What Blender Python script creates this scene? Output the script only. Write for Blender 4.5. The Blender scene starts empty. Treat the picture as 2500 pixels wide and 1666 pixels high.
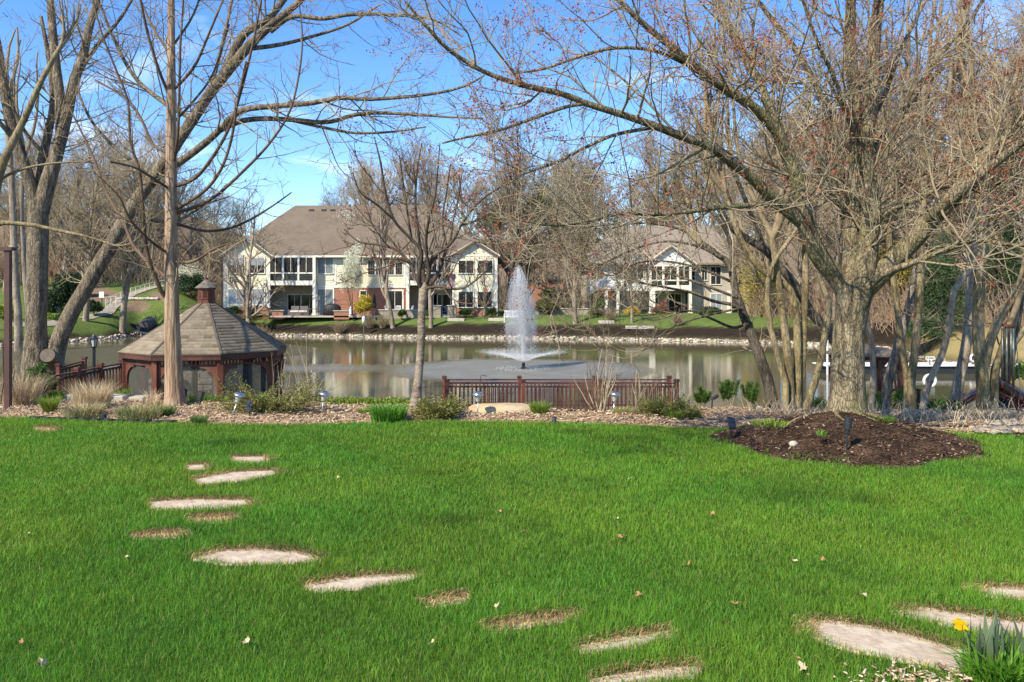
import bpy, math
import numpy as np
from mathutils import Vector
R_ = math.radians
S = bpy.context.scene
COL = S.collection
F, H, HY = 1944.0, 2.2, 720.0          # focal length in photo pixels, eye height, horizon row

# ---------------------------------------------------------------- camera, sky, sun, exposure
cd = bpy.data.cameras.new('camera')
cam = bpy.data.objects.new('camera', cd)
COL.objects.link(cam)
cam.location = (0, 0, H)
cam.rotation_euler = (R_(90), 0, 0)
cd.sensor_width = 36.0
cd.lens = 36.0 * F / 2500.0
cd.shift_y = -(833.0 - HY) / 2500.0
cd.clip_start, cd.clip_end = 0.1, 3000.0
S.camera = cam

SUN = Vector((-0.56, -0.62, 0.76)).normalized()      # towards the sun: behind the viewer's left shoulder
elev = math.asin(SUN.z)
azim = math.atan2(SUN.x, SUN.y)
w = bpy.data.worlds.new('World')
S.world = w
w.use_nodes = True
nt = w.node_tree
nt.nodes.clear()
N, L = nt.nodes.new, nt.links.new
sky = N('ShaderNodeTexSky')
sky.sky_type = 'NISHITA'
sky.sun_disc = False
sky.sun_elevation = elev
sky.sun_rotation = azim
sky.altitude = 300
sky.air_density = 1.0
sky.dust_density = 0.15
sky.ozone_density = 4.0
hs = N('ShaderNodeHueSaturation')
hs.inputs['Saturation'].default_value = 1.22
hs.inputs['Value'].default_value = 0.92
hs.inputs['Hue'].default_value = 0.508
L(sky.outputs['Color'], hs.inputs['Color'])
# thin cirrus high in the sky
tc = N('ShaderNodeTexCoord')
sx = N('ShaderNodeSeparateXYZ')
L(tc.outputs['Generated'], sx.inputs[0])
za = N('ShaderNodeMath'); za.operation = 'ADD'; za.inputs[1].default_value = 0.12
L(sx.outputs['Z'], za.inputs[0])
dx = N('ShaderNodeMath'); dx.operation = 'DIVIDE'
L(sx.outputs['X'], dx.inputs[0]); L(za.outputs[0], dx.inputs[1])
dy = N('ShaderNodeMath'); dy.operation = 'DIVIDE'
L(sx.outputs['Y'], dy.inputs[0]); L(za.outputs[0], dy.inputs[1])
cb = N('ShaderNodeCombineXYZ')
L(dx.outputs[0], cb.inputs[0]); L(dy.outputs[0], cb.inputs[1])
cn = N('ShaderNodeTexNoise')
cn.inputs['Scale'].default_value = 1.1
cn.inputs['Detail'].default_value = 7
cn.inputs['Roughness'].default_value = 0.55
cn.inputs['Distortion'].default_value = 0.5
L(cb.outputs[0], cn.inputs['Vector'])
cr = N('ShaderNodeMapRange')
cr.inputs['From Min'].default_value = 0.56
cr.inputs['From Max'].default_value = 1.0
L(cn.outputs['Fac'], cr.inputs['Value'])
mx = N('ShaderNodeMix'); mx.data_type = 'RGBA'
mx.inputs['B'].default_value = (8.5, 9.0, 9.6, 1)
L(cr.outputs[0], mx.inputs['Factor']); L(hs.outputs['Color'], mx.inputs['A'])
bg = N('ShaderNodeBackground')
bg.inputs['Strength'].default_value = 0.15
L(mx.outputs['Result'], bg.inputs['Color'])
wo = N('ShaderNodeOutputWorld')
L(bg.outputs[0], wo.inputs['Surface'])

sl = bpy.data.lights.new('sun', 'SUN')
sl.energy = 3.9
sl.angle = R_(0.5)
sl.color = (1.0, 0.91, 0.74)
so = bpy.data.objects.new('sun', sl)
so.rotation_euler = SUN.to_track_quat('Z', 'Y').to_euler()
COL.objects.link(so)
S.view_settings.view_transform = 'Standard'
S.view_settings.look = 'None'
S.view_settings.exposure = 0.95
S.view_settings.gamma = 1.0
S.cycles.max_bounces = 5
S.cycles.diffuse_bounces = 3
S.cycles.glossy_bounces = 2
S.cycles.transmission_bounces = 3
S.cycles.transparent_max_bounces = 24
S.cycles.caustics_reflective = False
S.cycles.caustics_refractive = False

# ---------------------------------------------------------------- helpers
def sp(px, py, Y):
    """photo pixel at distance Y -> point of the place"""
    return np.array([(px - 1250.0) / F * Y, Y, H - (py - HY) / F * Y])

def gp(px, py, z=0.0):
    """photo pixel on the level z"""
    Y = F * (H - z) / (py - HY)
    return np.array([(px - 1250.0) / F * Y, Y, z])

def sstep(a, b, x):
    t = np.clip((np.asarray(x, float) - a) / (b - a), 0, 1)
    return t * t * (3 - 2 * t)

_used = {}
def mat(name, c1, c2=None, scale=5.0, rough=0.8, bump=0.0, bscale=None, stretch=(1, 1, 1), spec=0.3, metal=0.0,
        attr=None, trans=0.0, alpha=1.0, c3=None, s3=1.0, detail=5.0, ramp=(0.35, 0.65), coord='Object'):
    """procedural material: two colours mixed by noise, a third by a broader noise, bump; attr multiplies by a per-face colour"""
    m = bpy.data.materials.new(name)
    m.use_nodes = True
    t = m.node_tree
    n, l = t.nodes.new, t.links.new
    b = t.nodes['Principled BSDF']
    b.inputs['Roughness'].default_value = rough
    b.inputs['Specular IOR Level'].default_value = spec
    b.inputs['Metallic'].default_value = metal
    b.inputs['Alpha'].default_value = alpha
    tc = n('ShaderNodeTexCoord')
    mp = n('ShaderNodeMapping')
    mp.inputs['Scale'].default_value = stretch
    l(tc.outputs[coord], mp.inputs['Vector'])
    col = None
    if c2 is None:
        c2 = tuple(x * 0.82 for x in c1)
    nz = n('ShaderNodeTexNoise')
    nz.inputs['Scale'].default_value = scale
    nz.inputs['Detail'].default_value = detail
    nz.inputs['Roughness'].default_value = 0.62
    l(mp.outputs[0], nz.inputs['Vector'])
    mr = n('ShaderNodeMapRange')
    mr.inputs['From Min'].default_value, mr.inputs['From Max'].default_value = ramp
    l(nz.outputs['Fac'], mr.inputs['Value'])
    mi = n('ShaderNodeMix'); mi.data_type = 'RGBA'
    mi.inputs['A'].default_value = (*c1, 1); mi.inputs['B'].default_value = (*c2, 1)
    l(mr.outputs[0], mi.inputs['Factor'])
    col = mi.outputs['Result']
    if c3 is not None:
        n3 = n('ShaderNodeTexNoise')
        n3.inputs['Scale'].default_value = s3
        n3.inputs['Detail'].default_value = 4
        l(tc.outputs[coord], n3.inputs['Vector'])
        m3 = n('ShaderNodeMapRange')
        m3.inputs['From Min'].default_value, m3.inputs['From Max'].default_value = 0.48, 0.68
        l(n3.outputs['Fac'], m3.inputs['Value'])
        mj = n('ShaderNodeMix'); mj.data_type = 'RGBA'
        l(col, mj.inputs['A']); mj.inputs['B'].default_value = (*c3, 1)
        l(m3.outputs[0], mj.inputs['Factor'])
        col = mj.outputs['Result']
    if attr:
        at = n('ShaderNodeAttribute')
        at.attribute_name = attr
        mu = n('ShaderNodeMix'); mu.data_type = 'RGBA'; mu.blend_type = 'MULTIPLY'
        mu.inputs['Factor'].default_value = 1.0
        l(col, mu.inputs['A']); l(at.outputs['Color'], mu.inputs['B'])
        col = mu.outputs['Result']
    l(col, b.inputs['Base Color'])
    if bump:
        bz = n('ShaderNodeTexNoise')
        bz.inputs['Scale'].default_value = bscale or scale * 2
        bz.inputs['Detail'].default_value = 6
        l(mp.outputs[0], bz.inputs['Vector'])
        bp = n('ShaderNodeBump')
        bp.inputs['Strength'].default_value = 1.0
        bp.inputs['Distance'].default_value = bump
        l(bz.outputs['Fac'], bp.inputs['Height'])
        l(bp.outputs[0], b.inputs['Normal'])
    if trans:
        tr = n('ShaderNodeBsdfTranslucent')
        l(col, tr.inputs['Color'])
        ms = n('ShaderNodeMixShader')
        ms.inputs[0].default_value = trans
        l(b.outputs[0], ms.inputs[1]); l(tr.outputs[0], ms.inputs[2])
        l(ms.outputs[0], t.nodes['Material Output'].inputs['Surface'])
    return m

def link(name, me, parent=None, loc=None):
    o = bpy.data.objects.new(name, me)
    COL.objects.link(o)
    if loc is not None:
        o.location = loc
    if parent is not None:
        o.parent = parent
    return o

def tag(o, label=None, cat=None, group=None, kind=None):
    if label: o['label'] = label
    if cat: o['category'] = cat
    if group: o['group'] = group
    if kind: o['kind'] = kind
    return o

def thing(name, label, cat, loc=(0, 0, 0), group=None, rz=0.0):
    o = bpy.data.objects.new(name, None)
    o.empty_display_size = 0.2
    COL.objects.link(o)
    o.location = loc
    o.rotation_euler = (0, 0, rz)
    return tag(o, label, cat, group)

def raw_mesh(name, V, Fl, nper, mats, midx=None, smooth=False, cols=None):
    """V (n,3); Fl flat vertex indices; nper verts per face (int or array)"""
    me = bpy.data.meshes.new(name)
    V = np.asarray(V, np.float32)
    Fl = np.asarray(Fl, np.int32).ravel()
    if np.isscalar(nper):
        nf = len(Fl) // nper
        tot = np.full(nf, nper, np.int32)
    else:
        tot = np.asarray(nper, np.int32); nf = len(tot)
    st = np.concatenate([[0], np.cumsum(tot)[:-1]]).astype(np.int32) if nf else np.zeros(0, np.int32)
    me.vertices.add(len(V)); me.vertices.foreach_set('co', V.ravel())
    me.loops.add(len(Fl)); me.loops.foreach_set('vertex_index', Fl)
    me.polygons.add(nf); me.polygons.foreach_set('loop_start', st)
    try: me.polygons.foreach_set('loop_total', tot)
    except Exception: pass
    for m in (mats if isinstance(mats, (list, tuple)) else [mats]):
        me.materials.append(m)
    if midx is not None:
        me.polygons.foreach_set('material_index', np.asarray(midx, np.int32))
    if smooth:
        me.polygons.foreach_set('use_smooth', np.ones(nf, bool))
    if cols is not None:
        a = me.color_attributes.new('col', 'FLOAT_COLOR', 'POINT')
        c = np.ones((len(V), 4), np.float32); c[:, :cols.shape[1]] = cols
        a.data.foreach_set('color', c.ravel())
    me.update(calc_edges=True)
    me.validate()
    return me

class MB:
    """collects boxes, bars, tubes, lathes and prisms for ONE mesh object"""
    def __init__(s): s.v = []; s.f = []; s.n = 0
    def add(s, v, f):
        s.v += [tuple(map(float, p)) for p in v]
        s.f += [tuple(i + s.n for i in q) for q in f]
        s.n = len(s.v)
    def box(s, x0, x1, y0, y1, z0, z1):
        s.add([(x0, y0, z0), (x1, y0, z0), (x1, y1, z0), (x0, y1, z0), (x0, y0, z1), (x1, y0, z1), (x1, y1, z1), (x0, y1, z1)],
              [(0, 3, 2, 1), (4, 5, 6, 7), (0, 1, 5, 4), (1, 2, 6, 5), (2, 3, 7, 6), (3, 0, 4, 7)])
        return s
    def bar(s, a, b, wd, ht, up=(0, 0, 1)):
        a, b, up = np.array(a, float), np.array(b, float), np.array(up, float)
        d = b - a; d /= np.linalg.norm(d)
        x = np.cross(d, up)
        if np.linalg.norm(x) < 1e-4: x = np.cross(d, (1, 0, 0))
        x /= np.linalg.norm(x); u = np.cross(x, d)
        x = x * wd / 2; u = u * ht / 2
        s.add([a - x - u, a + x - u, a + x + u, a - x + u, b - x - u, b + x - u, b + x + u, b - x + u],
              [(0, 1, 2, 3), (7, 6, 5, 4), (0, 4, 5, 1), (1, 5, 6, 2), (2, 6, 7, 3), (3, 7, 4, 0)])
        return s
    def tube(s, pts, rad, k=8, cap=True):
        pts = [np.array(p, float) for p in pts]
        if np.isscalar(rad): rad = [rad] * len(pts)
        v = []; f = []
        for i, p in enumerate(pts):
            d = pts[min(i + 1, len(pts) - 1)] - pts[max(i - 1, 0)]
            d /= np.linalg.norm(d) + 1e-9
            a = np.cross(d, (0.13, 0.97, 0.21) if abs(d[1]) < 0.9 else (1, 0, 0)); a /= np.linalg.norm(a)
            b = np.cross(d, a)
            for j in range(k):
                t = 2 * math.pi * j / k
                v.append(p + rad[i] * (a * math.cos(t) + b * math.sin(t)))
        for i in range(len(pts) - 1):
            for j in range(k):
                f.append((i * k + j, i * k + (j + 1) % k, (i + 1) * k + (j + 1) % k, (i + 1) * k + j))
        if cap:
            f.append(tuple(range(k))[::-1]); f.append(tuple((len(pts) - 1) * k + j for j in range(k)))
        s.add(v, f); return s
    def lathe(s, prof, k=16, c=(0, 0, 0), ph=0.0):
        v = []; f = []
        for r, z in prof:
            for j in range(k):
                t = 2 * math.pi * j / k + ph
                v.append((c[0] + r * math.cos(t), c[1] + r * math.sin(t), c[2] + z))
        m = len(prof)
        for i in range(m - 1):
            for j in range(k):
                f.append((i * k + j, i * k + (j + 1) % k, (i + 1) * k + (j + 1) % k, (i + 1) * k + j))
        f.append(tuple(range(k))[::-1]); f.append(tuple((m - 1) * k + j for j in range(k)))
        s.add(v, f); return s
    def prism(s, poly, d):
        """poly: list of 3-D points (planar); d: extrusion vector"""
        n = len(poly); d = np.array(d, float)
        v = [np.array(p, float) for p in poly]; v = v + [p + d for p in v]
        f = [tuple(range(n))[::-1], tuple(range(n, 2 * n))] + [(i, (i + 1) % n, n + (i + 1) % n, n + i) for i in range(n)]
        s.add(v, f); return s
    def torus(s, c, R, r, ax='y', k=28, q=10):
        v = []; f = []
        for i in range(k):
            a = 2 * math.pi * i / k
            for j in range(q):
                b = 2 * math.pi * j / q
                x, z, y = (R + r * math.cos(b)) * math.cos(a), (R + r * math.cos(b)) * math.sin(a), r * math.sin(b)
                v.append((c[0] + x, c[1] + y, c[2] + z))
        for i in range(k):
            for j in range(q):
                f.append((i * q + j, ((i + 1) % k) * q + j, ((i + 1) % k) * q + (j + 1) % q, i * q + (j + 1) % q))
        s.add(v, f); return s
    def build(s, name, m, parent=None, smooth=False, loc=None, bevel=0.0):
        me = bpy.data.meshes.new(name)
        me.from_pydata(s.v, [], s.f)
        me.materials.append(m)
        bm_fix(me)
        if smooth:
            me.polygons.foreach_set('use_smooth', np.ones(len(me.polygons), bool))
        o = link(name, me, parent, loc)
        if bevel:
            b = o.modifiers.new('bevel', 'BEVEL'); b.width = bevel; b.segments = 2; b.limit_method = 'ANGLE'
        return o

import bmesh
def bm_fix(me):
    b = bmesh.new(); b.from_mesh(me)
    bmesh.ops.recalc_face_normals(b, faces=b.faces)
    b.to_mesh(me); b.free()

def kids(o):
    return list(o.children)
def dup(root, loc=None, rz=None, sc=None, label=None, group=None):
    r = root.copy(); COL.objects.link(r)
    if loc is not None: r.location = loc
    if rz is not None: r.rotation_euler = (root.rotation_euler[0], root.rotation_euler[1], rz)
    if sc is not None: r.scale = (sc, sc, sc) if np.isscalar(sc) else sc
    if label: r['label'] = label
    if group: r['group'] = group
    for ch in kids(root):
        c = ch.copy(); COL.objects.link(c); c.parent = r
        for g in kids(ch):
            d = g.copy(); COL.objects.link(d); d.parent = c
    return r

# ---------------------------------------------------------------- branching engine (vectorised)
rng = np.random.default_rng(11)
def nrm(v):
    return v / (np.linalg.norm(v, axis=-1, keepdims=True) + 1e-12)

def catmull(pts, n):
    """pts (m,4) x y z r -> n+1 evenly spaced points on a smooth curve"""
    p = np.asarray(pts, float)
    q = np.vstack([2 * p[0] - p[1], p, 2 * p[-1] - p[-2]])
    out = []
    for i in range(1, len(q) - 2):
        t = np.linspace(0, 1, 12, endpoint=False)[:, None]
        a, b, c, d = q[i - 1], q[i], q[i + 1], q[i + 2]
        out.append(0.5 * (2 * b + (c - a) * t + (2 * a - 5 * b + 4 * c - d) * t ** 2 + (3 * b - a - 3 * c + d) * t ** 3))
    out = np.vstack(out + [q[-2][None]])
    s = np.concatenate([[0], np.cumsum(np.linalg.norm(np.diff(out[:, :3], axis=0), axis=1))])
    u = np.linspace(0, s[-1], n + 1)
    return np.stack([np.interp(u, s, out[:, k]) for k in range(4)], 1)

def limb(px, Y, r=None, n=24):
    """px: list of (px, py, dY, radius in photo pixels at Y)"""
    pts = []
    for a in px:
        yy = Y + a[2]
        pts.append([*sp(a[0], a[1], yy), a[3] / F * Y])
    c = catmull(pts, n)
    return c[:, :3], c[:, 3]

def grow(st, d, ln, r0, nseg, wig, up, r1=0.35, grav=None):
    M = len(st)
    P = np.zeros((M, nseg + 1, 3)); P[:, 0] = st
    d = nrm(d)
    step = (ln / nseg)[:, None]
    upv = np.array([0, 0, 1.0])
    for i in range(nseg):
        d = nrm(d + rng.normal(0, wig, (M, 3)) + upv * up)
        P[:, i + 1] = P[:, i] + d * step
    t = np.linspace(0, 1, nseg + 1)[None]
    R = r0[:, None] * (1 - t * (1 - r1))
    return P, R

def spawn(P, R, dens, L, ang, nseg, wig, up, rk=0.6, rmin=0.003, rmax=1, t0=0.15, t1=1.0, tl=0.5, cnt=None, bias=None, pw=1.0):
    """children along parents P (M,n+1,3); dens per metre (or cnt per parent)"""
    M, n1, _ = P.shape
    seg = np.linalg.norm(np.diff(P, axis=1), axis=2)
    ln = seg.sum(1)
    k = rng.poisson(dens * ln * (t1 - t0)) if cnt is None else np.full(M, cnt)
    k = np.maximum(k, 0)
    idx = np.repeat(np.arange(M), k)
    m = len(idx)
    if m == 0:
        return np.zeros((0, nseg + 1, 3)), np.zeros((0, nseg + 1))
    t = t0 + (t1 - t0) * rng.random(m) ** pw
    x = t * (n1 - 1)
    i0 = np.minimum(x.astype(int), n1 - 2)
    fr = (x - i0)[:, None]
    a, b = P[idx, i0], P[idx, i0 + 1]
    st = a + (b - a) * fr
    pr = R[idx, i0] * (1 - fr[:, 0]) + R[idx, i0 + 1] * fr[:, 0]
    tg = nrm(b - a)
    rnd = rng.normal(0, 1, (m, 3))
    if bias is not None: rnd += np.asarray(bias)
    pp = nrm(rnd - (rnd * tg).sum(1, keepdims=True) * tg)
    an = np.radians(rng.uniform(ang[0], ang[1], m))[:, None]
    d = tg * np.cos(an) + pp * np.sin(an)
    lc = rng.uniform(L[0], L[1], m) * (1 - tl * t)
    r0 = np.clip(pr * rk, rmin, rmax)
    st = st - d * 0.3 * pr[:, None]
    return grow(st, d, lc, r0, nseg, wig, up)

def tubes(sets):
    """sets: list of (P,R,k) -> verts, quads"""
    VV = []; FF = []; off = 0
    for P, R, k in sets:
        M, n1, _ = P.shape
        if M == 0: continue
        T = np.empty_like(P)
        T[:, 1:-1] = P[:, 2:] - P[:, :-2]; T[:, 0] = P[:, 1] - P[:, 0]; T[:, -1] = P[:, -1] - P[:, -2]
        T = nrm(T)
        md = nrm(P[:, -1] - P[:, 0])
        ref = np.where(np.abs(md[:, 2:3]) < 0.8, np.array([[0, 0, 1.0]]), np.array([[1.0, 0.05, 0]]))
        A = nrm(np.cross(T, ref[:, None, :])); B = np.cross(T, A)
        th = np.arange(k) * 2 * math.pi / k
        V = P[:, :, None] + R[:, :, None, None] * (A[:, :, None] * np.cos(th)[None, None, :, None] + B[:, :, None] * np.sin(th)[None, None, :, None])
        VV.append(V.reshape(-1, 3))
        base = off + (np.arange(M)[:, None, None] * n1 + np.arange(n1 - 1)[None, :, None]) * k
        j = np.arange(k)[None, None]; j2 = (j + 1) % k
        FF.append(np.stack([base + j, base + j2, base + k + j2, base + k + j], -1).reshape(-1, 4))
        off += M * n1 * k
    if not VV: return np.zeros((0, 3)), np.zeros((0, 4), int)
    return np.vstack(VV), np.vstack(FF)

def tube_obj(name, sets, m, parent, org, smooth=True):
    V, Q = tubes(sets)
    me = raw_mesh(name, V - np.asarray(org)[None], Q, 4, m, smooth=smooth)
    return link(name, me, parent)

def flecks(pts, size, aspect=0.5, tilt=None, two=False, jit=0.3, dirs=None):
    """small leaf-like rhombs at pts: verts, quads"""
    n = len(pts)
    d = nrm(rng.normal(0, 1, (n, 3))) if dirs is None else nrm(dirs + rng.normal(0, jit, (n, 3)))
    e = nrm(np.cross(d, rng.normal(0, 1, (n, 3))))
    s = (size * rng.uniform(0.6, 1.3, n))[:, None]
    V = np.stack([pts, pts + d * s * 0.5 + e * s * aspect * 0.5, pts + d * s, pts + d * s * 0.5 - e * s * aspect * 0.5], 1)
    # a slight fold so each one has relief
    V[:, 1] += np.cross(d, e) * s * 0.12; V[:, 3] += np.cross(d, e) * s * 0.12
    Q = np.arange(n * 4).reshape(n, 4)
    return V.reshape(-1, 3), Q

def leaf_obj(name, pts, size, m, parent, org, aspect=0.5, dirs=None, colvar=0.25, jit=0.3):
    V, Q = flecks(pts, size, aspect, dirs=dirs, jit=jit)
    c = np.repeat(np.clip(rng.normal(1, colvar, (len(pts), 1)), 0.4, 1.7) * (1 + rng.normal(0, 0.06, (len(pts), 3))), 4, axis=0)
    me = raw_mesh(name, V - np.asarray(org)[None], Q, 4, m, cols=c.astype(np.float32))
    return link(name, me, parent)
# ---------------------------------------------------------------- terrain
WZ = -1.9
def fn(x, y, f=1.0, s=0.0):
    x = np.asarray(x, float) * f; y = np.asarray(y, float) * f
    return (np.sin(x * 1.7 + 1.3 * np.sin(y * 1.1 + s) + s) + np.sin(y * 2.3 + 1.7 * np.sin(x * 0.9 - s)) + 0.6 * np.sin(3.9 * x + 2.7 * y + s * 2)
            + 0.5 * np.sin(5.1 * y - 4.3 * x + 1.0 + s)) / 3.1
def u_px(x, y):
    return 1250 + F * np.asarray(x, float) / np.maximum(y, 4.0)
FPX = [-2500, 0, 170, 270, 340, 430, 640, 1000, 1278, 1700, 1900, 2100, 2190, 2260, 2330, 2500, 4500]
FYY = [58, 61.8, 68.7, 73.8, 80, 80, 79, 75.2, 73.8, 69.3, 66.4, 60, 58, 50, 46, 45, 42]
def y_far(x, y): return np.interp(u_px(x, y), FPX, FYY)
def y_near(x, y): return np.interp(u_px(x, y), [-2500, 200, 300, 700, 1900, 2300, 4500], [27, 26.5, 24.0, 23.3, 23.3, 25, 27])
BPX = [-2500, 600, 760, 960, 1030, 1080, 1650, 1700, 1850, 2000, 4500]
BPY = [984, 985, 990, 996, 1001, 1008, 1008, 1002, 1004, 1008, 1012]
def y_back(x, y): return F * H / (np.interp(u_px(x, y), BPX, BPY) - HY)
def zg(x, y):
    x = np.asarray(x, float); y = np.asarray(y, float)
    px = u_px(x, y)
    near = np.interp(y - y_back(x, y), [-900, 0, 1.7], [0, 0, -1.42])
    lw = sstep(560, 200, px)                     # the left bank falls less steeply
    near = near * (1 - 0.35 * lw)
    yn = y_near(x, y)
    near = near + (-2.8 - near) * sstep(yn - 0.8, yn + 1.6, y)
    d = y - y_far(x, y)
    far = np.interp(d, [-3, 0, 1.2, 3, 4.4, 6.2, 30, 50, 92, 200, 900], [-2.8, -1.98, -1.42, -0.72, -0.32, 0.0, 0.1, 0.9, 9.0, 22.0, 30.0])
    hill = 0.17 * np.clip(y - 77, 0, 30) + 0.03 * np.clip(y - 107, 0, 200)
    far = far + hill * sstep(560, 420, px) * sstep(-2, 6, d)
    rk = sstep(1900, 2150, px)
    far = far + rk * 0.05 * np.clip(y - 75, 0, 60)
    z = np.where(d > -3, far, near)
    m = y > 4
    return np.where(m, z, 0.0)

EPX = [-1200, 0, 150, 300, 500, 700, 900, 1100, 1300, 1500, 1750, 2000, 2300, 2500, 4000]
EPY = [1024, 1022, 1026, 1032, 1037, 1040, 1036, 1031, 1033, 1039, 1051, 1056, 1058, 1069, 1080]
def y_edge(x, y): return F * H / (np.interp(u_px(x, y), EPX, EPY) - HY)

GRASSC = np.array([0.115, 0.158, 0.038]); SOIL = np.array([0.028, 0.020, 0.014]); LITTER = np.array([0.22, 0.155, 0.10])
BANK = np.array([0.10, 0.085, 0.040]); MULCH = np.array([0.42, 0.26, 0.15])

def axis(a, b, st, far):
    c = np.arange(a, b + st / 2, st)
    e = []; x = b; s = st
    while x < far: s *= 1.35; x += s; e.append(x)
    f = []; x = a; s = st
    while x > -far: s *= 1.35; x -= s; f.append(x)
    return np.array(f[::-1] + list(c) + e)
def grid(name, xs, ys, zf, cf, m, lift=0.0):
    X, Y = np.meshgrid(xs, ys)
    Z = zf(X, Y) + lift
    V = np.stack([X, Y, Z], -1).reshape(-1, 3)
    nx, ny = len(xs), len(ys)
    i = np.arange(nx - 1)[None]; j = np.arange(ny - 1)[:, None]
    Q = np.stack([j * nx + i, j * nx + i + 1, (j + 1) * nx + i + 1, (j + 1) * nx + i], -1).reshape(-1, 4)
    c = cf(X, Y).reshape(-1, 3) if cf is not None else None
    return raw_mesh(name, V, Q, 4, m, smooth=True, cols=c)

def gcol(X, Y):
    px = u_px(X, Y); d = Y - y_far(X, Y)
    c = np.zeros(X.shape + (3,)) + BANK
    nz = fn(X, Y, 0.35, 1.0) * 1.2 + fn(X, Y, 1.3, 2.0) * 0.5
    grass = sstep(2.8, 3.4, d + 0.5 * nz) * sstep(46, 30, d + 3 * nz)
    left = sstep(560, 470, px)
    grass = np.maximum(grass, left * sstep(1.0, 1.8, d + 0.4 * nz) * sstep(34, 28, d + 2 * nz))
    grass *= sstep(2050, 1900, px)
    soil = sstep(0.6, 1.2, d) * (1 - grass) * sstep(8, 6, d + nz)
    lit = sstep(6, 9, d + nz) * (1 - grass)
    rb = sstep(2180, 2290, px) * sstep(0.4, 1.5, d) * sstep(25, 16, d)
    # two beds of bark on the left hill
    for (qx, qy, rr) in ((333, 748, 30), (395, 722, 26), (190, 716, 70), (262, 724, 34)):
        e = ((px - qx) / (rr * 1.15)) ** 2 + (((HY + (H - zg(X, Y)) * F / np.maximum(Y, 5)) - qy) / (rr * 0.45)) ** 2
        k = ((e < 1) & (d > 2) & (Y > 60)).astype(float)
        grass = grass * (1 - k); lit = np.maximum(lit, k)
    for w_, q in ((grass, GRASSC), (soil, SOIL), (lit, LITTER), (rb, np.array([0.30, 0.23, 0.10]))):
        c = c * (1 - w_[..., None]) + q * w_[..., None]
    return c * (1 + 0.10 * fn(X, Y, 0.8, 4.0))[..., None]

mg = mat('ground_cover', (1.05, 1.05, 1.05), (0.72, 0.74, 0.70), scale=2.2, rough=0.95, bump=0.05, bscale=3.0, attr='col', spec=0.1, c3=(0.86, 0.88, 0.82), s3=0.25)
xs = axis(-62, 66, 0.55, 900); ys = axis(3, 112, 0.5, 900)
tag(link('ground', grid('ground', xs, ys, zg, gcol, mg, lift=-0.03)), kind='structure')

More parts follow.
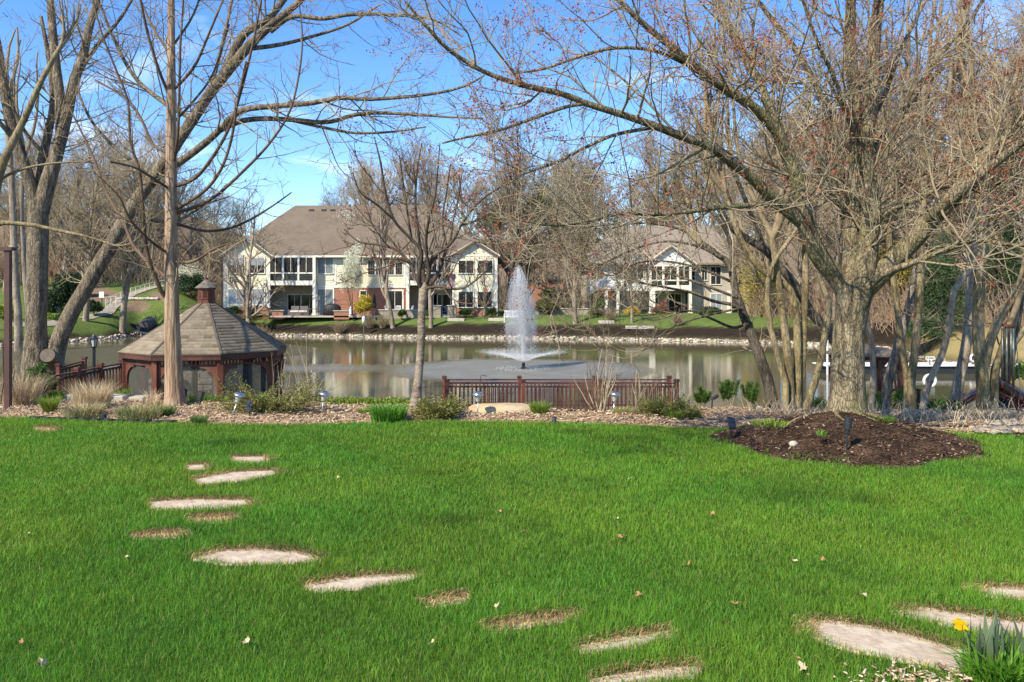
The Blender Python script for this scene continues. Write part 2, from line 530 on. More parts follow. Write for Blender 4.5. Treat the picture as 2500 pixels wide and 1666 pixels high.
# ---------------------------------------------------------------- pond
FX, FY = sp(1278, 900, 44.0)[0], 44.0
def water_mat():
    m = bpy.data.materials.new('pond_water'); m.use_nodes = True
    t = m.node_tree; n, l = t.nodes.new, t.links.new
    b = t.nodes['Principled BSDF']
    b.inputs['Base Color'].default_value = (0.092, 0.082, 0.040, 1)
    b.inputs['Roughness'].default_value = 0.10
    b.inputs['IOR'].default_value = 1.33
    b.inputs['Specular IOR Level'].default_value = 0.5
    ge = n('ShaderNodeNewGeometry')
    mp = n('ShaderNodeMapping'); mp.inputs['Scale'].default_value = (0.7, 2.4, 1)
    l(ge.outputs['Position'], mp.inputs['Vector'])
    n1 = n('ShaderNodeTexNoise'); n1.inputs['Scale'].default_value = 1.6; n1.inputs['Detail'].default_value = 5; n1.inputs['Roughness'].default_value = 0.6
    l(mp.outputs[0], n1.inputs['Vector'])
    n2 = n('ShaderNodeTexNoise'); n2.inputs['Scale'].default_value = 9; n2.inputs['Detail'].default_value = 3
    l(ge.outputs['Position'], n2.inputs['Vector'])
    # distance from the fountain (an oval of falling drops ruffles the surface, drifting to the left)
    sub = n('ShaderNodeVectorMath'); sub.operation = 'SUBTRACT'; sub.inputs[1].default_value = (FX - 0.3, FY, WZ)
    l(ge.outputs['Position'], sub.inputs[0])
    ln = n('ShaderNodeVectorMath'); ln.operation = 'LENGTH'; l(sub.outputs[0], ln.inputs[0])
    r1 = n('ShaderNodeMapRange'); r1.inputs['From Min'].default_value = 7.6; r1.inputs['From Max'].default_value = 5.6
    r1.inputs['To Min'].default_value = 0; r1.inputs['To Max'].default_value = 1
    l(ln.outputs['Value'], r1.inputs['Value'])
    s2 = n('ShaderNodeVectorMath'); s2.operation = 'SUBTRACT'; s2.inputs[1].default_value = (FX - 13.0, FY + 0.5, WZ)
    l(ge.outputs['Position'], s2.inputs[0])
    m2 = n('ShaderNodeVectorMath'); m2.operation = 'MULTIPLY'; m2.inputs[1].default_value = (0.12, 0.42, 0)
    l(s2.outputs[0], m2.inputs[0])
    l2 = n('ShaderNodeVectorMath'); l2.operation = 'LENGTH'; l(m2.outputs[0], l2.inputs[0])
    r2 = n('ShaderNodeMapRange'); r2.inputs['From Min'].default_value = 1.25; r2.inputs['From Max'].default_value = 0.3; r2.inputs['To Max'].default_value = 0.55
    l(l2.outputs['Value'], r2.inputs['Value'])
    # a breeze patch on the left arm of the pond
    s3 = n('ShaderNodeVectorMath'); s3.operation = 'SUBTRACT'; s3.inputs[1].default_value = (-27.0, 57.0, WZ)
    l(ge.outputs['Position'], s3.inputs[0])
    m3 = n('ShaderNodeVectorMath'); m3.operation = 'MULTIPLY'; m3.inputs[1].default_value = (0.09, 0.10, 0)
    l(s3.outputs[0], m3.inputs[0])
    l3 = n('ShaderNodeVectorMath'); l3.operation = 'LENGTH'; l(m3.outputs[0], l3.inputs[0])
    r3 = n('ShaderNodeMapRange'); r3.inputs['From Min'].default_value = 1.2; r3.inputs['From Max'].default_value = 0.5; r3.inputs['To Max'].default_value = 0.8
    l(l3.outputs['Value'], r3.inputs['Value'])
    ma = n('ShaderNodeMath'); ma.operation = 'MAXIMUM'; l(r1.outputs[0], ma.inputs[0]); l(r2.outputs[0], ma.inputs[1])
    mb = n('ShaderNodeMath'); mb.operation = 'MAXIMUM'; l(ma.outputs[0], mb.inputs[0]); l(r3.outputs[0], mb.inputs[1])
    k = n('ShaderNodeMath'); k.operation = 'MULTIPLY_ADD'; k.inputs[1].default_value = 0.34; k.inputs[2].default_value = 0.014
    l(mb.outputs[0], k.inputs[0])
    bp = n('ShaderNodeBump'); bp.inputs['Distance'].default_value = 0.35
    l(k.outputs[0], bp.inputs['Strength']); l(n1.outputs['Fac'], bp.inputs['Height'])
    k2 = n('ShaderNodeMath'); k2.operation = 'MULTIPLY_ADD'; k2.inputs[1].default_value = 0.6; k2.inputs[2].default_value = 0.03
    l(mb.outputs[0], k2.inputs[0])
    b2 = n('ShaderNodeBump'); b2.inputs['Distance'].default_value = 0.03
    l(k2.outputs[0], b2.inputs['Strength']); l(n2.outputs['Fac'], b2.inputs['Height']); l(bp.outputs[0], b2.inputs['Normal'])
    l(b2.outputs[0], b.inputs['Normal'])
    rr = n('ShaderNodeMapRange'); rr.inputs['To Min'].default_value = 0.035; rr.inputs['To Max'].default_value = 0.40
    l(mb.outputs[0], rr.inputs['Value']); l(rr.outputs[0], b.inputs['Roughness'])
    # sky sheen of the ruffled oval and left trail, painted into the base colour
    sheen = n('ShaderNodeMath'); sheen.operation = 'MULTIPLY'; sheen.inputs[1].default_value = 0.55
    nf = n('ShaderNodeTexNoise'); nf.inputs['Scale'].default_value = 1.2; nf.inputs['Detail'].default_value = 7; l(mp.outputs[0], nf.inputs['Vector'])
    nm = n('ShaderNodeMath'); nm.operation = 'MULTIPLY'; l(nf.outputs['Fac'], nm.inputs[0]); l(ma.outputs[0], nm.inputs[1]); l(nm.outputs[0], sheen.inputs[0])
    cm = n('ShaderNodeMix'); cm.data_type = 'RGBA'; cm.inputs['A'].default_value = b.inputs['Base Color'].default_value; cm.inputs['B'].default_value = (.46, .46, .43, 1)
    l(sheen.outputs[0], cm.inputs['Factor']); l(cm.outputs['Result'], b.inputs['Base Color'])
    return m
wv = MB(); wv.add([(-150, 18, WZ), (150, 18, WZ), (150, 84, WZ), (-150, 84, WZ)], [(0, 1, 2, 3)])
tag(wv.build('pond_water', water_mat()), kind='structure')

# ---------------------------------------------------------------- near lawn, bark bed, soil mound
MC = sp(2062, 0, 11.75)[:2]; MC = np.array([MC[0], 11.75]); MRX, MRY, MH = 1.95, 1.65, 0.50
def mound_z(x, y):
    e = np.sqrt(((x - MC[0]) / MRX) ** 2 + ((y - MC[1]) / MRY) ** 2)
    a = np.arctan2(y - MC[1], x - MC[0])
    e = e / (1 + 0.07 * np.sin(3 * a + 1) + 0.05 * np.sin(7 * a))
    h = MH * (0.55 * np.clip(1.02 - e, 0, 1) + 0.45 * (1 - sstep(0.02, 1.02, e)))
    h = np.where(e < 1.02, h, -0.06 * (e - 1.0))
    return h + 0.018 * fn(x, y, 5, 3) * (e < 1)
def in_mound(x, y, k=1.0):
    a = np.arctan2(y - MC[1], x - MC[0])
    return np.sqrt(((x - MC[0]) / MRX) ** 2 + ((y - MC[1]) / MRY) ** 2) / (1 + 0.07 * np.sin(3 * a + 1) + 0.05 * np.sin(7 * a)) < k

ml = mat('lawn_soil', (0.035, 0.075, 0.012), (0.05, 0.10, 0.018), scale=9, rough=1, bump=0.02, spec=0.05)
us = np.linspace(-1.1, 1.1, 90)
def sheet(name, y0f, y1f, n, zf, m, us, cf=None):
    V = []
    for a in us:
        ya, yb = y0f(a), y1f(a)
        yy = np.linspace(ya, yb, n)
        V.append(np.stack([a * np.maximum(yy, 1), yy, zf(a * np.maximum(yy, 1), yy)], -1))
    V = np.array(V).reshape(-1, 3)
    k = len(us)
    i = np.arange(k - 1)[:, None]; j = np.arange(n - 1)[None]
    Q = np.stack([i * n + j, (i + 1) * n + j, (i + 1) * n + j + 1, i * n + j + 1], -1).reshape(-1, 4)
    return link(name, raw_mesh(name, V, Q, 4, m, smooth=True))
ye_u = lambda a: float(y_edge(a * 10.0, 10.0))
lawn = sheet('lawn', lambda a: 1.5, lambda a: ye_u(a) + 0.03, 12, lambda x, y: np.zeros_like(y) + 0.004, ml, us)
tag(lawn, kind='structure')
mm = mat('bark_mulch', (0.34, 0.235, 0.145), (0.14, 0.09, 0.055), scale=26, rough=0.95, bump=0.03, bscale=30, spec=0.1, c3=(0.48, 0.33, 0.22), s3=7)
def bed_z(x, y):
    t = y - y_edge(x, y)
    return -0.02 + 0.07 * sstep(0, 0.5, t) + 0.03 * fn(x, y, 2.2, 5) * sstep(0.0, 0.5, t) - 0.85 * np.clip(y - y_back(x, y), 0, 2)
bed = sheet('bark_bed', lambda a: ye_u(a) - 0.02, lambda a: 17.0, 26, bed_z, mm, np.linspace(-1.0, 1.0, 420))
tag(bed, kind='structure')
ms = mat('mound_soil', (0.075, 0.047, 0.030), (0.028, 0.018, 0.012), scale=8, rough=1, bump=0.09, bscale=24, spec=0.08, c3=(0.13, 0.080, 0.050), s3=2.5)
gx = np.linspace(MC[0] - 2.3, MC[0] + 2.3, 110); gy = np.linspace(MC[1] - 2.0, MC[1] + 2.0, 100)
tag(link('soil_mound', grid('soil_mound', gx, gy, mound_z, None, ms)), kind='structure')

# ---------------------------------------------------------------- stepping stones
mst = mat('flagstone', (0.52, 0.435, 0.315), (0.36, 0.265, 0.18), scale=7, rough=0.9, bump=0.02, bscale=14, spec=0.15, c3=(0.46, 0.365, 0.27), s3=2.6, ramp=(.45, .70))
STONES = [  # visible outline in photo pixels, far side then near side; label
    ([(560, 1118), (655, 1117), (657, 1126), (625, 1130), (570, 1125)], 'narrow pale flagstone farthest up the left stepping-stone path', 1),
    ([(453, 1138), (508, 1137), (512, 1146), (458, 1150)], 'small brownish flagstone beside the left path, below the farthest one', 1),
    ([(468, 1170), (560, 1156), (675, 1150), (684, 1160), (590, 1175), (490, 1183)], 'pale wedge-shaped flagstone tilting up to the right on the left path', 1),
    ([(360, 1228), (470, 1222), (612, 1224), (616, 1236), (500, 1244), (370, 1243)], 'long straight flagstone with a pinkish left end on the left path', 1),
    ([(452, 1268), (530, 1262), (572, 1262), (570, 1272), (465, 1277)], 'flagstone almost overgrown with straw, just below the long straight one', 0),
    ([(312, 1308), (380, 1303), (448, 1302), (440, 1311), (330, 1315)], 'flagstone sunk in the turf at the left end of the path bend', 0),
    ([(466, 1362), (540, 1347), (640, 1345), (735, 1352), (792, 1364), (720, 1376), (560, 1377)], 'broad pale lens-shaped flagstone in the left foreground lawn', 1),
    ([(738, 1428), (850, 1414), (960, 1407), (1040, 1408), (1000, 1422), (860, 1440), (760, 1442)], 'pale flagstone rising to the right, next below the lens-shaped one', 1),
    ([(1032, 1474), (1090, 1460), (1150, 1456), (1140, 1468), (1060, 1480)], 'small half-buried flagstone between the rising pale one and the strawy slit', 0),
    ([(1182, 1532), (1280, 1515), (1430, 1504), (1420, 1514), (1300, 1530), (1200, 1538)], 'thin slit of flagstone edged in straw in the lower centre of the lawn', 0),
    ([(1402, 1580), (1520, 1562), (1650, 1548), (1640, 1560), (1540, 1580), (1430, 1594)], 'flagstone with a wide straw rim, second from the bottom edge in the centre', 1),
    ([(1435, 1660), (1560, 1645), (1715, 1632), (1700, 1650), (1560, 1664), (1450, 1672)], 'flagstone cut by the bottom edge of the picture, rimmed in dry straw', 1),
    ([(1972, 1520), (2060, 1525), (2200, 1548), (2350, 1585), (2440, 1600), (2440, 1650), (2330, 1640), (2200, 1610), (2080, 1590), (1985, 1562)], 'largest pinkish flagstone in the right foreground beside the daffodil', 1),
    ([(2170, 1498), (2260, 1490), (2380, 1508), (2540, 1522), (2560, 1555), (2420, 1545), (2290, 1520), (2190, 1506)], 'pale flagstone behind the yellow daffodil', 1),
    ([(2385, 1438), (2460, 1440), (2560, 1445), (2560, 1468), (2440, 1458), (2395, 1450)], 'pale flagstone at the right picture edge, topmost of the right group', 1),
    ([(82, 1046), (120, 1045), (152, 1049), (130, 1053), (90, 1052)], 'tiny flagstone in the grass near the bark bed at far left', 0),
]
spolys = []
def inpoly(x, y, poly):
    n = len(poly); c = np.zeros(np.shape(x), bool)
    for i in range(n):
        x1, y1 = poly[i]; x2, y2 = poly[i - 1]
        k = ((y1 > y) != (y2 > y)) & (x < (x2 - x1) * (y - y1) / (y2 - y1 + 1e-12) + x1)
        c ^= k
    return c
for pl, lb, full in STONES:
    P = np.array([gp(a, b)[:2] for a, b in pl])
    cy = P[:, 1].mean()
    fr = P[:, 1] < cy
    P[fr] *= (1 - 0.020 / H)            # turf in front hides the near edge: the slab goes on under the blades
    spolys.append(P)
    Q = []
    n = len(P)
    for i in range(n):                      # round and roughen the outline
        a, b = P[i], P[(i + 1) % n]
        for t in (0.12, 0.5, 0.88):
            q = a + (b - a) * t
            Q.append(q + rng.normal(0, 0.014, 2))
    Q = np.array(Q); c = Q.mean(0)
    k = len(Q); top = 0.020 if full else 0.008
    V = [(*q, -0.05) for q in Q] + [(*q, top - 0.008) for q in Q] + [(*(c + (q - c) * 0.975), top) for q in Q]
    for f_ in (0.6, 0.25):
        V += [(*(c + (q - c) * f_), top + 0.002 * math.sin(9 * q[0] + 5 * q[1])) for q in Q]
    V += [(*c, top + 0.002)]
    Fc = []
    for r in range(4):
        Fc += [(r * k + i, r * k + (i + 1) % k, (r + 1) * k + (i + 1) % k, (r + 1) * k + i) for i in range(k)]
    Fc += [(4 * k + i, 4 * k + (i + 1) % k, 5 * k) for i in range(k)]
    b = MB(); org = np.array([c[0], c[1], 0])
    b.add([np.array(v) - org for v in V], Fc)
    o = b.build('stepping_stone', mst, loc=org)
    tag(o, lb, 'stepping stone', 'flagstones let into the lawn')

# ---------------------------------------------------------------- turf
mgr = mat('grass_blade', (0.95, 1.0, 0.9), (1.1, 1.02, 1.0), scale=0.9, rough=0.5, attr='col', spec=0.3, trans=0.42, c3=(0.84, 0.92, 0.85), s3=0.5)
def blades(x, y, h, wd, lean, col, z0=0.0, dirs=None):
    n = len(x)
    a = rng.random(n) * 2 * math.pi
    if dirs is not None: a = dirs + rng.normal(0, 0.5, n)
    lx, ly = np.cos(a) * lean * h, np.sin(a) * lean * h
    b = rng.random(n) * 2 * math.pi
    wx, wy = np.cos(b) * wd / 2, np.sin(b) * wd / 2
    z0 = np.zeros(n) + z0
    V = np.stack([np.stack([x - wx, y - wy, z0], -1), np.stack([x + wx, y + wy, z0], -1),
                  np.stack([x + wx * .8 + lx * .35, y + wy * .8 + ly * .35, z0 + h * .6], -1), np.stack([x - wx * .8 + lx * .35, y - wy * .8 + ly * .35, z0 + h * .6], -1),
                  np.stack([x + lx, y + ly, z0 + h * np.sqrt(np.clip(1 - 0.45 * lean ** 2, .1, 1))], -1)], 1).reshape(-1, 3)
    o = (np.arange(n) * 5)[:, None]
    q = o + np.array([[0, 1, 2, 3]]); t = o + np.array([[3, 2, 4]])
    Fl = np.concatenate([q, t], 1).ravel()
    tot = np.tile([4, 3], n)
    return V, Fl, tot, np.repeat(col, 5, axis=0)
def stuff_blades(name, parts, m):
    Vs = []; Fs = []; Ts = []; Cs = []; off = 0
    for V, Fl, t, c in parts:
        Vs.append(V); Fs.append(Fl + off); Ts.append(t); Cs.append(c); off += len(V)
    me = raw_mesh(name, np.vstack(Vs), np.concatenate(Fs), np.concatenate(Ts), m, cols=np.vstack(Cs).astype(np.float32))
    return tag(link(name, me), kind='stuff')
NG = 560000
yy = rng.uniform(3.6, 14.6, NG); xx = rng.uniform(-0.72, 0.72, NG) * yy + rng.uniform(-.3, .3, NG)
ok = (yy < y_edge(xx, yy) + rng.normal(0.02, 0.035, NG)) & ~in_mound(xx, yy, 0.97)
shrub_gap = np.zeros(NG, bool)
rim = np.zeros(NG)
for P in spolys:
    c = P.mean(0)
    if True:
        ok &= ~(inpoly(xx, yy, c + (P - c) * 0.90) | (inpoly(xx, yy, c + (P - c) * 0.99) & (rng.random(NG) < .62)))
        rim = np.maximum(rim, inpoly(xx, yy, c + (P - c) * 1.0 + np.where((P - c)[:, 1:] > 0, [[0, 0.07]], [[0, 0.0]])).astype(float))
ok &= ~((rim > 0) & (rng.random(NG) < 0.75))
xx, yy = xx[ok], yy[ok]; n = len(xx)
cl = fn(xx, yy, 1.1, 0.0); c2 = fn(xx, yy, 4.5, 2.0); c3 = fn(xx, yy, 0.45, 7.0)
hh = np.clip(0.058 + 0.010 * cl + 0.010 * c2 + rng.normal(0, 0.011, n), 0.022, 0.105)
# tall tufts grow untouched just past each slab and in a few dark clumps
for P in spolys:
    c = P.mean(0); q = P[:, 1].max(); wx_ = np.ptp(P[:, 0]) / 2
    m_ = (np.abs(xx - c[0]) < wx_ * 1.15) & (yy > c[1]) & (yy < q + 0.28)
    hh = hh + 0.022 * m_
dk = np.zeros(n)
for (a, b, r) in ((1440, 1180, .32), (1480, 1195, .22), (1110, 1275, .42), (1080, 1160, .3), (1950, 1215, .6), (2100, 1225, .4), (1420, 1060, .6), (1520, 1075, .7), (560, 1085, .5)):
    g = gp(a, b); e = ((xx - g[0]) / r) ** 2 + ((yy - g[1]) / (r * .55)) ** 2
    dk = np.maximum(dk, np.exp(-e * 1.5))
hh = hh + 0.018 * dk
base = np.array([0.142, 0.310, 0.030])
c4 = fn(xx, yy, 0.9, 9.0); c5 = fn(xx, yy, 12.0, 4.0)
lt = np.clip(rng.normal(1.0, 0.21, n) + 0.10 * c2 + 0.11 * cl + 0.12 * c3 + 0.10 * c5 - 0.42 * dk, 0.30, 1.8)
col = base[None] * lt[:, None]
yl = rng.random(n)
col[:, 0] *= 1 + 0.45 * (yl > 0.8) + 0.20 * c4 + 0.12 * c3
col *= (1 + 0.10 * sstep(.3, .9, c4) * rng.random(n))[:, None]
col = np.where((rng.random(n) < 0.018)[:, None], np.array([[0.42, 0.33, 0.14]]), col)
wd = 0.0030 * (yy / 5) ** 0.8
tp = [blades(xx, yy, hh, wd, np.abs(rng.normal(0.45, 0.28, n)), col)]
# scattered weeds on the mound's edge
k = 1500; a = rng.random(k) * 6.283; rr_ = rng.uniform(0.86, 1.03, k)
mx_, my_ = MC[0] + MRX * rr_ * np.cos(a), MC[1] + MRY * rr_ * np.sin(a)
kk = fn(mx_, my_, 2.0, 1.0) > -0.1
tp.append(blades(mx_[kk], my_[kk], rng.uniform(.03, .07, kk.sum()), np.full(kk.sum(), .006), np.abs(rng.normal(.5, .2, kk.sum())), np.tile(base, (kk.sum(), 1)) * rng.uniform(.6, 1.2, (kk.sum(), 1)), z0=np.maximum(mound_z(mx_[kk], my_[kk]), 0)))
stuff_blades('turf_grass', tp, mgr)
# dry straw rims round the slabs
mstr = mat('dry_straw', (1, 1, 1), (0.85, 0.82, 0.8), scale=4, rough=0.8, attr='col', spec=0.2, trans=0.2)
tp = []
for P, (pl, lb, full) in zip(spolys, STONES):
    c = P.mean(0); per = np.linalg.norm(P - np.roll(P, -1, 0), axis=1)
    for i in range(len(P)):
        A, B = P[i], P[(i + 1) % len(P)]
        mid = (A + B) / 2
        nrmv = np.array([B[1] - A[1], -(B[0] - A[0])]); nrmv /= np.linalg.norm(nrmv) + 1e-9
        if nrmv @ (mid - c) < 0: nrmv = -nrmv
        back = nrmv[1]
        k = int(per[i] * (1300 if back > 0.1 else 130))
        if k < 1: continue
        t = rng.random(k)[:, None]
        off = (rng.uniform(-0.05, 0.12, k) if back > 0.1 else rng.uniform(-0.01, 0.03, k)) * (1.0 if full else 0.9)
        p = A + (B - A) * t + nrmv * off[:, None]
        cc = np.array([[0.58, 0.42, 0.20]]) * rng.uniform(0.5, 1.35, (k, 1)) * (1 + rng.normal(0, .06, (k, 3)))
        gz = rng.random(k) < 0.12
        cc[gz] = base * 0.8
        tp.append(blades(p[:, 0], p[:, 1], rng.uniform(.03, .07, k), np.full(k, .0042) * (mid[1] / 5) ** .6, rng.uniform(.5, 1.2, k), cc, z0=0.005, dirs=math.atan2(-nrmv[1], -nrmv[0])))
    if not full:                                   # straw lies over the sunken slabs
        b0, b1 = P.min(0), P.max(0); k = int(5200 * np.prod(b1 - b0)) + 60
        q = b0 + rng.random((k, 2)) * (b1 - b0); q = q[inpoly(q[:, 0], q[:, 1], P)]; k = len(q)
        cc = np.array([[0.54, 0.39, 0.19]]) * rng.uniform(0.5, 1.3, (k, 1))* np.ones((1, 3))
        tp.append(blades(q[:, 0], q[:, 1], rng.uniform(.02, .045, k), np.full(k, .0055), rng.uniform(.6, 1.2, k), cc, z0=0.01))
stuff_blades('dry_straw', tp, mstr)

# ---------------------------------------------------------------- bark chips
mch = mat('bark_chip', (1, 1, 1), (0.8, 0.78, 0.75), scale=9, rough=0.9, attr='col', spec=0.15)
def chips(x, y, z, ln, wd, th, col):
    n = len(x)
    a = rng.random(n) * 6.283; e = rng.normal(0, 0.35, n); ro = rng.normal(0, 0.5, n)
    d = np.stack([np.cos(a) * np.cos(e), np.sin(a) * np.cos(e), np.sin(e)], -1)
    s = nrm(np.cross(d, np.array([[0, 0, 1.0]]))); u = np.cross(s, d)
    s2 = s * np.cos(ro)[:, None] + u * np.sin(ro)[:, None]; u2 = np.cross(s2, d)
    c = np.stack([x, y, z], -1)
    V = []
    for q in (-1, 1):
        V += [c + d * (q * ln / 2)[:, None] + s2 * (wd / 2)[:, None], c + d * (q * ln / 2 * rng.uniform(.7, 1.1, n))[:, None] - s2 * (wd / 2)[:, None], c + d * (q * ln * .3)[:, None] + u2 * th[:, None]]
    V = np.stack(V, 1).reshape(-1, 3)
    o = (np.arange(n) * 6)[:, None]
    q = np.concatenate([o + np.array([[0, 1, 4, 3]]), o + np.array([[1, 2, 5, 4]]), o + np.array([[2, 0, 3, 5]])], 0)
    t = np.concatenate([o + np.array([[0, 2, 1]]), o + np.array([[3, 4, 5]])], 0)
    return V, np.concatenate([q.ravel(), t.ravel()]), np.concatenate([np.full(len(q), 4), np.full(len(t), 3)]), np.repeat(col, 6, axis=0)
k = 30000
x = rng.uniform(-11.6, 11.8, k); y = rng.uniform(11.6, 16.7, k)
ok = (y > y_edge(x, y) - 0.02 + rng.normal(0, .03, k)) & ~in_mound(x, y, 0.95)
x, y = x[ok], y[ok]; k = len(x)
tone = np.array([[0.54, 0.40, 0.255], [0.40, 0.27, 0.16], [0.66, 0.53, 0.365], [0.24, 0.15, 0.095], [0.58, 0.47, 0.345]])
pc = tone[rng.choice(5, k, p=[.30, .26, .22, .12, .10])] * rng.uniform(.75, 1.25, (k, 1))
pc *= (1 + 0.12 * fn(x, y, 1.2, 3))[:, None]
cp = [chips(x, y, bed_z(x, y) + rng.uniform(0, .03, k), rng.uniform(.03, .10, k), rng.uniform(.012, .03, k), rng.uniform(.004, .012, k), pc)]
k = 4500                                              # shreds of bark and twig on the dark mound
a = rng.random(k) * 6.283; r_ = np.sqrt(rng.random(k)) * np.where(rng.random(k) < .2, 1.09, 1.0); x = MC[0] + MRX * r_ * np.cos(a); y = MC[1] + MRY * r_ * np.sin(a)
pc = np.array([[0.09, 0.055, 0.036]]) * rng.uniform(.3, 2.0, (k, 1)); pc[rng.random(k) < .05] = (0.42, 0.33, 0.24)
cp.append(chips(x, y, np.maximum(mound_z(x, y), 0) + .008, rng.uniform(.015, .10, k), rng.uniform(.008, .026, k), rng.uniform(.003, .008, k), pc))
k = 260                                               # chips that spilled out at the bottom right corner
g0 = gp(2300, 1655); x = g0[0] + rng.normal(-.12, .26, k); y = g0[1] + rng.normal(-.08, .09, k); kz = ~inpoly(x, y, spolys[12]); x, y = x[kz], y[kz]; k = len(x)
pc = tone[rng.choice(5, k)] * rng.uniform(.8, 1.3, (k, 1))
cp.append(chips(x, y, rng.uniform(.02, .05, k), rng.uniform(.02, .06, k), rng.uniform(.008, .02, k), rng.uniform(.003, .008, k), pc))
stuff_blades('bark_chips', cp, mch)

# ---------------------------------------------------------------- shore stones (riprap round the pond)
mrk = mat('shore_stone', (1, 1, 1), (0.75, 0.74, 0.72), scale=3, rough=0.9, attr='col', spec=0.2, bump=0.03, bscale=6)
def rocks(x, y, z, s, col):
    n = len(x)
    ico = np.array([(1, 0, 0), (-1, 0, 0), (0, 1, 0), (0, -1, 0), (0, 0, 1), (0, 0, -1), (.7, .7, .3), (-.7, .7, .3), (.7, -.7, .3), (-.7, -.7, .3)], float)
    fc = np.array([(4, 0, 6), (4, 6, 2), (4, 2, 7), (4, 7, 1), (4, 1, 9), (4, 9, 3), (4, 3, 8), (4, 8, 0), (5, 6, 0), (5, 2, 6), (5, 7, 2), (5, 1, 7), (5, 9, 1), (5, 3, 9), (5, 8, 3), (5, 0, 8)])
    V = ico[None] * rng.uniform(.65, 1.25, (n, 10, 1)) * s[:, None, None] * np.stack([rng.uniform(.8, 1.5, n), rng.uniform(.8, 1.3, n), rng.uniform(.55, .9, n)], -1)[:, None]
    a = rng.random(n) * 6.283; ca, sa = np.cos(a)[:, None], np.sin(a)[:, None]
    X = V[..., 0] * ca - V[..., 1] * sa; Y = V[..., 0] * sa + V[..., 1] * ca
    V = np.stack([X + x[:, None], Y + y[:, None], V[..., 2] + z[:, None]], -1).reshape(-1, 3)
    Fl = ((np.arange(n) * 10)[:, None, None] + fc[None]).reshape(-1)
    return V, Fl, np.full(n * 16, 3), np.repeat(col, 10, axis=0)
rk = []
k = 8000
pxx = rng.uniform(-250, 2750, k); d = rng.uniform(-0.35, 0.62, k)
Yf = np.interp(pxx, FPX, FYY); y = Yf + d; x = (pxx - 1250) / F * y
ok = (pxx < 2170) | (rng.random(k) < .35)
x, y = x[ok], y[ok]; k = len(x)
rc = np.array([[0.50, 0.425, 0.335]]) * rng.uniform(.4, 1.4, (k, 1)) * (1 + rng.normal(0, .05, (k, 3)))
rk.append(rocks(x, y, zg(x, y) + rng.uniform(-.03, .04, k), rng.uniform(.05, .14, k) * rng.choice([.7, 1, 1.5], k), rc))
k = 500                                               # the fan of stones round the culvert
pxx = rng.uniform(284, 385, k); py = np.interp(pxx, [284, 312, 345, 385], [786, 779, 784, 800]) + rng.uniform(0, 1, k) * np.interp(pxx, [284, 312, 345, 385], [12, 34, 32, 12])
Yc = np.full(k, 82.0)
for _ in range(30):
    x_ = (pxx - 1250) / F * Yc; Yc = Yc * 0.5 + 0.5 * np.clip(F * (H - zg(x_, Yc)) / (py - HY), 60, 100)
x_ = (pxx - 1250) / F * Yc
rc = np.array([[0.58, 0.50, 0.42]]) * rng.uniform(.55, 1.3, (k, 1)) * (1 + rng.normal(0, .05, (k, 3)))
rk.append(rocks(x_, Yc, zg(x_, Yc) + .08, rng.uniform(.13, .26, k), rc))
k = 420                                               # rubble at the right end of the bark bed
q = rng.random(k); pxx = 2380 + 190 * q; py = rng.uniform(1036, 1066, k); kk = py > 1062 - (pxx - 2360) * .28; pxx, py = pxx[kk], py[kk]
Y = F * H / (py - HY); x = (pxx - 1250) / F * Y; k = len(x)
rc = np.array([[0.42, 0.355, 0.27]]) * rng.uniform(.55, 1.3, (k, 1)) * np.ones((1, 3))
rk.append(rocks(x, Y, np.full(k, .06), rng.uniform(.025, .075, k), rc))
stuff_blades('shore_stones', rk, mrk)
# ---------------------------------------------------------------- far houses
def brick_mat(name, c1, c2, mort, sc=1.0, bw=0.21, bh=0.075):
    m = mat(name, c1, c2, rough=0.9)
    t = m.node_tree; n, l = t.nodes.new, t.links.new
    bk = n('ShaderNodeTexBrick')
    bk.inputs['Color1'].default_value = (*c1, 1); bk.inputs['Color2'].default_value = (*c2, 1); bk.inputs['Mortar'].default_value = (*mort, 1)
    bk.inputs['Scale'].default_value = sc; bk.inputs['Brick Width'].default_value = bw; bk.inputs['Row Height'].default_value = bh; bk.inputs['Mortar Size'].default_value = 0.008
    tc = n('ShaderNodeTexCoord'); mp = n('ShaderNodeMapping'); mp.inputs['Rotation'].default_value = (R_(90), 0, 0)
    l(tc.outputs['Object'], mp.inputs['Vector']); l(mp.outputs[0], bk.inputs['Vector'])
    l(bk.outputs['Color'], t.nodes['Principled BSDF'].inputs['Base Color'])
    return m
M = {}
M['siding'] = mat('cream_siding', (0.72, 0.67, 0.49), (0.66, 0.61, 0.44), scale=1.2, rough=0.6, stretch=(.3, 1, 4))
M['white'] = mat('white_trim', (0.78, 0.74, 0.64), (0.70, 0.66, 0.56), scale=3, rough=0.55)
M['pure'] = mat('white_paint', (0.80, 0.79, 0.75), (0.68, 0.67, 0.63), scale=4, rough=0.5)
M['roof'] = mat('roof_shingle', (0.195, 0.152, 0.110), (0.115, 0.090, 0.066), scale=2.2, rough=0.95, bump=0.03, bscale=5, stretch=(.8, .6, 9), c3=(0.175, 0.136, 0.098), s3=0.5, ramp=(.36, .64))
M['roof2'] = mat('grey_roof_shingle', (0.27, 0.225, 0.175), (0.18, 0.15, 0.12), scale=2.2, rough=0.95, bump=0.03, bscale=5, stretch=(1, .6, 5), c3=(0.25, 0.21, 0.165), s3=0.4, ramp=(.3, .7))
M['brick'] = brick_mat('red_brick', (0.36, 0.13, 0.07), (0.26, 0.09, 0.05), (0.32, 0.26, 0.20))
M['wbrick'] = brick_mat('white_brick', (0.74, 0.71, 0.64), (0.64, 0.60, 0.53), (0.5, 0.47, 0.42), bw=.3, bh=.12)
M['stone'] = brick_mat('stone_block', (0.36, 0.31, 0.24), (0.26, 0.22, 0.17), (0.16, 0.13, 0.10), bw=.42, bh=.17)
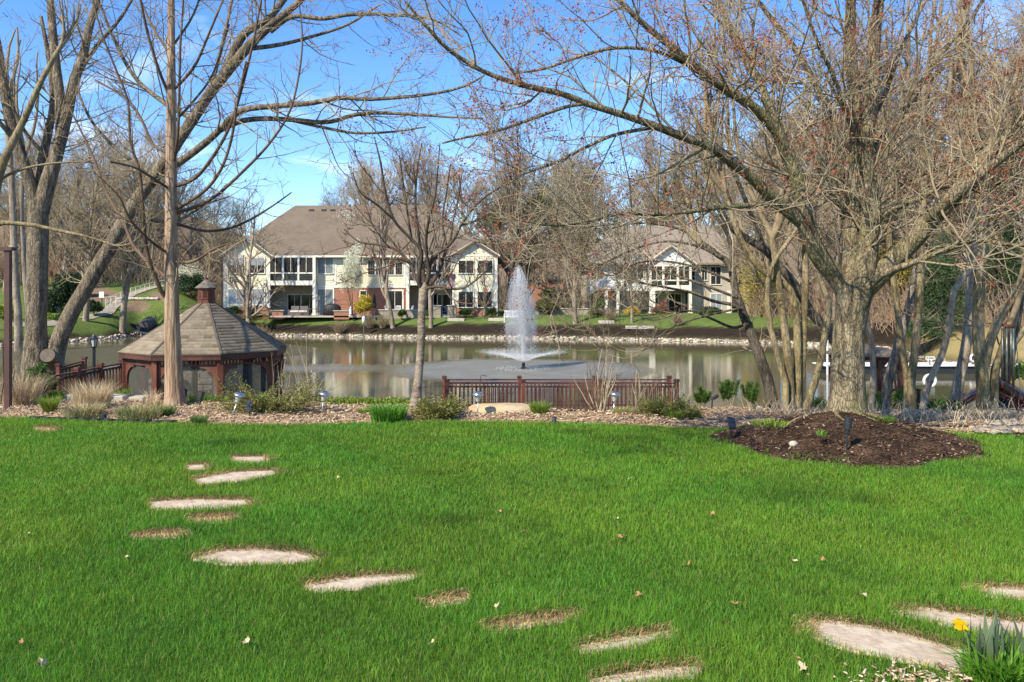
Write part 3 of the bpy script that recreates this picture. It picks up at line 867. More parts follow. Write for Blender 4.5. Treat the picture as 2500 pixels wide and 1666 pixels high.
M['cap'] = mat('stone_cap', (0.50, 0.45, 0.37), (0.40, 0.35, 0.28), scale=6, rough=.85)
M['glass'] = mat('window_glass', (0.012, 0.014, 0.014), (0.022, 0.025, 0.025), scale=.7, rough=0.08, spec=0.28)
M['blind'] = mat('window_blind', (0.30, 0.33, 0.36), (0.22, 0.25, 0.28), scale=1, rough=0.25, stretch=(1, 1, 20), spec=.5)
M['drape'] = mat('window_drape', (0.13, 0.15, 0.14), (0.20, 0.22, 0.20), scale=3, rough=0.4, stretch=(8, 1, .1), spec=.5)
M['screen'] = mat('insect_screen', (0.045, 0.042, 0.036), rough=.8, alpha=0.72)
M['dark'] = mat('dark_interior', (0.07, 0.055, 0.042), (0.05, 0.04, 0.03), scale=2, rough=.9)
M['tan'] = mat('tan_stucco', (0.46, 0.40, 0.32), (0.40, 0.34, 0.27), scale=3, rough=.9)
M['black'] = mat('black_cover', (0.014, 0.014, 0.015), (0.022, 0.022, 0.023), scale=3, rough=.55, bump=.02, bscale=5)
M['grey'] = mat('grey_wicker', (0.16, 0.14, 0.125), (0.10, 0.09, 0.08), scale=20, rough=.8)
M['cush'] = mat('pale_cushion', (0.70, 0.66, 0.60), rough=.9)
M['redwood'] = mat('red_stained_wood', (0.150, 0.048, 0.027), (0.095, 0.032, 0.020), scale=6, rough=.6, stretch=(6, 6, .8), c3=(0.205, 0.082, 0.046), s3=1.5)
M['brownwood'] = mat('brown_stained_wood', (0.088, 0.036, 0.025), (0.060, 0.026, 0.019), scale=6, rough=.5, stretch=(6, 6, .8), c3=(0.13, 0.05, 0.034), s3=1.5)
M['deck'] = mat('deck_board', (0.30, 0.22, 0.16), (0.22, 0.16, 0.12), scale=6, rough=.8, stretch=(.5, 8, 1))

def siding(name, x0, x1, z0, z1, y, m, parent, bh=0.21, dep=0.03, th=0.12):
    """lapped boards on a front wall: saw-tooth profile"""
    b = MB(); z = z0
    while z < z1 - 1e-3:
        q = min(z + bh, z1)
        b.add([(x0, y - dep, z), (x1, y - dep, z), (x1, y, q), (x0, y, q), (x0, y, z), (x1, y, z)],
              [(0, 1, 2, 3), (0, 4, 5, 1), (0, 3, 4), (1, 5, 2)])
        z = q
    b.box(x0, x1, y + .002, y + th, z0, z1)
    return b.build(name, m, parent)

def window(parent, x0, x1, z0, z1, y, cols=1, rows=1, fr=0.09, m=None, pm=None, name='window', mull=0.05, grid_=None):
    f = MB(); d = 0.07
    f.box(x0 - fr, x1 + fr, y - d, y - .005, z1, z1 + fr); f.box(x0 - fr, x1 + fr, y - d - .03, y - .005, z0 - fr, z0)
    f.box(x0 - fr, x0, y - d, y - .005, z0, z1); f.box(x1, x1 + fr, y - d, y - .005, z0, z1)
    for i in range(1, cols):
        x = x0 + (x1 - x0) * i / cols; f.box(x - mull / 2, x + mull / 2, y - d + .01, y - .03, z0, z1)
    for i in range(1, rows):
        z = z0 + (z1 - z0) * i / rows; f.box(x0, x1, y - d + .015, y - .032, z - mull / 2, z + mull / 2)
    w_ = f.build(name, m or M['white'], parent)
    p = MB(); p.box(x0, x1, y - .035, y - .012, z0, z1)
    p.build('pane', pm or M['glass'], w_)
    if grid_:
        g = MB(); nx, nz = grid_
        for i in range(1, nx): x = x0 + (x1 - x0) * i / nx; g.box(x - .018, x + .018, y - .05, y - .036, z0, z1)
        for i in range(1, nz): z = z0 + (z1 - z0) * i / nz; g.box(x0, x1, y - .049, y - .037, z - .018, z + .018)
        g.build('muntin_grid', M['drape'] if grid_ else M['white'], w_)
    return w_

def HX(px, Y): return (px - 1250) / F * Y
def HZ(py, Y): return H - (py - HY) / F * Y
def roof_solid(name, top, m, parent, th=0.18):
    """top: list of faces of 3-D points; each becomes a slab"""
    b = MB()
    for f in top: b.prism(f, (0, 0, -th))
    return b.build(name, m, parent)

hA = thing('lakeside_house', 'large cream sided two storey house with a steep brown hipped roof across the pond', 'house', (HX(880, 84), 84, 0))
def LA(): return np.array([hA.location[0], 84.0, 0])
o_ = (hA.location[0], 84.0)
def ax(px, Y=84): return HX(px, Y) - o_[0]
def az(py, Y=84): return HZ(py, Y)
ey = az(627)
yb = 0.0
# body walls
siding('siding_wall', ax(772), ax(1000), az(699), ey, 0, M['siding'], hA)
b = MB(); b.box(ax(772), ax(1000), 0.003, 0.2, -0.3, az(699)); b.build('brick_wall', M['brick'], hA)
b = MB(); b.box(ax(548), ax(1212), 2.6, 2.8, -0.3, ey); b.box(ax(548), ax(548) + .2, -.4, 14, -.3, ey); b.box(ax(1212) - .2, ax(1212), -.4, 14, -.3, ey); b.box(ax(548), ax(1212), 13.8, 14, -.3, ey)
b.build('rear_wall', M['tan'], hA)
b = MB(); b.box(ax(536), ax(547), .4, 3.0, -.3, az(640)); b.build('brick_return', M['brick'], hA)
# side wings
for (x0, x1, apx, apy, ups, los, lb) in ((547, 659, 604, 581, ((559, 597), (611, 646)), ((559, 597), (611, 646)), 'l'), (1105, 1213, 1161, 589, ((1120, 1156), (1166, 1202)), ((1120, 1155), (1166, 1201)), 'r')):
    Y = 83.2; yl = -0.8
    siding('siding_wall', ax(x0, Y), ax(x1, Y), az(750, Y), az(624, Y), yl, M['siding'], hA)
    b = MB(); b.box(ax(x0, Y), ax(x1, Y), yl + .02, yl + .2, -.3, az(750, Y)); b.build('brick_base', M['brick'], hA)
    b = MB(); b.prism([(ax(x0, Y), yl, az(624, Y)), (ax(x1, Y), yl, az(624, Y)), (ax(apx, Y), yl, az(apy + 5, Y))], (0, .15, 0)); b.build('gable_wall', M['siding'], hA)
    b = MB()
    for xx_ in (x0 + 2, x1 - 2): b.box(ax(xx_, Y) - .12, ax(xx_, Y) + .12, yl - .06, yl - .031, az(752, Y), az(626, Y))
    b.box(ax(x0, Y) + .2, ax(x1, Y) - .2, yl - .05, yl - .031, az(627, Y), az(622, Y))
    b.bar((ax(x0 - 7, Y), yl - .35, az(627, Y)), (ax(apx, Y), yl - .35, az(apy + 1, Y)), .05, .26); b.bar((ax(x1 + 7, Y), yl - .35, az(627, Y)), (ax(apx, Y), yl - .35, az(apy + 1, Y)), .05, .26)
    b.build('white_trim', M['white'], hA)
    A0, A1, A2 = (ax(x0 - 8, Y), yl - .5, az(627, Y)), (ax(apx, Y), yl - .5, az(apy - 2, Y)), (ax(x1 + 8, Y), yl - .5, az(627, Y))
    e = lambda p: (p[0], 5.0, p[2])
    roof_solid('gable_roof', [[A0, A1, e(A1), e(A0)], [A1, A2, e(A2), e(A1)]], M['roof'], hA)
    for (a, c) in ups: window(hA, ax(a, Y), ax(c, Y), az(667, Y), az(630 if lb == 'l' else 637, Y), yl - .032, cols=2, pm=M['glass'])
    for (a, c) in los: window(hA, ax(a, Y), ax(c, Y), az(744 if lb == 'l' else 750, Y), az(707 if lb == 'l' else 713, Y), yl - .032, cols=2, pm=M['blind'] if lb == 'l' else M['glass'])
    if lb == 'l':
        for (a, c) in ups:
            b = MB(); b.box(ax(a, Y), ax(c, Y), yl - .075, yl - .069, az(648, Y), az(630, Y)); b.build('roller_blind', M['blind'], hA)
# porches
for (x0, x1, bays, posts) in ((659, 771, 3, (772,)), (1001, 1104, 3, (998,))):
    b = MB(); b.box(ax(x0), ax(x1), -.75, 2.6, az(697), az(697) + .15); b.box(ax(x0), ax(x1), -.75, 2.6, ey - .02, ey + .1); b.build('porch_floor', M['tan'], hA)
    b = MB(); b.box(ax(x0), ax(x1), -.85, -.76, az(697), az(686)); b.box(ax(x0), ax(x1), -.85, -.76, az(669), az(666)); b.box(ax(x0), ax(x1), -.85, -.76, az(630), ey + .05)
    for i in range(bays + 1):
        x = ax(x0) + (ax(x1) - ax(x0)) * i / bays; b.box(x - .1, x + .1, -.852, -.758, az(686), az(630))
    for i in range(bays):
        x = ax(x0) + (ax(x1) - ax(x0)) * (i + .5) / bays; b.box(x - .025, x + .025, -.83, -.78, az(666), az(630))
    b.build('porch_frame', M['white'], hA)
    for i in range(bays):
        s_ = MB(); xa = ax(x0) + (ax(x1) - ax(x0)) * i / bays; xb = ax(x0) + (ax(x1) - ax(x0)) * (i + 1) / bays
        s_.box(xa + .1, xb - .1, -.80, -.795, az(666), az(630)); s_.build('insect_screen', M['screen'], hA)
        g = MB(); g.box(xa + .1, xb - .1, -.815, -.80, az(686), az(669)); g.build('knee_pane', M['glass'], hA)
    for p in posts:
        c = MB(); c.box(ax(p) - .15, ax(p) + .15, -.95, -.65, 0, ey); c.box(ax(p) - .22, ax(p) + .22, -1.02, -.58, 0, .25); c.build('porch_post', M['white'], hA)
    window(hA, ax(x0) + 1.2, ax(x0) + 2.6, .1, 2.2, 2.6, cols=2)
    window(hA, ax(x1) - 2.2, ax(x1) - .4, .1, 2.2, 2.6, cols=2)
# main windows and doors
window(hA, ax(777), ax(813), az(668), az(631), -.03, cols=2, pm=M['drape'])
window(hA, ax(776), ax(813), 0.05, az(707), -.0, cols=2, pm=M['drape'], name='sliding_door', fr=.14)
for a, c in ((899, 915), (918, 934), (946, 962), (966, 982)): window(hA, ax(a), ax(c), az(671), az(636), -.03, grid_=(3, 4), fr=.07)
window(hA, ax(946), ax(982), 0.05, az(711), -.0, cols=2, name='sliding_door', fr=.16)
window(hA, ax(880), ax(894), .9, az(711), -.0, fr=.08)
b = MB(); b.box(ax(817), ax(818) + .16, -.06, -.031, az(697), ey); b.box(ax(985), ax(986) + .2, -.06, -.031, az(697), ey); b.box(ax(772), ax(1000), -.06, -.031, az(703), az(698)); b.build('corner_trim', M['white'], hA)
# hipped roof
ov = .55; z0 = ey + .02; zr = 2.2 + 218 * 92 / F
e0 = (ax(541), -ov, z0); e1 = (ax(1218), -ov, z0); e2 = (ax(1218), 16, z0); e3 = (ax(541), 16, z0)
r0 = (HX(721, 92) - o_[0], 8, zr); r1 = (HX(1037, 92) - o_[0], 8, zr)
roof_solid('hipped_roof', [[e0, e1, r1, r0], [e1, e2, r1], [e2, e3, r0, r1], [e3, e0, r0]], M['roof'], hA)
b = MB(); b.bar((ax(541), -ov - .06, z0 - .02), (ax(1218), -ov - .06, z0 - .02), .12, .2); b.build('gutter', M['white'], hA)
b = MB()
for px in (760, 790, 812): b.box(HX(px, 91) - o_[0] - .25, HX(px, 91) - o_[0] + .25, 6.9, 7.3, zr - 1.0, zr - .55)
b.build('roof_vent', M['dark'], hA)
b = MB(); b.tube([(ax(1214, 83.2), -.95, 0), (ax(1214, 83.2), -.95, ey)], .05, 8); b.build('downpipe', M['white'], hA)

# second house
hB = thing('porch_house', 'white house with a gabled screened porch and grey roof, partly hidden by twigs', 'house', (HX(1620, 95), 95, 0))
oB = hB.location[0]
def bx_(px, Y=95): return HX(px, Y) - oB
eB = HZ(643, 95)
b = MB(); b.box(bx_(1440), bx_(1580), 0.4, .6, HZ(708, 95), eB); b.build('white_brick_wall', M['wbrick'], hB)
b = MB(); b.box(bx_(1440), bx_(1680), 1.4, 1.6, -.3, HZ(706, 95)); b.box(bx_(1680), bx_(1790), .5, .7, -.3, eB); b.box(bx_(1440), bx_(1790), 12, 12.2, -.3, eB); b.box(bx_(1440), bx_(1440) + .2, 0.6, 12, -.3, eB); b.box(bx_(1790) - .2, bx_(1790), .7, 12, -.3, eB); b.build('tan_wall', M['tan'], hB)
b = MB(); b.box(bx_(1580), bx_(1680), -1.5, 1.4, HZ(708, 95), HZ(708, 95) + .14); b.box(bx_(1580), bx_(1680), 1.0, 1.2, HZ(708, 95), eB); b.build('porch_floor', M['tan'], hB)
b = MB(); zA = HZ(708, 95); yf = -1.6
b.box(bx_(1580), bx_(1680), yf - .05, yf + .05, zA - .1, HZ(697, 95)); b.box(bx_(1580), bx_(1680), yf - .05, yf + .05, HZ(687, 95), HZ(684, 95)); b.box(bx_(1580), bx_(1680), yf - .05, yf + .05, HZ(652, 95), HZ(645, 95))
for px in (1582, 1613, 1648, 1678): b.box(bx_(px) - .13, bx_(px) + .13, yf - .07, yf + .07, zA, HZ(645, 95))
for px in (1597, 1630, 1663): b.box(bx_(px) - .03, bx_(px) + .03, yf - .03, yf + .03, HZ(684, 95), HZ(652, 95))
b.build('porch_frame', M['white'], hB)
for a, c in ((1582, 1613), (1613, 1648), (1648, 1678)):
    s_ = MB(); s_.box(bx_(a) + .14, bx_(c) - .14, yf, yf + .01, HZ(684, 95), HZ(652, 95)); s_.build('insect_screen', M['screen'], hB)
    s_ = MB(); s_.box(bx_(a) + .14, bx_(c) - .14, yf - .01, yf + .01, HZ(696, 95), HZ(688, 95)); s_.build('knee_pane', M['glass'], hB)
for px in (1583, 1590, 1678, 1504, 1476, 1770):
    c = MB(); c.box(bx_(px) - .16, bx_(px) + .16, yf - .16, yf + .16, 0, zA - .1); c.box(bx_(px) - .23, bx_(px) + .23, yf - .23, yf + .23, 0, .2); c.build('porch_post', M['white'], hB)
b = MB(); ap = (bx_(1631), yf, HZ(606, 95)); b.prism([(bx_(1578), yf, HZ(645, 95)), (bx_(1682), yf, HZ(645, 95)), ap], (0, .14, 0)); b.build('gable_wall', M['pure'], hB)
b = MB(); b.bar((bx_(1570), yf - .3, HZ(648, 95)), (bx_(1631), yf - .3, HZ(603, 95)), .06, .28); b.bar((bx_(1692), yf - .3, HZ(648, 95)), (bx_(1631), yf - .3, HZ(603, 95)), .06, .28); b.build('rake_board', M['white'], hB)
A0, A1, A2 = (bx_(1569), yf - .45, HZ(648, 95)), (bx_(1631), yf - .45, HZ(602, 95)), (bx_(1693), yf - .45, HZ(648, 95))
roof_solid('gable_roof', [[A0, A1, (A1[0], 5, A1[2]), (A0[0], 5, A0[2])], [A1, A2, (A2[0], 5, A2[2]), (A1[0], 5, A1[2])]], M['roof2'], hB)
for a, c in ((1444, 1456), (1459, 1473), (1502, 1517), (1526, 1572)): window(hB, bx_(a), bx_(c), HZ(681, 95), HZ(652, 95), .38, cols=1 if c - a < 20 else 3)
window(hB, bx_(1592), bx_(1612), .05, 2.3, 1.38, cols=1, name='glass_door'); window(hB, bx_(1638), bx_(1668), .05, 2.3, 1.38, cols=2, name='sliding_door')
window(hB, bx_(1692), bx_(1698), HZ(684, 95), HZ(652, 95), .48); window(hB, bx_(1716), bx_(1728), HZ(684, 95), HZ(652, 95), .48, cols=2); window(hB, bx_(1738), bx_(1762), HZ(694, 95), HZ(652, 95), .48, cols=2, rows=2)
window(hB, bx_(1738), bx_(1764), .5, 2.3, .48, cols=2, m=M['white'], pm=M['blind'])
b = MB(); b.box(bx_(1440), bx_(1580), -1.2, .4, zA - .12, zA); b.box(bx_(1438), bx_(1580), -1.24, -1.2, zA - .14, zA + 1.15); b.build('deck_parapet', M['pure'], hB)
b = MB(); p0, p1, p2 = (bx_(1432), -1.3, HZ(721, 94)), (bx_(1458), -1.3, HZ(706, 94)), (bx_(1502), -1.3, HZ(709, 94))
b.bar(p0, p1, .9, .22); b.bar(p1, p2, .9, .24); b.build('stair_stringer', M['deck'], hB)
b = MB(); b.bar(np.array(p0) + (0, -.5, .95), np.array(p1) + (0, -.5, .95), .06, .08)
for i in range(12): q = np.array(p0) + (np.array(p1) - np.array(p0)) * i / 11 + (0, -.5, 0); b.box(q[0] - .02, q[0] + .02, q[1] - .02, q[1] + .02, q[2], q[2] + .95)
b.build('stair_rail', M['pure'], hB)
zrB = 2.2 + 168 * 102 / F
e0, e1, e2, e3 = (bx_(1424), -.3, eB), (bx_(1800), -.3, eB), (bx_(1800), 13, eB), (bx_(1424), 13, eB)
r0, r1 = (HX(1500, 102) - oB, 6.5, zrB), (HX(1740, 102) - oB, 6.5, zrB)
roof_solid('hipped_roof', [[e0, e1, r1, r0], [e1, e2, r1], [e2, e3, r0, r1], [e3, e0, r0]], M['roof2'], hB)

# brick house glimpsed between the two
hC = thing('brick_house', 'dark red brick house end glimpsed behind the fountain between the two pale houses', 'house', (HX(1330, 104), 104, 0))
b = MB(); b.box(-2.2, 2.4, 0, 5, -.2, HZ(680, 104)); b.build('brick_wall', M['brick'], hC)
z_ = HZ(680, 104); roof_solid('roof', [[(-2.8, -.5, z_), (3.0, -.5, z_), (2.6, 3, z_ + 2.2), (-2.2, 3, z_ + 2.2)], [(-2.2, 3, z_ + 2.2), (2.6, 3, z_ + 2.2), (3.0, 5.6, z_), (-2.8, 5.6, z_)]], M['roof'], hC)

# ---------------------------------------------------------------- patio things by the big house
def P3(px, py, Y): v = sp(px, py, Y); return v
pat = MB(); pat.box(HX(655, 82), HX(1110, 82), 80.8, 84.0, -.1, .06); tag(pat.build('patio', M['tan']), kind='structure')
PZ = .06
g = thing('covered_grill', 'black covered barbecue grill on the patio beside the brick pier', 'grill', (HX(811, 82), 82, PZ))
b = MB(); b.lathe([(.95, 0), (.93, .55), (.88, .9), (.72, 1.08), (.45, 1.2), (.1, 1.24)], 20); b.v = [(x, y * .55, z) for x, y, z in b.v]; b.build('fabric_cover', M['black'], g, smooth=True)
g = thing('patio_sofa', 'grey wicker two seat sofa with pale seat cushions on the covered patio', 'sofa', (HX(731, 81.6), 81.6, PZ))
b = MB(); b.box(-.95, .95, -.4, .4, .08, .36); b.box(-1.05, -.92, -.42, .42, .05, .62); b.box(.92, 1.05, -.42, .42, .05, .62); b.build('frame', M['grey'], g)
b = MB(); b.box(-.9, .9, .3, .45, .36, .95); b.build('backrest', M['grey'], g, bevel=.03)
for x in (-.46, .46):
    b = MB(); b.box(x - .43, x + .43, -.42, .3, .365, .52); b.build('seat_cushion', M['cush'], g, bevel=.04)
    b = MB(); b.box(x - .42, x + .42, .12, .295, .525, .98); b.build('back_cushion', M['grey'], g, bevel=.05)
g = thing('patio_table', 'small dark metal table between the sofa and the porch post', 'table', (HX(765, 81.6), 81.6, PZ))
b = MB(); b.box(-.45, .45, -.35, .35, .66, .71); b.build('tabletop', M['grey'], g)
for sx_ in (-1, 1):
    for sy_ in (-1, 1): b = MB(); b.box(sx_ * .4 - .03, sx_ * .4 + .03, sy_ * .3 - .03, sy_ * .3 + .03, 0, .66); b.build('leg', M['grey'], g)
g = thing('folded_umbrella', 'closed black patio umbrella standing against the brick wall', 'umbrella', (HX(914, 82.6), 82.6, PZ))
b = MB(); b.tube([(0, 0, 0), (0, 0, 2.2)], .03, 8); b.build('pole', M['grey'], g)
b = MB(); b.lathe([(.16, .75), (.22, .95), (.17, 1.5), (.07, 2.1), (.03, 2.25)], 10); b.build('canopy', M['black'], g)
b = MB(); b.lathe([(.3, 0), (.3, .08), (.06, .14)], 14); b.build('base', M['black'], g)
def wall_thing(name, lb, cat, px0, px1, Y, zt, dep, m, capm=None):
    x0, x1 = HX(px0, Y), HX(px1, Y)
    t = thing(name, lb, cat, ((x0 + x1) / 2, Y, 0)); h_ = (x1 - x0) / 2
    b = MB(); b.box(-h_, h_, 0, dep, -.3, zt); b.build('masonry', m, t)
    if capm: b = MB(); b.box(-h_ - .08, h_ + .08, -.08, dep + .08, zt + .002, zt + .09); b.build('cap_stone', capm, t)
    return t
wall_thing('garden_wall', 'low tan garden wall with a pale cap in front of the patio chairs', 'wall', 925, 1022, 80.7, .62, .3, M['stone'], M['cap'])
wall_thing('garden_wall', 'low brick seat wall in front of the black grill', 'wall', 815, 852, 80.8, .52, .35, M['brick'], M['cap'])
wall_thing('garden_wall', 'low brick wall at the left end of the covered porch', 'wall', 656, 691, 81.0, .55, .35, M['brick'], M['cap'])
wall_thing('stone_pillar', 'grey stone pillar left of the dark patio doorway', 'pillar', 1058, 1076, 80.6, 1.05, .8, M['stone'], M['cap'])
wall_thing('stone_pillar', 'grey stone pillar right of the dark patio doorway', 'pillar', 1093, 1113, 80.6, 1.05, .8, M['stone'], M['cap'])
wall_thing('garden_wall', 'rust coloured brick block between two hedges under the right gable', 'wall', 1153, 1178, 81.6, .62, .4, M['brick'])
wall_thing('retaining_wall', 'long dry stone retaining wall on the lawn right of the fountain', 'wall', 1305, 1440, 87.5, .62, .5, M['stone'], M['cap'])
def chair(name, lb, px, py, Y, m, rz, grp=None):
    g = thing(name, lb, 'chair', (HX(px, Y), Y, PZ), grp, rz)
    b = MB(); b.box(-.26, .26, -.26, .26, .40, .44); b.build('seat', m, g)
    b = MB()
    for i in range(5): x = -.24 + .12 * i; b.bar((x, .25, .44), (x, .36, .98), .05, .03)
    b.bar((-.26, .36, .98), (.26, .36, .98), .05, .07); b.build('backrest', m, g)
    b = MB(); b.box(-.31, -.25, -.28, .3, .621, .66); b.build('armrest', m, g); b = MB(); b.box(.25, .31, -.28, .3, .621, .66); b.build('armrest', m, g)
    for sx_ in (-1, 1):
        for sy_ in (-1, 1): b = MB(); b.box(sx_ * .27 - .03, sx_ * .27 + .03, sy_ * .24 - .03, sy_ * .24 + .03, 0, .62 if sy_ < 0 else .62); b.build('leg', m, g)
    return g
chair('garden_chair', 'white slatted garden chair facing the pond behind the low tan wall', 972, 750, 81.6, M['pure'], 0.1)
chair('garden_chair', 'white garden chair turned sideways, left of the slatted one', 950, 750, 81.8, M['pure'], 1.2)
chair('garden_chair', 'white garden chair turned sideways, beside the cherry trunk', 1000, 750, 81.8, M['pure'], -1.1)
M['blue'] = mat('blue_fabric', (0.05, 0.07, 0.14), rough=.8)
chair('folding_chair', 'blue folding chair between the two stone pillars', 1085, 760, 81.0, M['blue'], .2)
# flag on a slanting staff
g = thing('porch_flag', 'striped flag hanging from a slanting staff on the right porch', 'flag', (HX(1102, 82.4), 82.4, HZ(686, 82.4)))
b = MB(); b.tube([(0, .6, .3), (-.1, -.7, -.15 + 1.0)], .025, 6); b.build('staff', M['pure'], g)
def flag_mat():
    m = mat('striped_cloth', (.6, .6, .58), rough=.8); t = m.node_tree; n, l = t.nodes.new, t.links.new
    wv_ = n('ShaderNodeTexWave'); wv_.bands_direction = 'X'; wv_.inputs['Scale'].default_value = 2.2; tc = n('ShaderNodeTexCoord'); l(tc.outputs['Object'], wv_.inputs['Vector'])
    r = n('ShaderNodeValToRGB'); r.color_ramp.interpolation = 'CONSTANT'; r.color_ramp.elements[0].color = (.34, .03, .04, 1); r.color_ramp.elements[1].position = .5; r.color_ramp.elements[1].color = (.6, .58, .55, 1)
    l(wv_.outputs['Fac'], r.inputs[0]); l(r.outputs[0], t.nodes['Principled BSDF'].inputs['Base Color']); return m
b = MB()
n_ = 9
for i in range(n_): z = .75 - 1.35 * i / (n_ - 1); o2 = .05 * math.sin(i * 1.1); b.v += [(-.5 * (i / (n_ - 1)) - .05 + o2, -.6 + o2, z), (.05 + .42 * (1 - i / (n_ - 1) * .4) + o2, -.35, z - .1), (.05 + .42 * (1 - i / (n_ - 1) * .4) + o2, -.33, z - .1), (-.5 * (i / (n_ - 1)) - .05 + o2, -.58 + o2, z)]
for i in range(n_ - 1):
    for j in range(4): b.f.append((i * 4 + j, i * 4 + (j + 1) % 4, i * 4 + 4 + (j + 1) % 4, i * 4 + 4 + j))
b.n = len(b.v); fl = b.build('cloth', flag_mat(), g)
b = MB(); b.box(-.02, .36, -.66, -.40, .3, .62); b.build('canton', M['blue'], g)
# nest box on a post, white bench, slabs, statue
g = thing('nest_box', 'cream rounded nest box on a thin post above the shore stones', 'birdhouse', (HX(888, 76.6), 76.6, -1.3))
b = MB(); b.tube([(0, 0, -.4), (0, 0, .75)], .04, 6); b.build('post', M['grey'], g)
b = MB(); b.lathe([(.16, .72), (.17, 1.15), (.15, 1.3), (.08, 1.42), (.02, 1.46)], 12); b.build('box_body', M['white'], g, smooth=True)
b = MB(); b.lathe([(.05, 0), (.05, .02)], 10, (0, -.17, 1.2)); b.build('entry_hole', M['black'], g)
g = thing('garden_bench', 'white slatted garden bench on the far bank seen through the fountain', 'bench', (HX(1248, 78), 78, float(zg(HX(1248, 78), 78))))
b = MB()
for i in range(11): x = -.62 + .124 * i; b.bar((x, .22, .45), (x, .36, 1.0), .05, .03)
b.bar((-.68, .37, 1.02), (.68, .37, 1.02), .06, .09); b.bar((-.68, .22, .5), (.68, .22, .5), .05, .07); b.build('backrest', M['pure'], g)
b = MB()
for i in range(5): b.box(-.68, .68, -.28 + .1 * i, -.2 + .1 * i, .42, .46)
b.build('seat', M['pure'], g)
for sx_ in (-1, 1):
    b = MB(); b.box(sx_ * .68 - .04, sx_ * .68 + .04, -.3, -.24, -.1, .66); b.build('leg', M['pure'], g)
    b = MB(); b.box(sx_ * .68 - .04, sx_ * .68 + .04, .2, .26, -.1, .66); b.build('leg', M['pure'], g)
    b = MB(); b.box(sx_ * .68 - .05, sx_ * .68 + .05, -.32, .3, .661, .70); b.build('armrest', M['pure'], g)
for i, (px, Y, wd_, lb) in enumerate(((1112, 79, .9, 'pale stone slab in the dark bed left of the white bench'), (1211, 78.6, .75, 'pale stone slab beside the white bench'), (1480, 75.6, .75, 'short pale stone slab on the dark bank between two shrubs'), (1562, 73.4, 1.3, 'long pale stone slab on the dark bank right of a thin leaning trunk'))):
    b = MB(); x = HX(px, Y); z = float(zg(x, Y)); b.box(-wd_, wd_, -.3, .3, -.1, .2); o = b.build('stone_slab', M['cap'], loc=(x, Y, z), bevel=.03); tag(o, lb, 'stone slab', 'slabs along the far bank')
g = thing('garden_statue', 'small white garden statue beside the golden conifer', 'statue', (HX(856, 80.4), 80.4, 0))
b = MB(); b.lathe([(.2, 0), (.2, .1), (.13, .14)], 10); b.build('plinth', M['cap'], g)
b = MB(); b.lathe([(.15, .14), (.17, .3), (.12, .5), (.16, .68), (.06, .8), (.09, .86), (.09, .95), (.03, 1.02)], 12); b.build('figure', M['pure'], g, smooth=True)
# ducks and birds
M['duck'] = mat('duck_feather', (0.035, 0.030, 0.024), (0.06, 0.05, 0.04), scale=8, rough=.7)
def bird(name, lb, pos, s, rz, wings=False):
    g = thing(name, lb, 'bird', pos, None, rz)
    b = MB(); b.tube([(-.32, 0, .16), (-.24, 0, .15), (-.1, 0, .13), (.08, 0, .14), (.2, 0, .2)], [.01, .07, .13, .12, .05], 10); b.v = [(x * s, y * s, z * s) for x, y, z in b.v]; b.build('body', M['duck'], g, smooth=True)
    b = MB(); b.tube([(.16, 0, .16), (.22, 0, .3), (.25, 0, .37), (.31, 0, .38), (.36, 0, .36), (.42, 0, .35)], [.06, .045, .06, .06, .02, .012], 8); b.v = [(x * s, y * s, z * s) for x, y, z in b.v]; b.build('head', M['duck'], g, smooth=True)
    if wings:
        for q in (-1, 1):
            b = MB(); b.prism([(.12 * s, q * .1 * s, .2 * s), (-.15 * s, q * .1 * s, .2 * s), (-.2 * s, q * .55 * s, .42 * s), (.02 * s, q * .6 * s, .42 * s)], (0, 0, .02 * s)); b.build('wing', M['duck'], g)
    return g
bird('duck', 'dark duck at the water edge, left of the pair', (HX(1352, 73.4), 73.4, WZ + .02), 1.05, 1.4)
bird('duck', 'dark duck at the water edge, right of the pair and standing higher', (HX(1363, 73.6), 73.6, WZ + .06), 1.25, 1.9)
bird('small_bird', 'small dark bird flying across the top of the fountain jet', (HX(1269, 47), 47, HZ(691, 47)), .5, .4, True)
bird('small_bird', 'small dark bird gliding at the left edge of the fountain jet', (HX(1250, 47), 47, HZ(697, 47)), .5, 2.8, True)
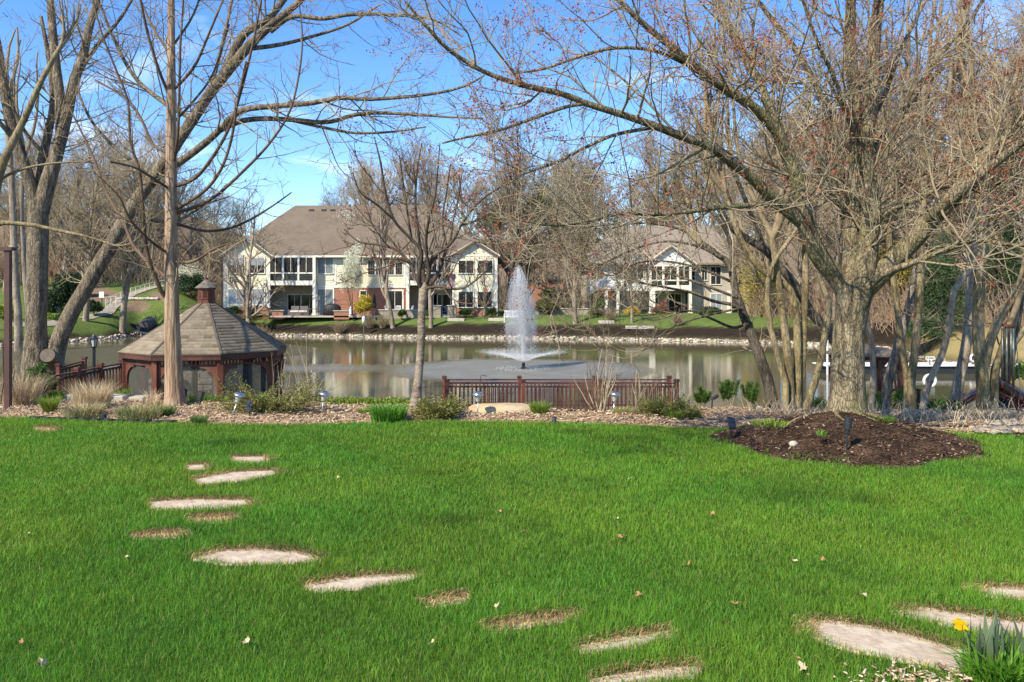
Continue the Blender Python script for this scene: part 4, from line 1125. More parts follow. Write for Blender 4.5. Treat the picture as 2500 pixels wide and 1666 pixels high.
# ---------------------------------------------------------------- screened gazebo
GX, GY = HX(504, 19.5), 19.5
gz = thing('garden_gazebo', 'octagonal screened gazebo of red wood with a brown shingled roof and louvred cupola', 'gazebo', (GX, GY, 0))
th = [R_(15 + 45 * k) for k in range(8)]
Re, Rp = 1.96, 1.79
zE, zA, zF = 0.87, 1.99, -1.3
mshin = mat('gazebo_shingle', (1, 1, 1), (0.80, 0.79, 0.78), scale=14, rough=.95, attr='col', spec=.1, bump=.004, bscale=60)
V = []; Q = []; C = []
for k in range(8):
    a, c = th[k], th[(k + 1) % 8]
    A = np.array([Re * math.cos(a), -Re * math.sin(a), zE]); B = np.array([Re * math.cos(c), -Re * math.sin(c), zE])
    ra = .20; A2 = np.array([ra * math.cos(a), -ra * math.sin(a), zA]); B2 = np.array([ra * math.cos(c), -ra * math.sin(c), zA])
    nv = np.cross(B - A, A2 - A); nv /= np.linalg.norm(nv)
    if nv[2] < 0: nv = -nv
    NC = 17
    for j in range(NC):
        t0, t1 = j / NC, (j + 1.25) / NC
        t1 = min(t1, 1.0)
        L0, L1 = A + (A2 - A) * t0, B + (B2 - B) * t0
        U0, U1 = A + (A2 - A) * t1, B + (B2 - B) * t1
        wdt = np.linalg.norm(L1 - L0); s = rng.uniform(-.2, 0)
        while s < wdt:
            e = s + rng.choice([.14, .2, .27, .33]); f0, f1 = max(s, 0) / wdt, min(e, wdt) / wdt
            if f1 > f0:
                lf = nv * (.006 + .003 * rng.random())
                o = len(V)
                p = [L0 + (L1 - L0) * f0 + lf, L0 + (L1 - L0) * f1 + lf, U0 + (U1 - U0) * f1, U0 + (U1 - U0) * f0]
                V += p + [p[0] - nv * .02, p[1] - nv * .02]
                Q += [(o, o + 1, o + 2, o + 3), (o, o + 4, o + 5, o + 1)]
                cc = np.array([.235, .195, .140]) * rng.choice([.62, .82, .96, 1.06, 1.18], p=[.10, .24, .32, .24, .10]) * rng.uniform(.93, 1.07)
                C += [cc] * 6
            s = e
    # plain decking under the shingles
me = raw_mesh('roof', np.array(V), np.array(Q), 4, mshin, cols=np.array(C, np.float32))
rf = link('roof', me, gz)
b = MB()
for k in range(8):
    a, c = th[k], th[(k + 1) % 8]
    p = lambda r, t, z: (r * math.cos(t), -r * math.sin(t), z)
    b.prism([p(Re - .01, a, zE - .012), p(Re - .01, c, zE - .012), p(.19, c, zA - .012), p(.19, a, zA - .012)], (0, 0, -.03))
b.build('roof_deck', M['brownwood'], gz)
b = MB()
for k in range(8):
    a = th[k]; b.bar((Re * math.cos(a), -Re * math.sin(a), zE + .014), (.2 * math.cos(a), -.2 * math.sin(a), zA + .014), .05, .010)
b.build('hip_cap', mat('hip_shingle', (.13, .105, .08), (.10, .08, .06), scale=9, rough=.95, stretch=(1, 1, 6)), gz)
b = MB(); bs = MB(); br = MB()
for k in range(8):
    a, c = th[k], th[(k + 1) % 8]
    p = lambda r, t, z: np.array((r * math.cos(t), -r * math.sin(t), z))
    b.bar(p(Re - .04, a, zE - .085), p(Re - .04, c, zE - .085), .03, .10)
    b.bar(p(Re - .12, a, zE - .13), p(Re - .12, c, zE - .13), .14, .02)
    br.bar(p(Rp, a, .735), p(Rp, c, .735), .06, .05); br.bar(p(Rp, a, .61), p(Rp, c, .61), .05, .035)
    for i in range(1, 16):
        q = p(Rp, a, 0) + (p(Rp, c, 0) - p(Rp, a, 0)) * i / 16
        bs.box(q[0] - .018, q[0] + .018, q[1] - .018, q[1] + .018, .628, .71)
b.build('fascia', M['brownwood'], gz)
fr_ = br.build('frieze_rail', M['brownwood'], gz); bs.build('spindle_frieze', M['redwood'], fr_)
for k in range(8):
    a = th[k]; q = np.array((Rp * math.cos(a), -Rp * math.sin(a), 0))
    b = MB(); b.box(-.065, .065, -.065, .065, zF, .80); b.v = [(x * math.cos(-a) - y * math.sin(-a) + q[0], x * math.sin(-a) + y * math.cos(-a) + q[1], z) for x, y, z in b.v]
    b.build('post', M['redwood'], gz)
    for s_ in (-1, 1):
        o_k = th[(k + s_) % 8]; q2 = np.array((Rp * math.cos(o_k), -Rp * math.sin(o_k), 0)); d = (q2 - q) / np.linalg.norm(q2 - q)
        nn = np.array([-d[1], d[0], 0]) * .02
        prof = [(.05, .60), (.42, .60), (.42, .55)] + [(.42 - .30 * math.sin(t) - .02, .55 - .34 * (1 - math.cos(t))) for t in np.linspace(.15, 1.45, 7)] + [(.11, .18), (.05, .16)]
        b = MB(); b.prism([q + d * x + np.array([0, 0, z]) - nn for x, z in prof], nn * 2); b.build('bracket', M['redwood'], gz)
M['gscreen'] = mat('gazebo_screen', (0.12, 0.115, 0.09), (0.09, 0.085, 0.068), scale=3, rough=.7, alpha=.36)
M['dgrey'] = mat('dark_screen_frame', (0.022, 0.024, 0.024), (.03, .032, .03), scale=5, rough=.6)
for k in range(8):
    a, c = th[k], th[(k + 1) % 8]
    p0, p1 = np.array((math.cos(a), -math.sin(a), 0)) * (Rp - .03), np.array((math.cos(c), -math.sin(c), 0)) * (Rp - .03)
    d = p1 - p0; p0, p1 = p0 + d * .06, p1 - d * .06
    b = MB(); b.bar(p0 + (0, 0, (.59 + zF) / 2), p1 + (0, 0, (.59 + zF) / 2), .006, .59 - zF); b.build('insect_screen', M['gscreen'], gz)
    b = MB(); zk = -.5
    b.bar(p0 + (0, 0, (zk + zF) / 2), p1 + (0, 0, (zk + zF) / 2), .05, zk - zF); b.build('knee_wall', M['dgrey'], gz)
    if k in (4, 5, 6, 7, 0):
        b = MB()
        m_ = (p0 + p1) / 2; b.box(m_[0] - .05, m_[0] + .05, m_[1] - .05, m_[1] + .05, zF, .58); b.build('screen_mullion', M['dgrey'], gz)
b = MB(); b.lathe([(2.0, zF - .25), (2.0, zF)], 8, ph=-th[0]); b.build('floor', M['deck'], gz)
cu = MB(); cu.lathe([(.205, zA - .06), (.205, zA + .10), (.222, zA + .105), (.222, zA + .125), (.195, zA + .13), (.195, zA + .33), (.225, zA + .335), (.225, zA + .37)], 8, ph=-th[0])
cp_ = cu.build('cupola', M['redwood'], gz)
b = MB()
for k in range(8):
    a = (th[k] + th[(k + 1) % 8]) / 2 if k < 7 else th[7] + R_(22.5)
    for j in range(5):
        z = zA + .15 + j * .034; r = .186
        q = np.array((r * math.cos(a), -r * math.sin(a), z)); t = np.array((math.sin(a), math.cos(a), 0)) * .05
        b.bar(q - t, q + t, .018, .012)
b.build('louvre', M['brownwood'], cp_)
b = MB(); b.lathe([(.27, zA + .37), (.27, zA + .385), (.16, zA + .47), (.06, zA + .56), (.015, zA + .585)], 8, ph=-th[0]); b.build('cupola_roof', mat('cupola_shingle', (.19, .165, .13), (.12, .105, .085), scale=12, rough=.95, stretch=(1, 1, 4)), gz)
b = MB(); b.lathe([(.02, zA + .58), (.045, zA + .61), (.02, zA + .635), (.012, zA + .68)], 10); b.build('finial', M['redwood'], gz)

# stone seat and bench beyond the gazebo
M['block'] = mat('cut_limestone', (0.48, 0.43, 0.34), (0.38, 0.33, 0.25), scale=5, rough=.9, bump=.02, bscale=9)
g = thing('stone_seat_wall', 'pale block wall with an overhanging slab seen through the gazebo screens', 'stone wall', (HX(495, 22.8), 22.8, -.55))
b = MB(); z = 0
rows = [(-.62, -.1, .36), (-.08, .28, .36), (-.62, -.32, .19), (-.3, .28, .19), (-.62, .0, 0), (.02, .28, 0)]
for x0, x1, z in rows: b.box(x0, x1, 0, .4, z, z + .165)
b.build('blocks', M['block'], g, bevel=.015)
b = MB(); b.prism([(.12, -.1, .53), (.86, -.16, .62), (.86, -.16, .70), (.12, -.1, .61)], (0, .6, 0)); b.build('slab_top', M['block'], g)
b = MB(); b.box(.3, .5, .0, .35, -.4, .55); b.build('support', M['block'], g)
g = thing('stone_bench', 'low stone bench with a rounded slab behind the left gazebo screens', 'bench', (HX(402, 22.6), 22.6, -.75))
b = MB(); b.box(-.55, .55, -.2, .2, .42, .55); b.build('seat', M['block'], g, bevel=.05)
for x in (-.35, .3): b = MB(); b.box(x - .1, x + .1, -.15, .15, -.6, .42); b.build('leg', M['block'], g)

# ---------------------------------------------------------------- wooden railings
def railing(name, lb, A, B, zt, zb, nsec, wd=None, step=.115, postm='redwood', extra=.08):
    A, B = np.array([*A, 0.0]), np.array([*B, 0.0])
    t = thing(name, lb, 'railing', (*A[:2], 0), None)
    D = B - A; ztA, ztB = (zt if not np.isscalar(zt) else (zt, zt)); zbA, zbB = (zb if not np.isscalar(zb) else (zb, zb))
    for i in range(nsec + 1):
        f = i / nsec; q = D * f; z1 = ztA + (ztB - ztA) * f; z0 = zbA + (zbB - zbA) * f
        b = MB(); b.box(q[0] - .05, q[0] + .05, q[1] - .05, q[1] + .05, z0 - .35, z1 + extra - .03); p = b.build('post', M[postm], t)
        b = MB(); b.box(q[0] - .07, q[0] + .07, q[1] - .07, q[1] + .07, z1 + extra - .029, z1 + extra); b.prism([(q[0] - .06, q[1] - .06, z1 + extra + .001), (q[0] + .06, q[1] - .06, z1 + extra + .001), (q[0] + .06, q[1] + .06, z1 + extra + .001), (q[0] - .06, q[1] + .06, z1 + extra + .001)], (0, 0, .03)); b.build('post_cap', M['brownwood'], p)
    for i in range(nsec):
        f0, f1 = i / nsec, (i + 1) / nsec
        L_ = np.linalg.norm(D); g_ = .055 / L_
        pt = lambda f, k: D * f + np.array([0, 0, (ztA + (ztB - ztA) * f) * (1 - k) + (zbA + (zbB - zbA) * f) * k])
        f0 += g_; f1 -= g_
        b = MB(); b.bar(pt(f0, 0), pt(f1, 0), .10, .035); b.build('top_rail', M['brownwood'], t)
        for q_ in (.11, .90): b = MB(); b.bar(pt(f0, q_), pt(f1, q_), .045, .05); b.build('cross_rail', M['brownwood'], t)
        n = max(2, int(L_ / nsec / step))
        for j in range(n):
            f = f0 + (f1 - f0) * (j + .5) / n; a, c = pt(f, .13), pt(f, .88)
            b = MB(); b.bar(c, a, .034, .034, up=(0, 1, 0)); b.build('baluster', M['brownwood'], t)
    return t
railing('deck_railing', 'front run of the red brown deck railing above the pond, behind the flat boulder', (HX(1091, 21), 21), (HX(1652, 21), 21), -.135, -.93, 3)
railing('deck_railing', 'back run of the deck railing, nearest the water behind the flat boulder', (HX(1085, 22.5), 22.5), (HX(1634, 22.5), 22.5), -.20, -1.0, 3)
b = MB()
for i in range(14): b.box(HX(1085, 21) - .1, HX(1655, 21) + .1, 21.06 + i * .1, 21.15 + i * .1, -1.13, -1.09)
for x in (HX(1100, 21), HX(1275, 21), HX(1460, 21), HX(1640, 21)): b.box(x - .07, x + .07, 21.4, 21.54, -2.6, -1.131); b.box(x - .07, x + .07, 22.2, 22.34, -2.6, -1.131)
tag(b.build('wooden_deck', M['deck']), 'narrow wooden deck between the two railings at the pond edge', 'deck')
railing('ramp_railing', 'nearer brown ramp railing left of the gazebo, rising to the right', (HX(126, 19.2), 19.2), (HX(299, 21.4), 21.4), (.23, .36), (-.62, -.42), 3)
railing('ramp_railing', 'short farther ramp railing beside the cut stump at the water', (HX(143, 22.2), 22.2), (HX(206, 22.8), 22.8), (.17, .31), (-.6, -.45), 1)
b = MB()
A, B = np.array([HX(128, 19.4), 19.4, -.70]), np.array([HX(310, 21.8), 21.8, -.52]); b.bar(A, B, 1.0, .08, up=(0, 0, 1)); tag(b.build('wooden_ramp', M['deck']), 'wooden ramp floor behind the brown ramp railing', 'ramp')

# ---------------------------------------------------------------- garden lights
M['steel'] = mat('brushed_steel', (.62, .60, .57), (.5, .48, .46), scale=20, rough=.28, metal=.9)
M['lens'] = mat('frosted_lens', (.55, .55, .50), (.45, .45, .42), scale=20, rough=.25, spec=.6)
M['plastic'] = mat('black_plastic', (.018, .019, .022), (.028, .029, .032), scale=14, rough=.42, spec=.45)
M['panel'] = mat('solar_cell', (.020, .028, .050), (.03, .04, .07), scale=30, rough=.25, spec=.3)
def solar(lb, px, py, hgt, tilt, ry=0.0):
    p = gp(px, py, .02); g = thing('solar_path_light', lb, 'garden light', p, 'steel solar path lights')
    g.rotation_euler = (ry, tilt, 0)
    b = MB(); b.tube([(0, 0, -.12), (0, 0, hgt - .16)], .011, 8); b.build('stake', M['steel'], g, smooth=True)
    b = MB(); b.lathe([(.03, hgt - .17), (.035, hgt - .16), (.062, hgt - .055), (.066, hgt - .05)], 16); b.build('lens', M['lens'], g, smooth=True)
    b = MB(); b.lathe([(.105, hgt - .05), (.107, hgt - .04), (.09, hgt - .015), (.05, hgt + .008), (.005, hgt + .014)], 20); cpp = b.build('cap', M['steel'], g, smooth=True)
    b = MB(); b.box(-.03, .03, -.03, .03, hgt + .010, hgt + .018); b.build('solar_cell', M['panel'], cpp)
solar('steel solar path light leaning right beside the spreading juniper, left of the small solar panel', 566, 1020, .46, .32)
solar('steel solar path light leaning slightly, right of the spreading juniper', 785, 1013, .42, .13)
solar('upright steel solar path light in front of the flat tan boulder', 1166, 1015, .42, 0.02)
solar('steel solar path light in front of the bare magnolia shrub', 1496, 1014, .42, .12)
def panel(lb, px, py, hgt, w_, h_, tl, rz, roll=0):
    p = gp(px, py, .02); g = thing('solar_panel_stake', lb, 'solar panel', p, None, rz)
    b = MB(); b.tube([(0, 0, -.1), (0, .01, hgt - h_ * .45)], .012, 8); b.build('stake', M['plastic'], g)
    b = MB(); c = np.array([0, -.01, hgt - h_ / 2]); u = np.array([math.sin(roll), math.sin(tl) * math.cos(roll), math.cos(tl) * math.cos(roll)]); x = np.array([math.cos(roll), 0, -math.sin(roll)]); n = np.cross(x, u)
    b.prism([c - x * w_ / 2 - u * h_ / 2, c + x * w_ / 2 - u * h_ / 2, c + x * w_ / 2 + u * h_ / 2, c - x * w_ / 2 + u * h_ / 2], n * .02); fr = b.build('housing', M['plastic'], g)
    c = c - np.cross(x, u) * .004 * (1 if n[1] < 0 else 1)
    s = -1 if (np.cross(x, u)[1] > 0) else 1
    b = MB(); c2 = np.array([0, -.01, hgt - h_ / 2]) + (n * .021 if s > 0 else -n * .003)
    b.prism([c2 - x * w_ * .42 - u * h_ * .42, c2 + x * w_ * .42 - u * h_ * .42, c2 + x * w_ * .42 + u * h_ * .42, c2 - x * w_ * .42 + u * h_ * .42], n * .002); b.build('solar_cell', M['panel'], fr)
panel('small upright solar panel on a stake in front of the spreading juniper', 609, 1021, .31, .105, .18, .25, 0)
panel('tilted black solar panel on a stake at the left foot of the soil mound', 1784, 1078, .36, .145, .17, .5, .5, .25)
panel('small solar light with a flat top at the right end of the bark bed', 2487, 1030, .22, .09, .05, 1.1, 0)
def spot(lb, p, hgt, r, ln, tl, rz=0):
    g = thing('garden_spotlight', lb, 'spotlight', p, None, rz)
    b = MB(); b.tube([(0, 0, -.1), (0, 0, hgt * .45), (.012, 0, hgt)], [.006, .014, .014], 8); b.build('stake', M['plastic'], g)
    d = np.array([math.sin(tl), 0, math.cos(tl)]); c = np.array([.012, 0, hgt])
    b = MB(); b.tube([c - d * .02, c + d * .03, c + d * .032, c + d * ln * .45, c + d * (ln * .45 + .004), c + d * ln, c + d * (ln - .012)], [r * .55, r * .62, r * .95, r * .95, r, r * 1.02, r * .85], 18); b.build('lamp_head', M['plastic'], g, smooth=False)
spot('black garden spotlight stuck in the front of the dark soil mound', (lambda q: (q[0], q[1], float(mound_z(q[0], q[1]))))(sp(2067, 0, 10.55)), .26, .05, .19, .08)
spot('black spotlight on a stake beside the cypress trunk', gp(488, 996, .03), .16, .045, .15, .25, .3)
spot('black spotlight turned sideways on a tall stake left of the rough leaning trunk', gp(1738, 1006, .0), .24, .035, .13, 1.1, .4)
spot('black spotlight in front of the right end of the deck railing', gp(1606, 1000, .0), .12, .04, .11, .5)
g = thing('path_lantern', 'black cylindrical path light at the right foot of the cypress trunk', 'garden light', gp(450, 988, .02))
b = MB(); b.tube([(0, 0, -.1), (0, 0, .18)], .018, 8); b.build('stake', M['plastic'], g)
b = MB(); b.lathe([(.045, .15), (.05, .17), (.05, .26), (.065, .265), (.065, .285), (.02, .32)], 14); b.build('lamp_head', M['plastic'], g)
g = thing('lamp_post', 'black lantern on a post standing in the water left of the gazebo', 'lamp post', (HX(229, 27), 27, -2.6))
zl = HZ(850, 27) + 2.6
b = MB(); b.tube([(0, 0, 0), (0, 0, zl)], .055, 10); b.build('post', M['plastic'], g)
b = MB(); b.lathe([(.05, zl), (.09, zl + .03), (.10, zl + .05)], 6); b.lathe([(.15, zl + .30), (.16, zl + .32), (.06, zl + .41), (.02, zl + .46)], 6)
for k in range(6): a = k * math.pi / 3; b.tube([(.085 * math.cos(a), .085 * math.sin(a), zl + .05), (.13 * math.cos(a), .13 * math.sin(a), zl + .30)], .010, 5)
lh = b.build('lantern', M['plastic'], g)
b = MB(); b.lathe([(.075, zl + .05), (.118, zl + .30)], 6); b.build('lantern_glass', M['lens'], lh)
g = thing('edging_light', 'tiny black capped light at the edge of the lawn by the black edging', 'garden light', gp(253, 1027, 0))
b = MB(); b.lathe([(.045, 0), (.045, .04)], 14); b.build('base', M['pure'], g); b = MB(); b.lathe([(.05, .041), (.055, .05), (.05, .10), (.03, .115)], 14); b.build('cap', M['plastic'], g)
g = thing('pipe_stub', 'short dark pipe stub standing at the lawn edge below the boulder', 'pipe', gp(1352, 1036, 0))
b = MB(); b.tube([(0, 0, -.05), (.01, .005, .115)], .042, 14); b.build('pipe', mat('dark_pipe', (.045, .05, .042), (.08, .085, .07), scale=20, rough=.7), g); b = MB(); b.tube([(.01, .005, .1155), (.0105, .005, .122)], .046, 14); b.build('rim', M['plastic'], g)
g = thing('plant_hook', 'thin black wire hook rising above the deck railing behind a path light', 'hook', gp(1160, 1004, 0))
b = MB(); b.tube([(.03, 0, 0), (.08, 0, .35), (.11, 0, .66), (.14, .0, .68), (.23, 0, .655)], .006, 6); b.build('wire', M['plastic'], g)
# black edging strip
b = MB(); nn = 60; vs = []
for i in range(nn):
    px = 70 + (432 - 70) * i / (nn - 1); py = np.interp(px, EPX, EPY) + 1.5; q = gp(px, py, 0); h_ = .06 + .015 * abs(math.sin(i * .9) * math.sin(i * .23 + 1)); dy = .03 * math.sin(i * 1.3)
    vs += [(q[0], q[1], -.03), (q[0], q[1] + dy, h_), (q[0], q[1] + dy + .012, h_), (q[0], q[1] + .012, -.03)]
b.add(vs, [(i * 4 + j, i * 4 + 4 + j, i * 4 + 4 + (j + 1) % 4, i * 4 + (j + 1) % 4) for i in range(nn - 1) for j in range(4)])
tag(b.build('lawn_edging', M['plastic']), 'wrinkled black plastic edging between the left lawn and the bark bed', 'edging')

# ---------------------------------------------------------------- boulders and blocks
def boulder(name, lb, cat, loc, sx_, sy_, sz_, m, seed, flat=.5):
    bm = bmesh.new(); bmesh.ops.create_icosphere(bm, subdivisions=4, radius=1)
    for v in bm.verts:
        x, y, z = v.co; k = 1 + .10 * float(fn(x * 1.2 + seed, y * 1.2 + z, 1.3, seed)) + .035 * float(fn(x * 3, y * 3 + z * 2, 2, seed + 1))
        v.co = Vector((x * k * sx_, y * k * sy_, (math.copysign(abs(z) ** flat, z)) * k * sz_))
    me = bpy.data.meshes.new(name); bm.to_mesh(me); bm.free(); me.materials.append(m)
    me.polygons.foreach_set('use_smooth', np.ones(len(me.polygons), bool))
    return tag(link(name, me, None, loc), lb, cat)
M['boulder'] = mat('sandstone', (0.50, 0.37, 0.21), (0.40, 0.28, 0.15), scale=4, rough=.9, bump=.03, bscale=8, c3=(.44, .36, .25), s3=2)
boulder('flat_boulder', 'large flat tan boulder lying in the bark bed in front of the deck railing', 'boulder', gp(1228, 1012, .0) + (0, .25, .02), .70, .34, .15, M['boulder'], 2)
boulder('round_stone', 'fist sized pale stone on the left flank of the soil mound', 'stone', (lambda q: (q[0], q[1], float(mound_z(q[0], q[1])) + .02))(sp(1937, 0, 10.9)), .06, .05, .05, M['block'], 5, 1)
boulder('round_stone', 'pale stone in the bark bed right of the sideways spotlight', 'stone', gp(1795, 1002, 0), .13, .1, .07, M['block'], 7, .8)
boulder('round_stone', 'whitish stone at the foot of the rough leaning trunk', 'stone', gp(1855, 1000, 0), .07, .06, .07, M['block'], 9, .9)
for x0, x1, py, lb in ((313, 350, 983, 'square cut limestone block behind the dry tussock left of the cypress'), (262, 300, 980, 'limestone block with its slanting side towards the path, left of the square one'), (150, 258, 979, 'long limestone kerb block behind the dry ornamental grass')):
    Y = 16.3; b = MB(); b.box(HX(x0, Y), HX(x1, Y), Y, Y + .35, HZ(py, Y) - .2, HZ(py - 13, Y)); tag(b.build('limestone_block', M['block'], bevel=.02), lb, 'stone block')
b = MB(); q = gp(2455, 1059, 0); b.box(q[0] - .45, q[0] + .6, q[1] - .1, q[1] + .25, 0, .09); tag(b.build('stone_slab', M['boulder'], bevel=.02), 'tan slab lying on the rubble at the right end of the bark bed', 'stone slab')

# ---------------------------------------------------------------- left arbor post
M['brownpaint'] = mat('brown_metal', (.095, .045, .034), (.07, .034, .027), scale=5, rough=.5, spec=.4)
q = gp(20, 1006, 0); g = thing('arbor_post', 'slim brown arbor post with a short cross beam at the left picture edge', 'post', q)
k_ = q[1] / F
b = MB(); b.box(-.048, .048, -.048, .048, -.1, (1006 - 612) * k_); b.build('post', M['brownpaint'], g)
b = MB(); b.box(-.35, .11, -.08, .08, (1006 - 612) * k_, (1006 - 604) * k_); b.build('cross_beam', M['brownpaint'], g)
b = MB()
for yy_ in (665, 808): b.tube([(-.045, 0, (1006 - yy_) * k_), (-.12, 0, (1006 - yy_ + 3) * k_), (-.5, 0, (1006 - yy_ + 6) * k_)], .012, 6)
b.tube([(-.06, 0, (1006 - 812) * k_), (-.10, 0, (1006 - 860) * k_), (-.08, 0, (1006 - 930) * k_), (-.14, 0, (1006 - 985) * k_)], .010, 6)
b.build('trellis_bar', M['brownpaint'], g)

# ---------------------------------------------------------------- right side: shed, pavilion, dock, rings, chime
ms2 = M['roof']
g = thing('pump_house', 'small red gabled pump house with a brown roof at the right picture edge', 'shed', (HX(2440, 17.6), 17.6, 0), None, R_(-30))
b = MB(); b.box(-.45, .45, -.5, .5, -1.2, .02); b.build('wall', mat('barn_red_paint', (.30, .045, .025), (.24, .035, .02), scale=5, rough=.6), g)
b = MB(); b.prism([(-.45, -.5, .021), (.45, -.5, .021), (0, -.5, .30)], (0, 1.0, 0)); b.build('gable', M['redwood'], g)
b = MB(); b.prism([(-.68, -.68, -.10), (0, -.68, .36), (0, -.68, .32), (-.68, -.68, -.16)], (0, 1.36, 0)); b.prism([(.68, -.68, -.10), (.001, -.68, .36), (.001, -.68, .32), (.68, -.68, -.16)], (0, 1.36, 0)); b.build('roof', M['roof'], g)
b = MB(); b.bar((-.69, -.70, -.16), (0, -.70, .30), .03, .12); b.bar((.69, -.70, -.16), (0, -.70, .30), .03, .12); b.bar((-.70, -.68, -.16), (-.70, .68, -.16), .03, .12); b.build('barge_board', M['redwood'], g)
b = MB(); b.prism([(-.2, -.515, -.25), (.2, -.515, -.25)] + [(.2 * math.cos(t), -.515, -.15 + .14 * math.sin(t)) for t in np.linspace(0, math.pi, 9)], (0, .012, 0)); b.build('arched_opening', M['black'], g)
g = thing('small_pavilion', 'small red post pavilion with a dark roof half hidden behind the maple trunk', 'pavilion', (HX(2112, 22), 22, 0))
for x in (-.65, .12, .68):
    for y in (-.6, .6): b = MB(); b.box(x - .055, x + .055, y - .055, y + .055, -2.2, .52); b.build('post', M['redwood'], g)
b = MB(); b.lathe([(1.08, .55), (1.08, .60), (.5, .75), (.05, .82)], 8, ph=.39); b.build('roof', M['roof'], g)
b = MB(); b.box(-.75, .75, -.66, -.60, .44, .54); b.box(-.75, .75, .60, .66, .44, .54)
for x in (-.65, .12, .68):
    for s_ in (-1, 1): b.prism([(x, -.62, .44), (x + s_ * .26, -.62, .44), (x + s_ * .2, -.62, .36), (x + s_ * .06, -.62, .2), (x, -.62, .1)], (0, .04, 0))
b.build('beam', M['brownwood'], g)
PZ_ = PZ; PZ = -1.35
M['iron'] = mat('dark_iron', (.05, .025, .02), (.03, .02, .018), scale=8, rough=.5)
c_ = chair('patio_chair', 'dark slatted patio chair behind the twin mossy stems right of the maple', 2200, 900, 20.5, M['iron'], .3); c_.location.z = -1.0; c_.scale = (1.1, 1.1, 1.2)
PZ = PZ_
g = thing('floating_dock', 'long white topped floating dock on the right arm of the pond', 'dock', (HX(2170, 42), 42, 0))
x0, x1 = HX(1999, 42) - g.location.x, HX(2365, 42) - g.location.x
b = MB(); b.box(x0, x1, -.9, .9, -1.50, -1.44); b.build('deck_top', M['pure'], g)
b = MB(); b.box(x0 + .15, x1 - .1, -.8, .8, -2.0, -1.501); b.build('float', M['dgrey'], g)
b = MB(); b.tube([(HX(2020, 41) - g.location.x, -1.0, -2.4), (HX(2020, 41) - g.location.x, -1.0, HZ(830, 41))], .05, 8); b.build('mooring_pole', M['pure'], g)
def ring(lb, px, py, Y, R, r, zb):
    g = thing('life_ring', lb, 'life ring', (HX(px, Y), Y, HZ(py, Y)))
    b = MB(); b.torus((0, 0, 0), R, r); b.build('ring', M['pure'], g, smooth=True)
    b = MB()
    for k in range(4):
        a = k * math.pi / 2 + .6; t = np.linspace(a - .1, a + .1, 4)
        b.tube([(R * math.cos(q), 0, R * math.sin(q)) for q in t], r * 1.06, 10)
    b.build('band', mat('ring_band', (.6, .58, .55), rough=.7), g)
    t = thing('ring_post', 'slim post holding the ' + ('near' if Y < 35 else 'far') + ' white life ring at the pond', 'post', (HX(px, Y), Y + r + .05, zb))
    b = MB(); b.tube([(0, 0, -.4), (0, 0, HZ(py, Y) + R - zb)], .03, 8); b.build('post_shaft', M['brownwood'], t)
    b = MB(); b.tube([(0, 0, HZ(py, Y) + R - r - zb - .02), (0, -r - .05, HZ(py, Y) + R - r - zb - .03)], .015, 6); b.build('peg', M['brownwood'], t)
ring('larger white life ring in front of the dock, behind a thin grey stem', 2270, 930, 24, .175, .042, -1.8)
ring('smaller white life ring on the far end of the dock', 2378, 875, 43, .19, .06, -1.5)
g = thing('dock_sign', 'small white notice board on a short post at the edge of the dock', 'sign', (HX(2270, 41.3), 41.3, -1.44))
b = MB(); b.tube([(0, 0, 0), (0, 0, .36)], .025, 6); b.build('post', M['plastic'], g)
b = MB(); b.box(-.23, .23, -.04, -.025, .28, .44); bd = b.build('board', M['pure'], g)
b = MB(); b.box(-.19, -.12, -.046, -.041, .33, .39); b.box(-.09, .19, -.046, -.041, .335, .385); b.build('lettering', M['plastic'], bd)
YC = 15.9
g = thing('wind_chime', 'long tubular wind chime hanging from a limb at the right edge', 'wind chime', sp(2462, 741, YC))
s_ = YC / F
M['chime'] = mat('weathered_tube', (.30, .28, .21), (.22, .21, .16), scale=8, rough=.35, metal=.6)
M['teal'] = mat('teal_cord', (.10, .20, .19), rough=.7)
b = MB(); b.tube([(0, 0, .02), (-.03, 0, -.10), (-.01, 0, -.30), (0, 0, -.40)], .008, 6); b.tube([(0, 0, 0), (.05, 0, -.12), (.03, 0, -.28), (0, 0, -.36)], .008, 6); b.build('hanger', M['teal'], g)
b = MB(); b.lathe([(.13, -.46), (.13, -.435), (.08, -.41), (.02, -.385)], 18); b.build('canopy', M['redwood'], g)
for i, (dx_, dy_, bt) in enumerate(((-.155, -.02, 925), (-.105, -.09, 948), (-.02, -.11, 905), (.055, -.08, 946), (.11, .0, 925), (.0, .1, 930))):
    b = MB(); b.tube([(dx_ * .85, dy_, -.50), (dx_ * .85, dy_, -(bt - 741) * s_)], .024, 12); b.build('chime_tube', M['chime'], g, smooth=True)
    b = MB(); b.tube([(dx_ * .6, dy_ * .6, -.455), (dx_ * .85, dy_, -.51)], .004, 5); b.build('cord', M['teal'], g)
b = MB(); b.lathe([(.05, -1.0), (.05, -.97)], 14); b.tube([(0, 0, -.46), (0, 0, -1.45)], .004, 5); b.prism([(-.04, 0, -1.62), (.04, 0, -1.62), (.05, 0, -1.45), (-.05, 0, -1.45)], (0, .01, 0)); b.build('clapper', M['redwood'], g)
b = MB(); b.tube([(.12, 0, -.45), (.2, 0, -1.2), (.245, 0, -1.9)], .007, 6); b.build('tether', M['teal'], g)

